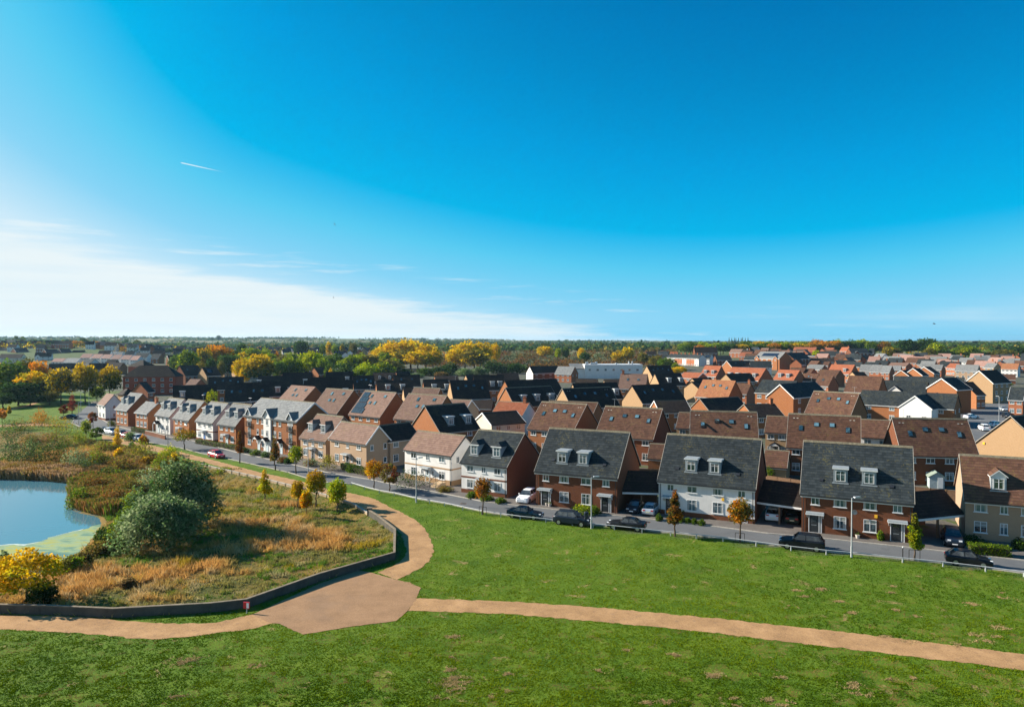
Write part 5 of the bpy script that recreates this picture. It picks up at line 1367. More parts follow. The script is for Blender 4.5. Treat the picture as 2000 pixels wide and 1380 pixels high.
RUST = [(.24, .09, .022), (.16, .075, .02), (.30, .11, .022), (.11, .085, .02)]
WINE = [(.18, .022, .018), (.12, .018, .014), (.24, .04, .022)]
OLIV = [(.15, .14, .028), (.11, .115, .022), (.20, .16, .028)]
WILL = [(.14, .22, .075), (.20, .27, .115), (.085, .15, .05), (.26, .31, .15)]
SCRB = [(.20, .12, .035), (.25, .13, .035), (.14, .10, .03), (.16, .14, .035)]
SEED = [100]
def tree(name, px, py, wpx, hpx, kind, cols, label, cat='tree', group=None, split=.3, n=1900, leaf=.125, top=None, z=None, base=None, nl=None, limbs=5):
    """px, py: foot of the trunk in the photo; wpx, hpx: its spread and height there"""
    zz = z if z is not None else 0.0
    x, y = base or ground(px, py, zz); 
    if z is None: zz = float(land(np.array([x]), np.array([y]))[0])
    if base is None and z is None: x, y = ground(px, py, zz)
    s = math.hypot(y, 0) / FPX; w, h = wpx * s, hpx * s
    SEED[0] += 1; r = empty(name, (x, y, zz), random.uniform(0, 6), label, cat, group)
    z0 = h * split * .75
    put('crown', crown_mesh(w, h - z0, z0, kind, cols, n, leaf, SEED[0], nl, top=top), r)
    put('trunk', trunk_mesh(h, max(.05, .018 * h + .012 * w), max(.2, h * split), w, SEED[0], limbs), r)
    return r
def shrub(name, px, py, wpx, hpx, cols, label, cat='shrub', group=None, n=1800, leaf=.13, top=None, kind='bush', depth=1.0, nl=None):
    x, y = ground(px, py, 0.0); zz = float(land(np.array([x]), np.array([y]))[0]); x, y = ground(px, py, zz)
    s = y / FPX; SEED[0] += 1
    r = empty(name, (x, y, zz - .1), 0, label, cat, group)
    me = crown_mesh(wpx * s * 1.2, hpx * s * 1.22, 0, kind, cols, n, leaf, SEED[0], nl, top=top)
    put('foliage', me, r); b = MB()
    for i in range(4):
        a = i * 1.6; b.tube((0, 0, -.2), (math.cos(a) * wpx * s * .2, math.sin(a) * wpx * s * .2, hpx * s * .5), .05, .015, 'bark', 5)
    b.build('stem', r); return r
YT = 'young trees along the road and the meadow'
tree('young_tree', 517, 977, 29, 60, 'column', LIME + YELL[:1], 'slim yellow green sapling with an orange tip on the meadow slope', group=YT, top=(.45, .24, .01))
tree('young_tree', 582, 994, 29, 56, 'dome', YELL + LIME[:1], 'small yellow and orange tree on the meadow, left of two others', group=YT, top=(.42, .24, .01))
tree('young_tree', 598, 1010, 26, 54, 'dome', ORNG[:2] + YELL + YELL, 'small pale orange tree nearest the camera in the meadow clump', group=YT)
tree('young_tree', 617, 988, 44, 71, 'dome', YELL[:3] + GREEN[3:] + LIME + LIME, 'green and gold young tree with orange top behind the meadow clump', group=YT, top=(.42, .20, .01), n=3400)
tree('young_tree', 659, 1000, 40, 66, 'dome', LIME + LIME + YELL[:1], 'bright lime yellow young tree at the end of the retaining wall', group=YT, split=.2, n=3400)
tree('young_tree', 731, 954, 40, 58, 'dome', GOLD + ORNG + OLIV[2:], 'orange leaved tree at the kerb near the beige brick house', group=YT, top=(.40, .17, .01))
tree('young_tree', 761, 961, 36, 62, 'round', RUST + WINE[:1] + OLIV, 'dark russet tree beside the laurel hedge by the road', group=YT)
tree('young_tree', 943, 1004, 36, 74, 'dome', RUST[:3] + ORNG[1:3] + OLIV[2:], 'red brown tree on a thin trunk in front of the white house with hooded dormers', group=YT, split=.42)
tree('young_tree', 1318, 1047, 32, 90, 'column', RUST + ORNG[:1] + OLIV[:1], 'tall brown and orange tree left of the white semi-detached house', group=YT, split=.38, n=3000)
tree('young_tree', 1445, 1059, 50, 86, 'dome', RUST[2:3] + ORNG[:3] + OLIV, 'orange brown tree on a thin trunk in a guard, right of the white semi-detached house', group=YT, split=.42, n=3000)
tree('young_tree', 1786, 1094, 32, 92, 'column', LIME + OLIV + YELL[2:3], 'narrow yellow green tree by the dark carport near the right edge', group=YT, split=.35, n=3000)
tree('street_tree', 578, 926, 31, 58, 'dome', GREEN[1:] + LIME + YELL[2:3], 'fresh green street tree in front of the beige house with dormers', group=YT, split=.38)
tree('street_tree', 537, 918, 21, 66, 'column', RUST + OLIV, 'thin brown street tree before the apartment block doors', group=YT, split=.38)
tree('street_tree', 468, 904, 17, 64, 'column', RUST, 'thin dark russet street tree near the red moving car', group=YT, split=.4)
tree('street_tree', 360, 877, 46, 42, 'dome', OLIV[2:] + ORNG[2:3] + LIME + GREEN[3:], 'spreading green and orange tree on the verge in front of the blue door', group=YT, split=.35, top=(.32, .13, .012))
tree('street_tree', 182, 835, 17, 33, 'round', WINE + RUST, 'small wine red tree at the turning by the white end house', group=YT, split=.4)
tree('columnar_tree', 229, 880, 21, 47, 'column', GOLD, 'flame shaped golden tree beside the parked cars at left', split=.12)
tree('young_tree', 168, 857, 20, 38, 'dome', LIME + YELL[2:3] + GREEN[:2], 'yellow green tree at the bend of the path, far left', group=YT, split=.22)
tree('young_tree', 188, 862, 24, 30, 'round', GREEN + OLIV[:1], 'dull green tree just right of the tree at the bend of the path', group=YT, split=.22)
tree('red_tree', 141, 808, 21, 40, 'column', WINE, 'deep red flame shaped tree on the park lawn', split=.2)
tree('red_tree', 124, 815, 15, 25, 'round', WINE + RUST[:1], 'smaller dark red tree in front of the deep red park tree', split=.3)
tree('young_tree', 4, 826, 18, 31, 'round', ORNG, 'bright orange tree on the park lawn at the left edge', group=YT, split=.2)
tree('young_tree', 18, 810, 9, 18, 'column', YELL, 'tiny yellow tree on the park lawn', group=YT, split=.2)
tree('maple', 52, 1182, 128, 110, 'round', YELL + LIME + GOLD[:1] + GREEN[3:], 'yellow and orange maple at the lower left corner of the meadow', split=.27, n=3800, leaf=.15, top=(.62, .36, .01), nl=16)
# willows, bushes and reeds round the pond
shrub('willow_bush', 358, 1034, 116, 132, WILL + DGREEN[:2], 'tall upright half of the big silvery willow beside the pond', 'willow', n=14000, leaf=.17, nl=34)
shrub('willow_bush', 318, 1066, 136, 104, WILL, 'low broad half of the big silvery willow reaching to the pond', 'willow', n=14000, leaf=.17, nl=34)
shrub('willow_bush', 292, 963, 54, 50, WILL, 'grey willow bush behind the reed bed', 'willow')
shrub('willow_bush', 151, 921, 52, 50, WILL[1:] + WILL[3:], 'pale silver willow bush at the end of the dark bush row', 'willow')
BU = 'dark bushes beyond the pond'
shrub('bush', 22, 908, 54, 52, DGREEN + WILL[:1], 'dark olive bush at the left end beyond the reeds', group=BU)
shrub('bush', 62, 909, 40, 54, WILL + DGREEN[:2], 'grey green bush second from left beyond the reeds', group=BU)
shrub('bush', 105, 910, 62, 52, DGREEN + OLIV[:1], 'broad dark green bush next to the pale silver willow', group=BU)
shrub('bush', 18, 868, 58, 48, DGREEN + SCRB[:1], 'shadowy bush in the second row at the left edge', group=BU)
shrub('bush', 62, 876, 40, 30, OLIV + SCRB, 'low olive brown bush left of the autumn bushes', group=BU)
AB = 'autumn bushes on the meadow'
shrub('autumn_bush', 80, 832, 38, 32, ORNG + OLIV, 'orange and green bush in front of the park lawn', group=AB, top=(.36, .12, .012))
shrub('autumn_bush', 118, 854, 58, 42, YELL[2:3] + LIME[2:] + OLIV, 'wide yellow green bush with an orange crest by the path bend', group=AB, top=(.40, .19, .01))
shrub('autumn_bush', 273, 899, 50, 42, LIME[2:] + OLIV + YELL[2:3], 'yellow green bush right of the golden flame shaped tree', group=AB)
shrub('autumn_bush', 280, 866, 15, 17, ORNG + OLIV, 'little round orange bush beside the white parked car', group=AB)
shrub('autumn_bush', 233, 893, 18, 18, YELL, 'yellow bush at the foot of the golden flame shaped tree', group=AB)
shrub('autumn_bush', 318, 922, 40, 38, OLIV + RUST[:1] + LIME[2:], 'olive bush behind the big willow', group=AB)
shrub('autumn_bush', 340, 915, 22, 34, YELL[:2] + OLIV, 'thin yellow bush against the path behind the big willow', group=AB)
shrub('autumn_bush', 290, 905, 34, 18, GOLD[1:2] + SCRB, 'low ochre shrub below the yellow green bush', group=AB)
shrub('bush', 258, 880, 14, 18, WILL, 'small blue grey bush by the golden flame shaped tree')
shrub('bush', 268, 938, 40, 22, LIME[2:] + OLIV, 'light green shrub behind the grey willow bush')
shrub('bush', 203, 1062, 32, 34, DGREEN[:2] + GREEN[:1], 'dark green shrub at the tip of the duckweed')
shrub('bush', 236, 1046, 46, 34, GREEN + LIME[2:], 'fresh green shrub between pond and big willow')
shrub('bush', 82, 1180, 48, 44, DGREEN + OLIV[:1], 'dark green bush at the foot of the yellow maple')
shrub('bush', 10, 1118, 34, 40, WILL + DGREEN[:2], 'grey green bush cut by the left edge near the duckweed')
shrub('bush', 160, 1100, 40, 22, OLIV + SCRB, 'low brown bush on the near bank of the pond')
shrub('bush', 195, 1082, 52, 26, SCRB + OLIV, 'dull brown bush below the big willow')
shrub('thorn_bush', 252, 1146, 26, 18, [(.16, .10, .04), (.22, .15, .05)], 'dark thorn bush alone in the golden grass')
MS = 'low shrubs scattered over the meadow'
for (x, y, w, h, c, l) in [(40, 848, 44, 22, OLIV + SCRB, 'olive scrub patch at the back of the meadow, far left'), (100, 872, 40, 22, SCRB + OLIV, 'brown scrub patch below the wide yellow green bush'), (150, 870, 44, 20, OLIV + LIME[2:], 'low green scrub beside the path bend'), (205, 884, 36, 16, SCRB, 'brown scrub left of the golden flame shaped tree'),
        (190, 905, 40, 18, OLIV + RUST[:1], 'russet scrub in front of the pale silver willow'), (238, 918, 40, 20, SCRB + YELL[2:3], 'ochre scrub between the pale willow and the grey willow bush'), (300, 935, 30, 16, RUST, 'red brown scrub behind the grey willow bush'), (215, 935, 40, 16, DGREEN + OLIV, 'dark low scrub at the back of the reed bed'),
        (268, 1000, 40, 34, WILL + LIME[2:], 'pale green shrub left of the big willow crown'), (250, 1028, 34, 30, LIME[2:] + GREEN, 'bright green shrub at the pond side of the big willow'), (226, 1068, 50, 30, OLIV + DGREEN, 'olive shrub at the foot of the low willow half'), (440, 930, 40, 14, LIME[2:] + OLIV, 'low green shrub below the retaining wall'),
        (332, 900, 30, 22, LIME + YELL[2:3], 'yellow green shrub on the path edge behind the big willow'), (255, 860, 18, 14, WILL, 'pale little bush beside the red parked car'), (140, 1112, 34, 18, LIME[2:] + OLIV, 'light green tussock on the near pond bank')]:
    shrub('meadow_shrub', x, y, w * 1.25, h * 1.4, c + LIME[2:], l, group=MS, n=2000, leaf=.13)
for (x, y, w, h, c, l) in [(158, 996, 50, 44, GREEN + OLIV + LIME[2:], 'rounded green bush overhanging the pond at the reed bed'), (186, 966, 56, 38, RUST + OLIV, 'rust brown bush standing in the reed bed'), (226, 990, 50, 40, SCRB + RUST[:1], 'dull brown bush right in the reed bed'), (258, 970, 40, 34, OLIV + SCRB + LIME[2:], 'olive bush at the right end of the reed bed')]:
    shrub('pond_bush', x, y, w, h, c, l, group='bushes in the reed bed', n=2600, leaf=.12)
# reed beds
def reeds(name, poly, n, h, cols, label, seed, zb=None):
    rng = np.random.default_rng(seed); P = np.array(poly); lo, hi = P.min(0), P.max(0)
    p = rng.uniform(lo, hi, (n * 4, 2)); p = p[inside(p[:, 0], p[:, 1], poly)][:n]; n = len(p)
    z = land(p[:, 0], p[:, 1]); z = np.maximum(z, WATER_Z - .1); a = rng.uniform(0, 6.28, n); w = rng.uniform(.03, .07, n); hh = h * rng.uniform(.6, 1.15, n) * (.75 + .5 * fbm(p[:, 0] / 2, p[:, 1] / 2, 9)); ln = rng.normal(0, .16, (n, 2)) * h
    V = np.stack([np.column_stack([p[:, 0] - np.cos(a) * w, p[:, 1] - np.sin(a) * w, z]), np.column_stack([p[:, 0] + np.cos(a) * w, p[:, 1] + np.sin(a) * w, z]),
                  np.column_stack([p[:, 0] + ln[:, 0] + np.cos(a) * w, p[:, 1] + ln[:, 1] + np.sin(a) * w, z + hh]), np.column_stack([p[:, 0] + ln[:, 0] - np.cos(a) * w, p[:, 1] + ln[:, 1] - np.sin(a) * w, z + hh])], 1).reshape(-1, 3)
    C_ = np.array(cols); k = (fbm(p[:, 0] / 3, p[:, 1] / 3, seed, 3) * 1.6 - .3 + rng.normal(0, .15, n)).clip(0, .999); col = C_[(k * len(C_)).astype(int)] * rng.uniform(.7, 1.3, (n, 1))
    return tag(put(name, np_mesh(name, V, np.arange(4 * n).reshape(-1, 4), ['blades'], col)), kind='stuff')
reeds('reed_bed', px_line([(-120, 936), (0, 936), (75, 938), (135, 944), (158, 932), (150, 922), (60, 918), (-120, 918)], WATER_Z), 30000, 1.6, [(.30, .17, .07), (.34, .22, .12), (.22, .16, .04), (.26, .13, .03)], '', 31)
reeds('reed_bed', px_line([(138, 950), (136, 975), (150, 996), (196, 1008), (224, 1012), (268, 985), (276, 962), (240, 944), (170, 938)], WATER_Z), 42000, 1.6, [(.10, .14, .014), (.20, .15, .03), (.28, .13, .04), (.20, .18, .03), (.09, .15, .014), (.26, .17, .06)], '', 32)
# hedges and garden shrubs in front of the houses
def hedge(px0, py0, px1, py1, hgt, dep, cols, label, n=2600):
    A, B = Vector(ground(px0, py0)), Vector(ground(px1, py1)); d = B - A; L_ = d.length; rng = np.random.default_rng(int(px0))
    P = np.column_stack([rng.uniform(0, L_, n), rng.uniform(0, dep, n), rng.uniform(.05, hgt, n)])
    f = rng.integers(0, 4, n); P[f == 0, 1] = 0; P[f == 1, 2] = hgt; P[f == 2, 1] = dep
    P += rng.normal(0, .05, P.shape); V, F = leaf_quads(P, np.full(n, .10), rng); C_ = np.array(cols)
    r = empty('hedge', (A.x, A.y, .05), math.atan2(d.y, d.x), label, 'hedge'); put('foliage', np_mesh('foliage', V, F, ['leaves'], C_[rng.integers(0, len(C_), n)] * rng.uniform(.7, 1.3, (n, 1))), r)
    b = MB(); b.box(.1, L_ - .1, .12, dep - .12, 0, hgt - .12, 'bark'); b.build('core', r); return r
hedge(1894, 1083, 1976, 1091, 1.0, 1.3, GREEN + LIME[2:], 'clipped green hedge before the beige brick house at right')
hedge(380, 866, 462, 880, .9, 1.2, DGREEN + GREEN[:1], 'low dark hedge before the house with the blue door', 2000)
hedge(664, 917, 712, 930, 1.1, 1.4, DGREEN + GREEN[:2], 'dark hedge under the windows of the beige brick house', 2200)
hedge(255, 842, 285, 848, 1.0, 1.0, DGREEN, 'short hedge at the far houses beside the parked cars', 1200)
GS = 'garden shrubs before the houses'
for i, (x, y, w, h, c, l) in enumerate([(1287, 1016, 14, 13, GREEN, 'round box ball left of the white semi-detached house door'), (1311, 1018, 17, 15, LIME[2:] + GREEN, 'round box ball right beside the tall brown and orange tree'),
        (1330, 1020, 15, 13, GREEN, 'first of the four clipped balls under the white house windows'), (1343, 1021, 13, 12, GREEN, 'second of the four clipped balls under the white house windows'), (1356, 1023, 13, 12, GREEN, 'third of the four clipped balls under the white house windows'), (1370, 1025, 15, 13, GREEN, 'last of the four clipped balls under the white house windows')]):
    shrub('box_ball', x, y, w, h, c, l, group=GS, n=900, leaf=.08)
for (x, y, w, h, c, l) in [(1336, 1006, 14, 24, GREEN + WILL, 'spiky shrub between the windows of the white semi-detached house'), (1356, 1008, 12, 22, GREEN, 'second spiky shrub under the white house window'),
        (1138, 1003, 44, 20, LIME + GREEN[:2], 'yellow green bamboo before the red brick semi with the white car'), (1160, 1004, 26, 18, LIME[2:] + GREEN, 'bamboo clump next to the right hand door of the red brick semi'),
        (922, 972, 24, 14, GREEN + LIME[2:], 'green shrub left of the russet tree by the white house'), (950, 977, 26, 12, LIME[2:] + GREEN, 'low bright shrub right of the russet tree by the white house'), (978, 982, 20, 12, GREEN, 'low shrub at the brick gable of the white house'),
        (800, 950, 64, 32, DGREEN + GREEN[:1], 'large round laurel in front of the brown roofed white house'), (868, 960, 32, 12, SCRB + OLIV, 'low brown shrub at the steps of the brown roofed white house'),
        (640, 918, 36, 32, OLIV + LIME[2:] + YELL[2:3], 'yellowing garden shrub beside the beige brick house'), (606, 910, 28, 16, WILL + RUST[:1], 'grey purple shrub before the beige house with dormers'), (690, 922, 26, 16, GREEN, 'green garden shrub right of the beige house door'),
        (478, 884, 20, 12, DGREEN, 'dark shrub at the left corner of the apartment block'), (500, 889, 22, 13, GREEN + DGREEN, 'rounded shrub under the apartment block windows'), (518, 893, 18, 13, WILL + DGREEN, 'grey green shrub before the apartment block door'), (552, 903, 22, 12, RUST + DGREEN, 'reddish low shrub before the apartment block right half'), (563, 905, 15, 12, DGREEN, 'dark shrub at the right corner of the apartment block'),
        (218, 832, 14, 12, GREEN + OLIV, 'small shrub in front of the dormered brick house next to the white end house'), (1720, 1056, 11, 22, GREEN + LIME[2:], 'climbing plant on the brick wall of the house behind the black estate car'),
        (1900, 1062, 50, 18, DGREEN, 'dark shrub under the window of the beige house behind the clipped hedge'), (1990, 1072, 26, 22, DGREEN + GREEN, 'dark shrub at the right edge beside the beige house door'),
        (1966, 893, 48, 36, OLIV + GREEN[:2], 'thin leaved tree top in front of the big buff gable'), (1335, 930, 28, 24, OLIV + LIME[2:], 'straggling garden shrub behind the gap beside the red brick semi'), (1503, 938, 20, 30, GREEN + LIME[2:], 'slim green garden tree between two slate roofed semis')]:
    shrub('garden_shrub', x, y, w, h, c, l, group=GS, n=1100, leaf=.10)
for (x, y, w, h, c, l) in [(413, 800, 26, 44, LIME + YELL[2:3], 'yellow green garden tree between the black roofs left of the apartment block'), (451, 790, 20, 24, LIME, 'small lime garden tree just left of the apartment block ridge')]:
    tree('garden_tree', x, y + 25, w, h + 25, 'round', c, l, group=GS, n=1500, leaf=.14)

# ------------------------------------------------------------------ turf and meadow grass (nobody could count it)
def blades(name, x, y, z, h, w, col, rng, lean=.35, per=2):
    n = len(x); x = np.repeat(x, per); y = np.repeat(y, per); z = np.repeat(z, per); h = np.repeat(h, per) * rng.uniform(.7, 1.2, n * per); w = np.repeat(w, per); col = np.repeat(col, per, 0) * rng.uniform(.8, 1.2, (n * per, 1))
    N = n * per; a = rng.uniform(0, 6.283, N); lx, ly = rng.normal(0, lean, N) * h, rng.normal(0, lean, N) * h
    ox, oy = rng.normal(0, .5, N) * w, rng.normal(0, .5, N) * w; x = x + ox; y = y + oy
    V = np.stack([np.column_stack([x - np.cos(a) * w, y - np.sin(a) * w, z - .02]), np.column_stack([x + np.cos(a) * w, y + np.sin(a) * w, z - .02]), np.column_stack([x + lx, y + ly, z + h])], 1).reshape(-1, 3)
    return tag(put(name, np_mesh(name, V, np.arange(3 * N).reshape(-1, 3), ['blades'], col)), kind='stuff')
rng = np.random.default_rng(11)
NOGRASS = [rag(PATH_UP, 0) + rag(PATH_LO[::-1], 0), RP_UP + RP_LO[::-1], LP_UP + LP_LO[::-1], px_line([(729, 1119), (772, 1131), (822, 1148), (812, 1170), (797, 1191), (775, 1212), (682, 1224), (592, 1239), (547, 1218), (527, 1216), (492, 1200), (625, 1139), (700, 1113)]), MEADOW, ROAD_NEAR + ROAD_FAR[::-1]]
N = 420000
u = rng.uniform(-.80, .80, N); d = 1 / rng.uniform(1 / 105., 1 / 40., N); x, y = u * d, d
k = inside(x, y, [(-3000, -300), (-3000, 150), (-200, 150)] + px_line([(-330, 838)]) + ROAD_NEAR[1:] + [(400, 40), (400, -300)])
for p in NOGRASS: k &= ~inside(x, y, p)
x, y = x[k], y[k]
t = fbm(x / 1.6, y / 1.6, 21, 4); t2 = fbm(x / 9, y / 14, 22, 3); t3 = fbm(x / .45, y / .45, 24, 2); dry = fbm(x / 1.3, y / 1.0, 23, 4)
keep = rng.random(len(x)) < (.25 + .9 * t3); x, y, t, t2, dry, t3 = [q[keep] for q in (x, y, t, t2, dry, t3)]
A, B, D_ = np.array((.055, .105, .003)), np.array((.185, .240, .008)), np.array((.30, .175, .075))
f = np.clip((t * .45 + t3 * .25 - .22) * 1.7 + (smooth(t2, .36, .64) - .5) * .55 + (smooth(fbm(x / 26, y / 11, 27, 2), .38, .62) - .5) * .35, 0, 1)[:, None]; col = A * (1 - f) + B * f
g_ = (smooth(dry + .08 * smooth(x, -5, 30) * smooth(62 - y, 0, 12), .64, .73) * .85)[:, None]; col = col * (1 - g_) + D_ * g_
h = (.035 + .10 * t * t3) * (1 - .6 * g_[:, 0])
blades('turf', x, y, np.zeros(len(x)), h, np.full(len(x), .045), col, rng, .6)
# worn brown spots
sp = []
for i in range(60):
    px_, py_ = (rng.uniform(820, 2000), rng.uniform(1240, 1380)) if i < 40 else ((rng.uniform(1500, 2000), rng.uniform(1130, 1270)) if i < 58 else (rng.uniform(60, 900), rng.uniform(1265, 1380)))
    if 0 < py_ - (1192 + (px_ - 800) * .098) + 30 < 60 and px_ > 800: continue
    sp.append((*ground(px_, py_), rng.uniform(.12, .36)))
sp.append((*ground(890, 1332), .75)); sp.append((*ground(360, 1290), .7))
X1, Y1 = [], []
for sx_, sy_, r_ in sp:
    m = int(1100 * r_); X1.append(sx_ + rng.normal(0, r_ * 1.1, m) * (.5 + .7 * rng.random(m))); Y1.append(sy_ + rng.normal(0, r_ * .6, m))
x1, y1 = np.concatenate(X1), np.concatenate(Y1); kk = fbm(x1 / .35, y1 / .3, 29, 2) > .46; x1, y1 = x1[kk], y1[kk]
blades('worn_turf', x1, y1, np.full(len(x1), .01), np.full(len(x1), .05), np.full(len(x1), .045), np.array((.50, .36, .17)) * rng.uniform(.7, 1.2, (len(x1), 1)), rng, 1.2)
# meadow
N = 330000
lo, hi = np.array(MEADOW).min(0), np.array(MEADOW).max(0); lo[0] = max(lo[0], -105); hi[1] = min(hi[1], 172)
x, y = rng.uniform(lo[0], hi[0], N), rng.uniform(lo[1], hi[1], N); k = inside(x, y, MEADOW) & ~inside(x, y, POND)
k &= (np.abs(x / y) < .82); x, y = x[k], y[k]
e = dist_line(x, y, MEADOW)
gold = smooth(fbm(x / 7 + .3, y / 5, 41, 4) + .22 * np.exp(-((dist_line(x, y, px_line([(100, 1150), (300, 1130), (420, 1090), (500, 1060), (560, 1040)])) / 5.5) ** 2)), .52, .70)
gold *= (1 - .8 * np.exp(-(dist_line(x, y, MEADOW) / 2.6) ** 2))
grn = smooth(fbm(x / 4, y / 3, 43, 4), .36, .56); rus = smooth(fbm(x / 6, y / 6, 45, 4), .5, .7) * smooth(y, 95, 125)
col = (np.array((.30, .26, .075))[None] * (1 - grn[:, None]) + np.array((.11, .21, .02)) * grn[:, None]); col = col * (1 - gold[:, None]) + np.array((.58, .33, .10)) * gold[:, None]
pale = smooth(fbm(x / 1.5, y / 1.1, 47, 3), .56, .72)[:, None] * .7; col = col * (1 - pale) + np.array((.56, .43, .23)) * pale
col = col * (1 - rus[:, None] * .75) + np.array((.34, .16, .06)) * rus[:, None] * .75
yel = (smooth(fbm(x / 3.1, y / 2.4, 49, 3), .68, .78) * .8)[:, None]; col = col * (1 - yel) + np.array((.42, .31, .015)) * yel
tuft = fbm(x / .9, y / .7, 51, 3); h = (.14 + .75 * smooth(tuft, .35, .7)) * (.55 + .75 * gold) * (.8 + .5 * smooth(y, 80, 120)); kk = rng.random(len(x)) < (.35 + .8 * tuft); 
h *= 1 - .8 * np.exp(-(dist_line(x, y, WALL_REAR) / 2.5) ** 2)
blades('meadow_grass', x[kk], y[kk], land(x[kk], y[kk]), h[kk], np.full(kk.sum(), .055), col[kk], rng, .45)

# ------------------------------------------------------------------ cars
def loft(b, secs, m):
    n = len(secs[0]); P = [p for s in secs for p in s]; F = []
    for i in range(len(secs) - 1):
        for j in range(n): F.append((i * n + j, i * n + (j + 1) % n, (i + 1) * n + (j + 1) % n, (i + 1) * n + j))
    F += [tuple(range(n - 1, -1, -1)), tuple((len(secs) - 1) * n + j for j in range(n))]
    b.poly(P, F, m)
CARS = {}
def car_parts(style, paint):
    """x forward is -, so the nose points to -x"""
    k = (style, paint)
    if k in CARS: return CARS[k]
    S = {'saloon': dict(L=4.7, w=.90, hood=.86, belt=.95, roof=1.43, cowl=-.85, rf=-.15, rb=.95, rear=1.75, deck=1.02),
         'suv': dict(L=4.7, w=.95, hood=1.02, belt=1.10, roof=1.68, cowl=-.95, rf=-.35, rb=1.75, rear=2.15, deck=1.12),
         'hatch': dict(L=4.1, w=.87, hood=.88, belt=.97, roof=1.48, cowl=-.85, rf=-.25, rb=1.2, rear=1.85, deck=1.02)}[style]
    h = S['L'] / 2; w = S['w']; parts = []
    st = [(-h, .70, .35, .80), (-h + .12, S['hood'] - .16, .24, .92), (-h + .5, S['hood'] - .05, .20, .99), (S['cowl'], S['hood'] + .06, .20, 1.0), (S['rf'], S['belt'], .20, 1.0), (.4, S['belt'] + .01, .20, 1.0), (S['rb'], S['belt'] + .03, .20, 1.0), (h - .35, S['deck'], .22, .98), (h - .08, S['deck'] - .06, .28, .92), (h, S['deck'] - .3, .38, .84)]
    secs = [[(x, -w * f * .93, zb), (x, -w * f, zb + .2), (x, -w * f * .985, zt - .16), (x, -w * f * .86, zt), (x, w * f * .86, zt), (x, w * f * .985, zt - .16), (x, w * f, zb + .2), (x, w * f * .93, zb)] for x, zt, zb, f in st]
    b = MB(); loft(b, secs, paint)
    for sx in (-h + .88, h - .86):
        for s in (-1, 1): b.tube((sx, s * (w + .004), .35), (sx, s * (w - .1), .35), .40, .40, 'tyre', 14)
    parts.append(('body', b.mesh('body'), (0, 0, 0), []))
    zb = S['belt'] - .06; c0, c1 = S['cowl'] - .05, S['rear']
    b = MB(); b.poly([(c0, -w * .84, zb), (c1, -w * .84, zb), (c1, w * .84, zb), (c0, w * .84, zb), (S['rf'], -w * .66, S['roof'] - .03), (S['rb'], -w * .66, S['roof'] - .05), (S['rb'], w * .66, S['roof'] - .05), (S['rf'], w * .66, S['roof'] - .03)],
                     [(3, 2, 1, 0), (4, 5, 6, 7), (0, 1, 5, 4), (1, 2, 6, 5), (2, 3, 7, 6), (3, 0, 4, 7)], 'car_glass')
    parts.append(('car_window', b.mesh('car_window'), (0, 0, 0), []))
    b = MB(); r = S['roof']; xa, xb = S['rf'] - .04, S['rb'] + .06
    loft(b, [[(x, -w * f, z0), (x, -w * f * .8, z1), (x, w * f * .8, z1), (x, w * f, z0)] for x, f, z0, z1 in ((xa, .64, r - .06, r - .045), (xa + .3, .68, r - .06, r + .02), (xb - .4, .68, r - .06, r + .02), (xb, .64, r - .09, r - .06))], paint)
    for s in (-1, 1):     # pillars
        for (x0, x1, t) in ((c0 + .05, S['rf'], .05), (.42, .40, .05), (c1 - .04, S['rb'], .10)):
            b.poly([(x0 - t, s * w * .85, zb), (x0 + t, s * w * .85, zb), (x1 + t, s * w * .67, r - .04), (x1 - t, s * w * .67, r - .04)], [(0, 1, 2, 3)], paint)
    parts.append(('car_roof', b.mesh('car_roof'), (0, 0, 0), []))
    wt = MB(); wt.tube((0, -.11, 0), (0, .11, 0), .33, .33, 'tyre', 16); wm = wt.mesh('wheel'); rt = MB(); rt.tube((0, -.125, 0), (0, .125, 0), .22, .22, 'rim', 10); rm = rt.mesh('rim')
    for sx in (-h + .88, h - .86):
        for s in (-1, 1): parts.append(('wheel', wm, (sx, s * (w - .10), .33), [('rim', rm)]))
    for s in (-1, 1):
        b = MB(); b.box(-h + .03, -h + .30, s * w * .56 - .16, s * w * .56 + .16, S['hood'] - .24, S['hood'] - .12, 'lamp_lens'); parts.append(('headlight', b.mesh('headlight'), (0, 0, 0), []))
        b = MB(); b.box(h - .16, h - .005, s * w * .62 - .17, s * w * .62 + .17, S['deck'] - .28, S['deck'] - .12, 'tail_red'); parts.append(('tail_light', b.mesh('tail_light'), (0, 0, 0), []))
        b = MB(); b.box(S['cowl'] + .12, S['cowl'] + .3, s * (w + .05) - .07, s * (w + .05) + .07, S['belt'] - .02, S['belt'] + .13, paint); parts.append(('wing_mirror', b.mesh('wing_mirror'), (0, 0, 0), []))
    b = MB(); b.box(-h - .01, -h + .05, -.26, .26, .42, .53, 'plate_white'); parts.append(('number_plate', b.mesh('number_plate'), (0, 0, 0), []))
    b = MB(); b.box(h - .05, h + .01, -.26, .26, .55, .66, 'plate'); parts.append(('number_plate', b.mesh('number_plate'), (0, 0, 0), []))
    CARS[k] = parts; return parts
def car(style, paint, px, py, deg, label, z=.014):
    x, y = ground(px, py, z); r = empty('car', (x, y, z), math.radians(deg), label, 'car', 'cars on the street and drives')
    for nm, me, lo, kids in car_parts(style, paint):
        o = put(nm, me, r, lo)
        for kn, km in kids: put(kn, km, o)
    return r
car('hatch', 'paint_black', 1891, 1102, 155, 'black hatchback parked by the knee rail at the right edge')
car('suv', 'paint_black', 1566, 1070, -24, 'large black estate car parked by the knee rail before the red brick semi')
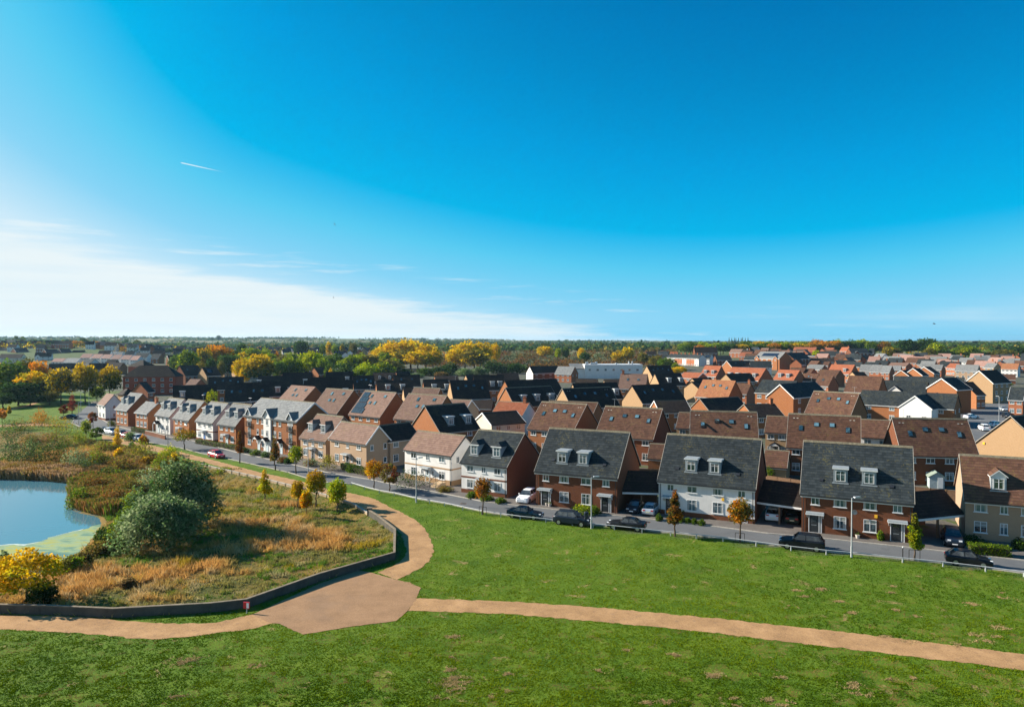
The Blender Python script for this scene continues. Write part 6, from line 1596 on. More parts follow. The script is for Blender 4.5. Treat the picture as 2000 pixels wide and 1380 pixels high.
car('saloon', 'paint_black', 1224, 1032, -22, 'black saloon parked by the knee rail left of the white semi')
car('suv', 'paint_navy', 1118, 1023, 156, 'small dark off-roader parked between the two saloons')
car('saloon', 'paint_teal', 1026, 1010, 157, 'dark teal fastback parked leftmost along the knee rail')
car('suv', 'paint_white', 1030, 978, 68, 'white off-roader on the drive beside the red brick gable')
car('hatch', 'paint_navy', 1240, 998, 66, 'dark car in the shade of the carport beside the silver car')
car('hatch', 'paint_silver', 1272, 1002, 246, 'silver white hatchback seen from behind in the carport left of the white semi')
car('suv', 'paint_white', 1511, 1012, 246, 'white off-roader seen from behind in the carport right of the white semi')
car('hatch', 'paint_green', 1548, 1018, 246, 'dark green car deep in shade beside the white off-roader')
car('suv', 'paint_navy', 1860, 1060, 64, 'dark grey off-roader facing out of the carport near the right edge')
car('hatch', 'paint_red', 423, 893, 141, 'bright red car driving on the road')
car('hatch', 'paint_navy', 204, 845, 146, 'dark car leftmost in the parking bay at the street bend')
car('suv', 'paint_silver', 217, 848, 146, 'silver car in the parking bay left of the golden tree')
car('hatch', 'paint_black', 239, 852, 146, 'black car in the parking bay right of the golden tree')
car('hatch', 'paint_red', 251, 856, 146, 'dark red car in the parking bay')
car('hatch', 'paint_white', 269, 860, 146, 'white car rightmost in the parking bay')
car('saloon', 'paint_navy', 135, 818, 10, 'dark car parked by the park lawn at the turning')
car('suv', 'paint_white', 1922, 840, 250, 'white van like car in the middle of the car park')
car('saloon', 'paint_white', 1897, 817, 200, 'white saloon in the car park by the buff gable')
car('hatch', 'paint_silver', 1960, 802, 70, 'silver hatchback at the far side of the car park')
car('hatch', 'paint_black', 1966, 815, 70, 'black hatchback at the far side of the car park')
car('hatch', 'paint_white', 1945, 833, 200, 'white car half hidden by the big buff gable')

# ------------------------------------------------------------------ carports, sheds, garden walls
def carport(kl, kr, back, label, hd=2.7, ze=2.65, zr=4.9):
    _, x1, y1, a1, w1 = FIT[kl][:5]; _, x2, y2, a2, w2 = FIT[kr][:5]
    A = Vector((x1 + math.cos(a1) * w1, y1 + math.sin(a1) * w1)); B = Vector((x2, y2)); n = Vector((-math.sin(a1), math.cos(a1)))
    A = A + n * back[0]; B = B + n * back[1]; d = B - A; Lw = d.length - .1; a = math.atan2(d.y, d.x); m = (A + B) / 2 + Vector((-math.sin(a), math.cos(a))) * hd
    r = empty('carport', (m.x, m.y, 0), a, label, 'carport', 'carports between the houses'); h2 = Lw / 2
    b = MB(); b.prism(roof_outline(hd, ze, zr, .2), -h2, h2, 'tile_dark'); b.build('roof', r)
    b = MB(); b.box(-h2, h2, -hd - .24, -hd - .16, ze - .36, ze - .12, 'white_paint'); b.build('fascia', r)
    b = MB(); b.prism([(-hd, ze - .1), (0, zr - .2), (hd, ze - .1)], -h2, -h2 + .12, 'brick_red'); b.prism([(-hd, ze - .1), (0, zr - .2), (hd, ze - .1)], h2 - .12, h2, 'brick_red'); b.build('gable_wall', r)
    b = MB(); b.box(-h2, h2, hd - .2, hd - .02, -.1, ze - .1, 'timber_fence'); b.build('back_wall', r)
    b = MB(); b.box(-.1, .1, -hd - .0, -hd + .2, -.1, ze - .2, 'timber_fence'); b.build('post', r)
    return r
carport('H4', 'H3', (2.2, 1.2), 'dark carport between the red brick semi with the white car and the white semi')
carport('H3', 'H2', (1.6, 1.6), 'dark carport between the white semi and the red brick semi at right')
carport('H2', 'H1', (1.2, 1.2), 'dark carport between the rightmost red brick semi and the beige house')
x, y = ground(1827, 951); r = empty('garden_shed', (x, y, 0), math.radians(-22), 'small grey green garden shed behind the carport near the right edge', 'shed')
b = MB(); b.prism([(-1.0, 0), (1.0, 0), (1.0, 1.8), (0, 2.4), (-1.0, 1.8)], -1.3, 1.3, 'shed_wall', 'y'); b.build('wall', r)
b = MB(); b.prism([(-1.2, 1.66), (0, 2.45), (1.2, 1.66), (1.2, 1.78), (0, 2.57), (-1.2, 1.78)], -1.4, 1.4, 'shed_roof', 'y'); b.build('roof', r)
b = MB(); b.box(.1, .8, -1.36, -1.3, .1, 1.75, 'white_paint'); b.build('door', r)
def garden_fence(pts, label, h=1.8, mat='timber_fence'):
    L = px_line(pts); r = empty('garden_fence', (L[0][0], L[0][1], 0), 0, label, 'fence', 'garden fences'); o = L[0]; Q = fine(L, 1.85)
    for p, q in zip(Q[:-1], Q[1:]):
        d = Vector((q[0] - p[0], q[1] - p[1])); a = math.atan2(d.y, d.x); b = MB(); b.box(.05, d.length - .05, -.03, .03, .05, h, mat); b.box(0, d.length, -.045, .045, h, h + .05, mat)
        b.build('fence_panel', r, (p[0] - o[0], p[1] - o[1], 0), a)
        b = MB(); b.box(-.05, .05, -.05, .05, -.1, h + .12, mat); b.build('post', r, (p[0] - o[0], p[1] - o[1], 0))
    return r
garden_fence([(1246, 936), (1300, 938)], 'timber garden fence behind the carport left of the white semi')
garden_fence([(1492, 950), (1570, 962)], 'timber garden fence behind the carport right of the white semi')
garden_fence([(1786, 975), (1880, 985)], 'timber garden fence behind the small garden shed')
garden_fence([(996, 930), (1050, 940)], 'timber garden fence beside the hooded dormer house')
garden_fence([(1660, 935), (1745, 945)], 'timber garden fence behind the house with the black estate car')
garden_fence([(1040, 735), (1066, 735)], 'green boarded fence at the edge of the thicket', 2.2, 'green_box')
# garden wall and steps in front of individual houses
L = px_line([(283, 848), (300, 852), (322, 858)]); wr_, o_ = wall_run('garden_wall', L, .22, 1.0, 'brick_red', 'low red brick garden wall before the house with the gabled porch', -.1)
x, y = ground(845, 953); r = empty('entrance_steps', (x, y, 0), FIT['H6'][3] - .0, 'tan stone steps with black handrail up to the brown roofed white house', 'steps')
for i in range(4):
    b = MB(); b.box(-.7, .7, .35 * i, 2.2, .17 * i, .17 * (i + 1), 'stone_step'); b.build('step', r)
for s in (-.72, .72):
    b = MB(); b.tube((s, 0, 0), (s, 0, 1.0), .03, .03, 'black_metal', 6); b.tube((s, 1.4, .6), (s, 1.4, 1.65), .03, .03, 'black_metal', 6); b.tube((s, 0, 1.0), (s, 1.4, 1.65), .03, .03, 'black_metal', 6); b.build('handrail', r)
# ------------------------------------------------------------------ lamps, signs, small street things
def lamp(px, py, h, label, arm=-50, mat='metal_grey', z=0.):
    x, y = ground(px, py, z); r = empty('street_lamp', (x, y, z), math.radians(arm), label, 'street lamp', 'street lamps')
    b = MB(); b.tube((0, 0, -.3), (0, 0, 1.2), .11, .10, mat, 10); b.tube((0, 0, 1.2), (0, 0, h), .075, .05, mat, 10); b.build('pole', r)
    b = MB(); b.tube((0, 0, h - .03), (.35, 0, h + .05), .035, .035, mat, 6); b.build('bracket', r)
    b = MB(); b.prism([(.25, h), (.30, h + .12), (.95, h + .14), (1.0, h + .06), (.95, h)], -.14, .14, 'metal_grey', 'y'); b.build('lamp_head', r)
    return r
lamp(1663, 1088, 6.3, 'white street lamp in front of the rightmost red brick semi', 10, 'galvanised')
lamp(1155, 1032, 6.3, 'white street lamp before the red brick semi with the white car', 10, 'galvanised')
lamp(813, 981, 6.3, 'white street lamp before the brown roofed white house', 25, 'galvanised')
lamp(602, 931, 6.3, 'grey street lamp before the beige house with dormers', 25)
lamp(328, 873, 6.3, 'grey street lamp before the house with the gabled porch', 160)
lamp(215, 838, 6.0, 'grey street lamp by the parked cars at the street bend', 20)
lamp(154, 830, 6.3, 'grey street lamp at the turning by the park lawn', 20)
lamp(158, 806, 6.5, 'thin grey lamp on the park lawn beside the deep red tree', 20)
lamp(174, 793, 6.5, 'thin grey lamp by the car park wall behind the deep red tree', 20)
lamp(1951, 828, 7.5, 'tall grey lamp in the car park at right', 100)
x, y = ground(482, 1197); r = empty('notice_board', (x, y, 0), math.radians(-8), 'red lifebuoy notice board with white panel before the low concrete wall', 'sign')
b = MB(); b.tube((0, 0, -.2), (0, 0, .6), .045, .045, 'galvanised', 8); b.build('post', r)
b = MB(); b.box(-.29, .24, -.05, .05, .40, .96, 'red_plastic'); b.build('panel', r)
b = MB(); b.box(.0, .22, -.062, -.052, .46, .90, 'paper'); b.build('notice', r)
x, y = ground(1145, 1028); r = empty('litter_bin', (x, y, 0), 0, 'dark round bin on a post beside the white street lamp', 'bin')
b = MB(); b.tube((0, .1, 0), (0, .1, 1.5), .045, .045, 'bark', 8); b.build('post', r)
b = MB(); b.tube((0, 0, 1.0), (0, 0, 1.75), .24, .30, 'paint_navy', 14); b.build('bin_body', r); b = MB(); b.tube((0, 0, 1.76), (0, 0, 1.84), .31, .24, 'paint_navy', 14); b.build('lid', r)
x, y = ground(1763, 1094); r = empty('bollard', (x, y, 0), 0, 'thin dark post with pale cap at the pavement edge', 'bollard')
b = MB(); b.tube((0, 0, 0), (0, 0, 1.35), .05, .05, 'black_metal', 8); b.build('post', r); b = MB(); b.tube((0, 0, 1.352), (0, 0, 1.47), .06, .045, 'plate_white', 8); b.build('cap', r)
for (px_, py_, lb) in ((1445, 1060, 'thin metal guard round the orange brown tree by the rail'), (1786, 1095, 'thin metal guard round the narrow yellow green tree'), (943, 1006, 'thin metal guard round the red brown tree')):
    x, y = ground(px_, py_); r = empty('tree_guard', (x, y, 0), -.35, lb, 'tree guard', 'guards round the street trees')
    for s in (-.5, .5): b = MB(); b.tube((s, 0, 0), (s, 0, 1.15), .03, .03, 'black_metal', 6); b.build('post', r)
    b = MB(); b.tube((-.5, 0, 1.15), (.5, 0, 1.15), .03, .03, 'black_metal', 6); b.build('crossbar', r)
x, y = ground(770, 940); r = empty('utility_cabinet', (x, y, 0), -.5, 'green utility cabinet at the corner beside the round laurel', 'cabinet')
b = MB(); b.box(-.5, .5, -.2, .2, 0, 1.2, 'green_box'); b.build('box', r); b = MB(); b.box(-.54, .54, -.24, .24, 1.2, 1.26, 'green_box'); b.build('lid', r)
for (px_, py_, lb) in ((1068, 988, 'pale plant pot left by the red brick semi door'), (1074, 990, 'pale plant pot right by the red brick semi door'), (1675, 1052, 'wide clay plant trough by the brick wall'), (1252, 1000, 'pale bin by the carport left of the white semi')):
    x, y = ground(px_, py_); r = empty('plant_pot', (x, y, .1), 0, lb, 'plant pot'); b = MB(); b.tube((0, 0, 0), (0, 0, .4), .18, .26, 'pot', 10); b.build('pot', r)
    rg = np.random.default_rng(int(px_)); P = rg.normal(0, .14, (60, 3)); P[:, 2] = np.abs(P[:, 2]) + .4; V, F = leaf_quads(P, np.full(60, .06), rg); put('plant', np_mesh('plant', V, F, ['leaves'], np.array(GREEN)[rg.integers(0, 4, 60)]), r)
for (px_, py_, lb) in ((1263, 1019, 'rusty drain cover in the road left of the white semi'), (1541, 1047, 'rusty drain cover in the road before the carport right of the white semi'), (905, 983, 'dark drain cover in the road by the white house with hooded dormers')):
    x, y = ground(px_, py_); r = empty('drain_cover', (x, y, .016), -.4, lb, 'drain cover'); b = MB(); b.box(-.42, .42, -.34, .34, 0, .012, 'timber_fence'); b.build('frame', r); b = MB(); b.box(-.34, .34, -.27, .27, .0125, .02, 'black_metal'); b.build('grate', r)
# birds in the sky
def bird(px, py, D, span, label, roll):
    u = (px - 1000) / FPX; v = (690 - py) / FPX; d = AX[0] * u + AX[1] * v + AX[2]; p = np.array([0, 0, CAM_H]) + d * D
    b = MB(); s = span / 2
    b.poly([(0, -.12, 0), (0, .10, 0), (s * .5, .06, .16 * span), (s, -.04, .05 * span), (s * .5, -.07, .15 * span), (-s * .5, .06, .16 * span), (-s, -.04, .05 * span), (-s * .5, -.07, .15 * span)], [(0, 1, 2, 4), (4, 2, 3), (0, 7, 5, 1), (7, 6, 5)], 'bird_grey')
    loft(b, [[(r_ * math.cos(t), yy, r_ * math.sin(t)) for t in [i * 1.047 for i in range(6)]] for yy, r_ in ((-.24, .01), (-.14, .05), (.02, .055), (.12, .03), (.2, .008))], 'bird_grey')
    o = b.build('bird'); o.location = p; o.rotation_euler = (0.2, roll, .8); tag(o, label, 'bird', 'birds in the sky')
bird(653, 438, 95, .55, 'small dark bird high in the blue sky', .9); bird(651, 581, 120, .5, 'tiny dark bird low over the pale cloud edge', 1.2); bird(1824, 632, 100, .6, 'dark bird low in the sky at right', .1)

# ------------------------------------------------------------------ school, chimneyed terrace
A, B = ground(1142, 713, 8.0), ground(1256, 713, 8.0); r = empty('school_building', (A[0], A[1], 0), 0, 'long white flat roofed school building with roof plant', 'school')
w = B[0] - A[0]
b = MB(); b.box(0, w, 0, 16, -.5, 8, 'render_white'); b.build('wall', r); b = MB(); b.box(-.1, w + .1, -.1, 16.1, 8, 8.35, 'white_paint'); b.build('parapet', r)
for i in range(7): window(r, 3 + i * (w - 6) / 6, 0, 4.6, 1.4, 1.3, 1, detail=False, sill=False)
b = MB(); b.box(-7.5, -.02, 1, 14, -.5, 5.6, 'render_white'); b.build('side_wall', r)
b = MB(); b.prism([(.5, 6.0), (14.5, 8.6), (14.5, 8.3), (.5, 5.7)], -8.3, -.03, 'slate_pale'); b.build('side_roof', r)
for i, (fx, ww, hh) in enumerate(((.03, 1.6, 1.5), (.12, 2.5, 1.1), (.2, 1.2, 1.6), (.55, 1.0, .8), (.78, .5, 1.8), (.84, .5, 1.8))):
    b = MB(); b.box(w * fx, w * fx + ww, 4, 6, 8.36, 8.36 + hh, 'metal_grey'); b.build('roof_vent', r)
TL = ['first', 'second', 'third', 'fourth', 'fifth', 'sixth', 'seventh', 'nearest']
a0 = math.radians(-66)
for i in range(8):
    x, y = 133 + 2.15 * i, 602 - 4.75 * i
    house('G2_%d' % i, 'b', x, y, a0, 5.0, 4.0, 7.0, 9.8, 1.2, 'XWXXWXXW'[i], 'S', 'w2 ch.9', '%s narrow chimneyed house in the steep terrace by the scrub, counted from the far end' % TL[i])

# ------------------------------------------------------------------ trees beyond and among the houses
PROTO = {}
def far_proto(kind, cname, cols, top, i):
    k = (kind, cname, i)
    if k not in PROTO:
        SEED[0] += 1; kind = 'dome' if kind == 'round' else kind; bz = kind == 'bush'; me = crown_mesh(1.0, 1.0 if bz else .86, 0 if bz else .14, kind, cols, 2200, .042, SEED[0], mat='far_leaves', top=top)
        PROTO[k] = (me, trunk_mesh(1.0, .028, .3, .8, SEED[0], 4))
    return PROTO[k]
PAL = dict(G=(GREEN, None), D=(DGREEN, None), L=(LIME, None), Y=(YELL, None), A=(GOLD, None), O=(ORNG, None), V=(OLIV, None), W=(WILL, None), R=(RUST, None),
           GO=(GREEN + OLIV, ORNG[0]), VY=(OLIV + DGREEN[:1], YELL[0]), DO=(DGREEN, GOLD[1]), LG=(LIME + GREEN, None), YV=(YELL[:2] + OLIV, None), AV=(GOLD + OLIV[:2], None), DL=(DGREEN + GREEN, LIME[0]), S=(SCRB, None), OV=(ORNG[1:3] + OLIV + RUST, None))
NTREE = [0]
def ftree(px, top, D, wpx, pal, label, kind='round', group='trees among and beyond the houses'):
    if px < 340 and D > 400: D *= 1.7
    x = (px - 1000) / FPX * D; g0 = float(land(np.array([x]), np.array([D]))[0])
    zt = CAM_H - (top - 664) * D / FPX; h = max(3.0, zt - g0); w = wpx * D / FPX; NTREE[0] += 1
    cm, tm = far_proto(kind, pal, PAL[pal][0], PAL[pal][1], NTREE[0] % 3)
    r = empty('tree', (x, D, g0 - .1), random.uniform(0, 6.28), label, 'tree', group); r.scale = (w, w, h)
    put('crown', cm, r); put('trunk', tm, r); return r
for t in [(20, 702, 272, 74, 'G', 'broad green park tree near the left edge'), (62, 722, 262, 62, 'Y', 'yellow crowned park tree left of the spreading two toned one'), (34, 742, 250, 78, 'D', 'big dark green tree filling the left edge of the park'), (92, 738, 264, 60, 'D', 'dark tree in the shadow under the yellow park tree'),
          (76, 704, 288, 44, 'O', 'orange crown in the park behind the yellow one'), (8, 708, 290, 52, 'Y', 'yellow crown at the very left behind the big dark tree'), (48, 700, 296, 60, 'V', 'olive crown behind the left park trees'), (118, 715, 257, 58, 'YV', 'two toned park tree, yellow left and olive right, on a bare trunk'),
          (165, 707, 256, 50, 'VY', 'tall olive park tree with a yellow tip'), (213, 711, 266, 46, 'DO', 'dark green tree with orange tints touching the red brick block'), (4, 765, 240, 60, 'D', 'low dark tree at the left edge above the orange sapling'), (58, 768, 246, 52, 'D', 'low dark green tree over the park path'), (96, 762, 250, 36, 'V', 'olive tree over the bend of the park path'), (188, 752, 262, 30, 'DL', 'small dark tree under the olive park tree'),
          (126, 667, 470, 22, 'O', 'orange tree on the rise at far left'), (150, 664, 480, 30, 'GO', 'green tree on the rise right of the orange one'), (185, 665, 480, 34, 'OV', 'russet tree on the rise at far left'), (222, 669, 470, 32, 'YV', 'yellow green tree right of the russet one on the rise'), (246, 676, 465, 22, 'DL', 'dark tree at the end of the rise'), (262, 676, 450, 20, 'Y', 'small bright yellow tree behind the pink roofed terrace'),
          (290, 681, 445, 22, 'V', 'olive tree behind the right end of the pink terrace'), (310, 682, 440, 20, 'A', 'orange yellow tree near the small pinkish houses'), (328, 678, 440, 20, 'G', 'little green tree by the small pinkish houses'), (40, 674, 500, 22, 'L', 'lime tree between the white edged brick gables'), (54, 676, 495, 12, 'A', 'little gold tree between the white edged brick gables'), (126, 687, 420, 26, 'W', 'grey tree left of the white house with a black roof'), (82, 676, 495, 12, 'L', 'small lime tree before the long dark roof on the rise'),
          (366, 682, 400, 48, 'LG', 'large light green tree left in the round grove'), (398, 676, 415, 36, 'YV', 'yellow tipped tree in the round grove'), (427, 672, 432, 64, 'GO', 'large green tree with orange crest in the round grove'), (444, 690, 400, 44, 'D', 'dark tree at the right of the round grove'), (412, 697, 386, 24, 'D', 'small dark tree in front of the round grove'), (391, 704, 380, 22, 'YV', 'small yellow tree in front of the round grove'), (432, 704, 380, 16, 'V', 'small olive tree in front of the round grove'),
          (472, 697, 366, 40, 'A', 'golden tree behind the tan gables left of the big dark tree'), (506, 692, 345, 66, 'DO', 'big dark green tree with a few orange leaves, centre left'), (478, 713, 346, 24, 'A', 'small gold tree at the left foot of the big dark tree'), (545, 702, 382, 36, 'G', 'mid green tree right of the big dark tree'), (562, 696, 390, 34, 'DL', 'green tree second right of the big dark tree'),
          (606, 683, 402, 56, 'L', 'bright yellow green tree with a domed crown'), (580, 700, 392, 30, 'LG', 'green tree at the left foot of the domed bright one'), (630, 698, 390, 30, 'LG', 'green tree at the right foot of the domed bright one'), (642, 700, 382, 24, 'G', 'small round green tree left of the dark bush trees'), (668, 699, 374, 48, 'D', 'pair of dark round bush like trees'), (646, 714, 366, 16, 'A', 'tiny gold tree in front of the dark bush trees'), (588, 664, 690, 32, 'D', 'dark domed tree before the distant pale field'), (642, 667, 700, 14, 'A', 'little orange tree at the distant pale field'), (654, 671, 690, 14, 'L', 'little lime tree at the distant pale field'), (630, 672, 690, 14, 'LG', 'small green tree left of the little orange one'), (690, 668, 700, 18, 'V', 'olive tree at the right of the distant pale field'), (668, 670, 705, 10, 'YV', 'tiny yellow tree at the distant pale field'),
          (540, 686, 520, 16, 'O', 'small orange tree among the distant roofs'), (490, 677, 520, 42, 'DL', 'green clump among the distant roofs'), (519, 678, 520, 24, 'L', 'lime tree among the distant roofs'), (472, 668, 560, 22, 'D', 'dark pointed tree among the distant roofs'), (460, 680, 540, 26, 'G', 'green tree left in the distant roofs'),
          (716, 700, 420, 64, 'L', 'wide yellow green willow left of the golden poplars'), (748, 699, 432, 54, 'LG', 'yellow green willow next to the golden poplars'), (702, 714, 402, 44, 'DL', 'dark green willow in front of the wide yellow green one'), (762, 694, 452, 60, 'V', 'olive willow behind the yellow green ones'), (724, 690, 470, 54, 'V', 'grey olive willow behind on the left'), (700, 694, 470, 30, 'LG', 'small willow at the left end of the willows'), (722, 722, 392, 20, 'LG', 'small round bush tree just above the black roofs'),
          (770, 667, 560, 74, 'A', 'golden poplar left of the tallest one'), (802, 663, 565, 78, 'A', 'tallest golden poplar of the left group'), (832, 669, 555, 56, 'A', 'golden poplar right of the tallest one'), (742, 679, 562, 46, 'A', 'small golden poplar at the left end'), (816, 684, 522, 66, 'A', 'low golden tree in front of the poplars'), (786, 682, 530, 56, 'YV', 'yellowing tree in front of the tallest poplar'), (846, 684, 530, 40, 'A', 'small golden tree at the right of the left poplar group'), (908, 667, 560, 62, 'A', 'golden poplar left in the right group'), (938, 666, 566, 52, 'A', 'golden poplar right in the right group'), (966, 671, 610, 26, 'A', 'slim golden tree farther right of the poplars'), (890, 680, 540, 44, 'A', 'low golden tree at the left of the right poplar group'), (926, 682, 532, 66, 'YV', 'broad yellow tree in front of the right poplar group'),
          (790, 716, 452, 44, 'V', 'olive shrub tree under the golden poplars'), (832, 713, 452, 38, 'G', 'green shrub tree under the golden poplars'), (856, 711, 452, 42, 'D', 'dark shrub tree between the poplar groups'), (880, 704, 462, 44, 'D', 'dark shrub tree left under the right poplar group'), (906, 716, 450, 42, 'W', 'grey willow shrub under the right poplar group'), (936, 713, 456, 38, 'W', 'second grey willow shrub under the right poplar group'), (962, 700, 482, 54, 'D', 'dark thicket tree right of the poplars'), (1004, 704, 482, 54, 'D', 'dark thicket tree before the brown scrub'), (862, 722, 440, 30, 'S', 'brown shrub tree behind the black roofs'), (812, 726, 430, 40, 'W', 'pale shrub tree behind the highest black roof strip'),
          (1090, 679, 700, 14, 'L', 'small lime tree standing in the brown scrub'), (1105, 678, 700, 15, 'G', 'small bright green tree in the brown scrub'), (1136, 680, 690, 20, 'A', 'golden tree in the middle of the brown scrub'), (1142, 688, 670, 24, 'D', 'dark green tree under the golden one in the scrub'), (1064, 675, 750, 34, 'A', 'row like golden tree at the back of the scrub'), (1226, 678, 620, 30, 'AV', 'golden olive tree at the right end of the scrub'), (1208, 685, 625, 30, 'AV', 'lower golden olive tree at the right end of the scrub'), (1256, 688, 600, 24, 'V', 'olive tree beside the dark roofed house at the scrub'), (1303, 699, 520, 44, 'G', 'round green tree left of the chimneyed terrace'), (1282, 694, 545, 34, 'V', 'olive tree left of the round green one by the terrace'), (1320, 706, 500, 22, 'DL', 'dark shrub tree at the foot of the chimneyed terrace'), (1328, 716, 455, 30, 'A', 'orange hedge tree below the chimneyed terrace'), (1316, 718, 450, 24, 'A', 'second orange hedge tree below the chimneyed terrace'),
          (1772, 663, 700, 46, 'D', 'left one of two large dark domed trees at upper right'), (1810, 661, 690, 42, 'D', 'right one of two large dark domed trees at upper right'), (1829, 670, 640, 34, 'LG', 'bright green tree in front of the two dark domed ones'), (1815, 680, 620, 26, 'V', 'olive tree at the foot of the bright green one'), (1886, 675, 640, 48, 'LG', 'broad yellow green tree at upper right'), (1906, 685, 630, 34, 'D', 'dark tree right of the broad yellow green one'), (1852, 685, 650, 34, 'D', 'low dark tree between the bright and the broad tree'), (1928, 688, 640, 44, 'V', 'olive hedge tree near the right edge'), (1962, 684, 660, 44, 'V', 'second olive hedge tree near the right edge'), (1992, 678, 680, 44, 'D', 'dark tree at the right edge on the skyline'), (1735, 678, 640, 26, 'YV', 'yellowing tree among the roofs at upper right'), (1752, 680, 640, 22, 'V', 'olive tree among the roofs at upper right'), (1702, 667, 720, 24, 'G', 'round green tree at the right end of the wood'), (1728, 667, 716, 26, 'OV', 'russet tinted tree right of the wood'), (1594, 684, 640, 16, 'L', 'small lime tree before the long red roof'),
          (1965, 760, 330, 26, 'G', 'slim green tree beside the buff gable by the car park')]:
    ftree(*t, kind='bush' if ('shrub' in t[5] or 'thicket' in t[5] or 'bush' in t[5] or 'willow' in t[5]) else 'round')
for i in range(9): ftree(1424 + i * 4.4 + (i % 3) * .8, 659.5 + (i % 2), 2500, 3.2, 'D', 'slim dark poplar in the row of poplars on the skyline', 'column', 'poplars on the skyline')
ftree(427, 653.5, 2600, 10, 'D', 'single round tree standing alone on the left skyline')
ftree(414, 657, 2600, 7, 'D', 'smaller tree left of the single round one on the skyline')
rb = random.Random(4)
for i in range(34):
    px = 345 + i * 13 + rb.uniform(-5, 5); D = rb.uniform(440, 520)
    ftree(px, rb.uniform(686, 700), D, rb.uniform(26, 44), rb.choice(['G', 'DL', 'V', 'LG', 'G', 'VY', 'D']), 'green or olive tree filling the belt between the black roofs and the distant village', group='trees of the green belt')
# the wood beyond the estate: each crown that can be told apart
k = 0
for row, D in ((0, 850), (1, 790)):
    for i in range(20):
        px = 1334 + i * 20.5 + row * 10 + random.uniform(-4, 4); top = (669 if px < 1450 else 666.5 if px < 1590 else 663.5 if px < 1690 else 668) + row * 4 + random.uniform(-1.8, 1.8)
        k += 1; ftree(px, top, D, random.uniform(27, 36), random.choice(['G', 'DL', 'GO', 'D', 'DL', 'LG', 'VY']), 'rounded green tree standing in the long wood behind the upper right roofs', group='trees of the long wood')
# brown scrub, distant hedges and woods: one mass each
def blob_field(name, x, y, w, h, cols, rng, q=16, leaf=.30):
    n = len(x); z = land(x, y); d = rng.normal(size=(n, q, 3)); d /= np.linalg.norm(d, axis=2, keepdims=True); d[:, :, 2] = np.abs(d[:, :, 2]); r = rng.uniform(.55, 1.0, (n, q, 1))
    P = np.empty((n, q, 3)); P[:, :, 0] = x[:, None] + d[:, :, 0] * r[:, :, 0] * w[:, None] / 2; P[:, :, 1] = y[:, None] + d[:, :, 1] * r[:, :, 0] * w[:, None] / 2; P[:, :, 2] = z[:, None] + (.12 + .88 * d[:, :, 2] * r[:, :, 0]) * h[:, None]
    s = np.repeat((w + h) / 2 * leaf, q); V, F = leaf_quads(P.reshape(-1, 3), s, rng); col = np.repeat(cols, q, 0) * rng.uniform(.75, 1.25, (n * q, 1))
    return tag(put(name, np_mesh(name, V, F, ['far_leaves'], col)), kind='stuff')
rng = np.random.default_rng(77)
n = 900; u = rng.uniform(-.13, .235, n); y = 1 / rng.uniform(1 / 900., 1 / 500., n); x = u * y; y = y + 0 * x
k = ~((u > .10) & (y < 560)) & ~((u < .02) & (y < 590)); x, y = x[k], y[k]; n = len(x)
C_ = np.array([(.14, .075, .022), (.18, .085, .022), (.10, .065, .022), (.20, .12, .03), (.07, .07, .02), (.05, .06, .02), (.15, .06, .025)])
blob_field('scrubland', x, y, rng.uniform(7, 15, n), rng.uniform(3.0, 6.5, n) + (y > 700) * 1.5, C_[rng.integers(0, len(C_), n)], rng, 44, .085)
n = 1100; u = rng.uniform(-.78, -.02, n); y = 1 / rng.uniform(1 / 2300., 1 / 720., n); x = u * y
n2 = 260; u2 = rng.uniform(.25, .8, n2); y2 = 1 / rng.uniform(1 / 1500., 1 / 680., n2); x, y = np.concatenate([x, u2 * y2]), np.concatenate([y, y2]); n = len(x)
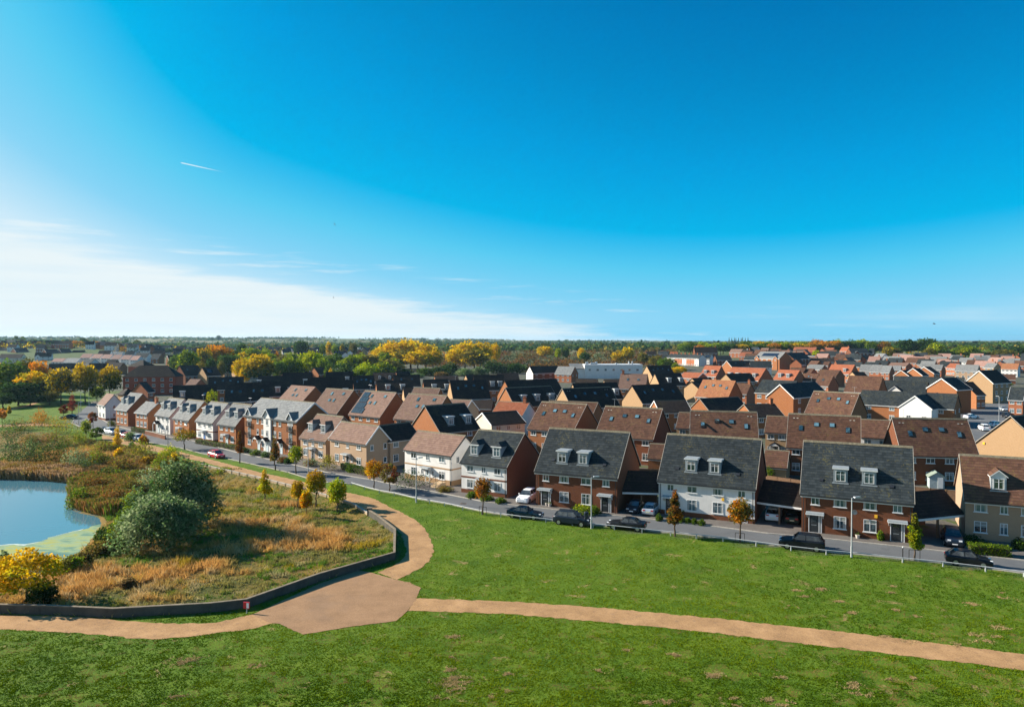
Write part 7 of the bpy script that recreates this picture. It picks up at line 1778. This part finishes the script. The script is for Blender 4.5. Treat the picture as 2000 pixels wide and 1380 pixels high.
C_ = np.array(GREEN + DGREEN + OLIV + LIME[2:] + YELL[:2] + ORNG[1:3]); kk = (fbm(x / 60, y / 60, 61, 3) > .47); x, y = x[kk], y[kk]; n = len(x)
blob_field('tree_belt', x, y, rng.uniform(8, 15, n), rng.uniform(5, 9.5, n), C_[rng.integers(0, len(C_), n)], rng, 40, .09)
X_, Y_ = [], []
for i in range(300):
    y0 = 1 / rng.uniform(1 / 5200., 1 / 1000.); x0 = rng.uniform(-.85, .85) * y0; a = rng.choice([.15, 1.65, -.25, .4]) + rng.normal(0, .12); Ln = rng.uniform(100, 520); m = int(Ln / 9); t = rng.uniform(-.5, .5, m) * Ln
    X_.append(x0 + np.cos(a) * t + rng.normal(0, 5, m)); Y_.append(y0 + np.sin(a) * t + rng.normal(0, 5, m))
for i in range(60):
    y0 = 1 / rng.uniform(1 / 5600., 1 / 1500.); x0 = rng.uniform(-.85, .85) * y0; m = rng.integers(30, 110); X_.append(x0 + rng.normal(0, 90, m)); Y_.append(y0 + rng.normal(0, 35, m))
x, y = np.concatenate(X_), np.concatenate(Y_); k = (y > 950); x, y = x[k], y[k]; n = len(x)
C_ = np.array(GREEN[:1] + DGREEN * 3 + OLIV + WILL[2:3]) * .9
blob_field('far_woodland', x, y, rng.uniform(9, 19, n), rng.uniform(5, 11, n) * (1 + .5 * (rng.random(n) < .06)), C_[rng.integers(0, len(C_), n)], rng, 11, .26)
print('far', n)
# ------------------------------------------------------------------ the autumn air
me = bpy.data.meshes.new('haze'); bm = bmesh.new(); bmesh.ops.create_cube(bm, size=1.0); bm.to_mesh(me); bm.free()
hz = put('haze', me, None, (0, 4700, 28)); hz.scale = (19000, 12000, 68); tag(hz, kind='stuff')
m = bpy.data.materials.new('haze_air'); m.use_nodes = True; t = m.node_tree; t.nodes.clear(); o = t.nodes.new('ShaderNodeOutputMaterial'); v = t.nodes.new('ShaderNodeVolumePrincipled')
v.inputs['Color'].default_value = (.50, .78, 1.0, 1); v.inputs['Density'].default_value = HAZE; v.inputs['Anisotropy'].default_value = .3; t.links.new(v.outputs[0], o.inputs['Volume']); me.materials.append(m)
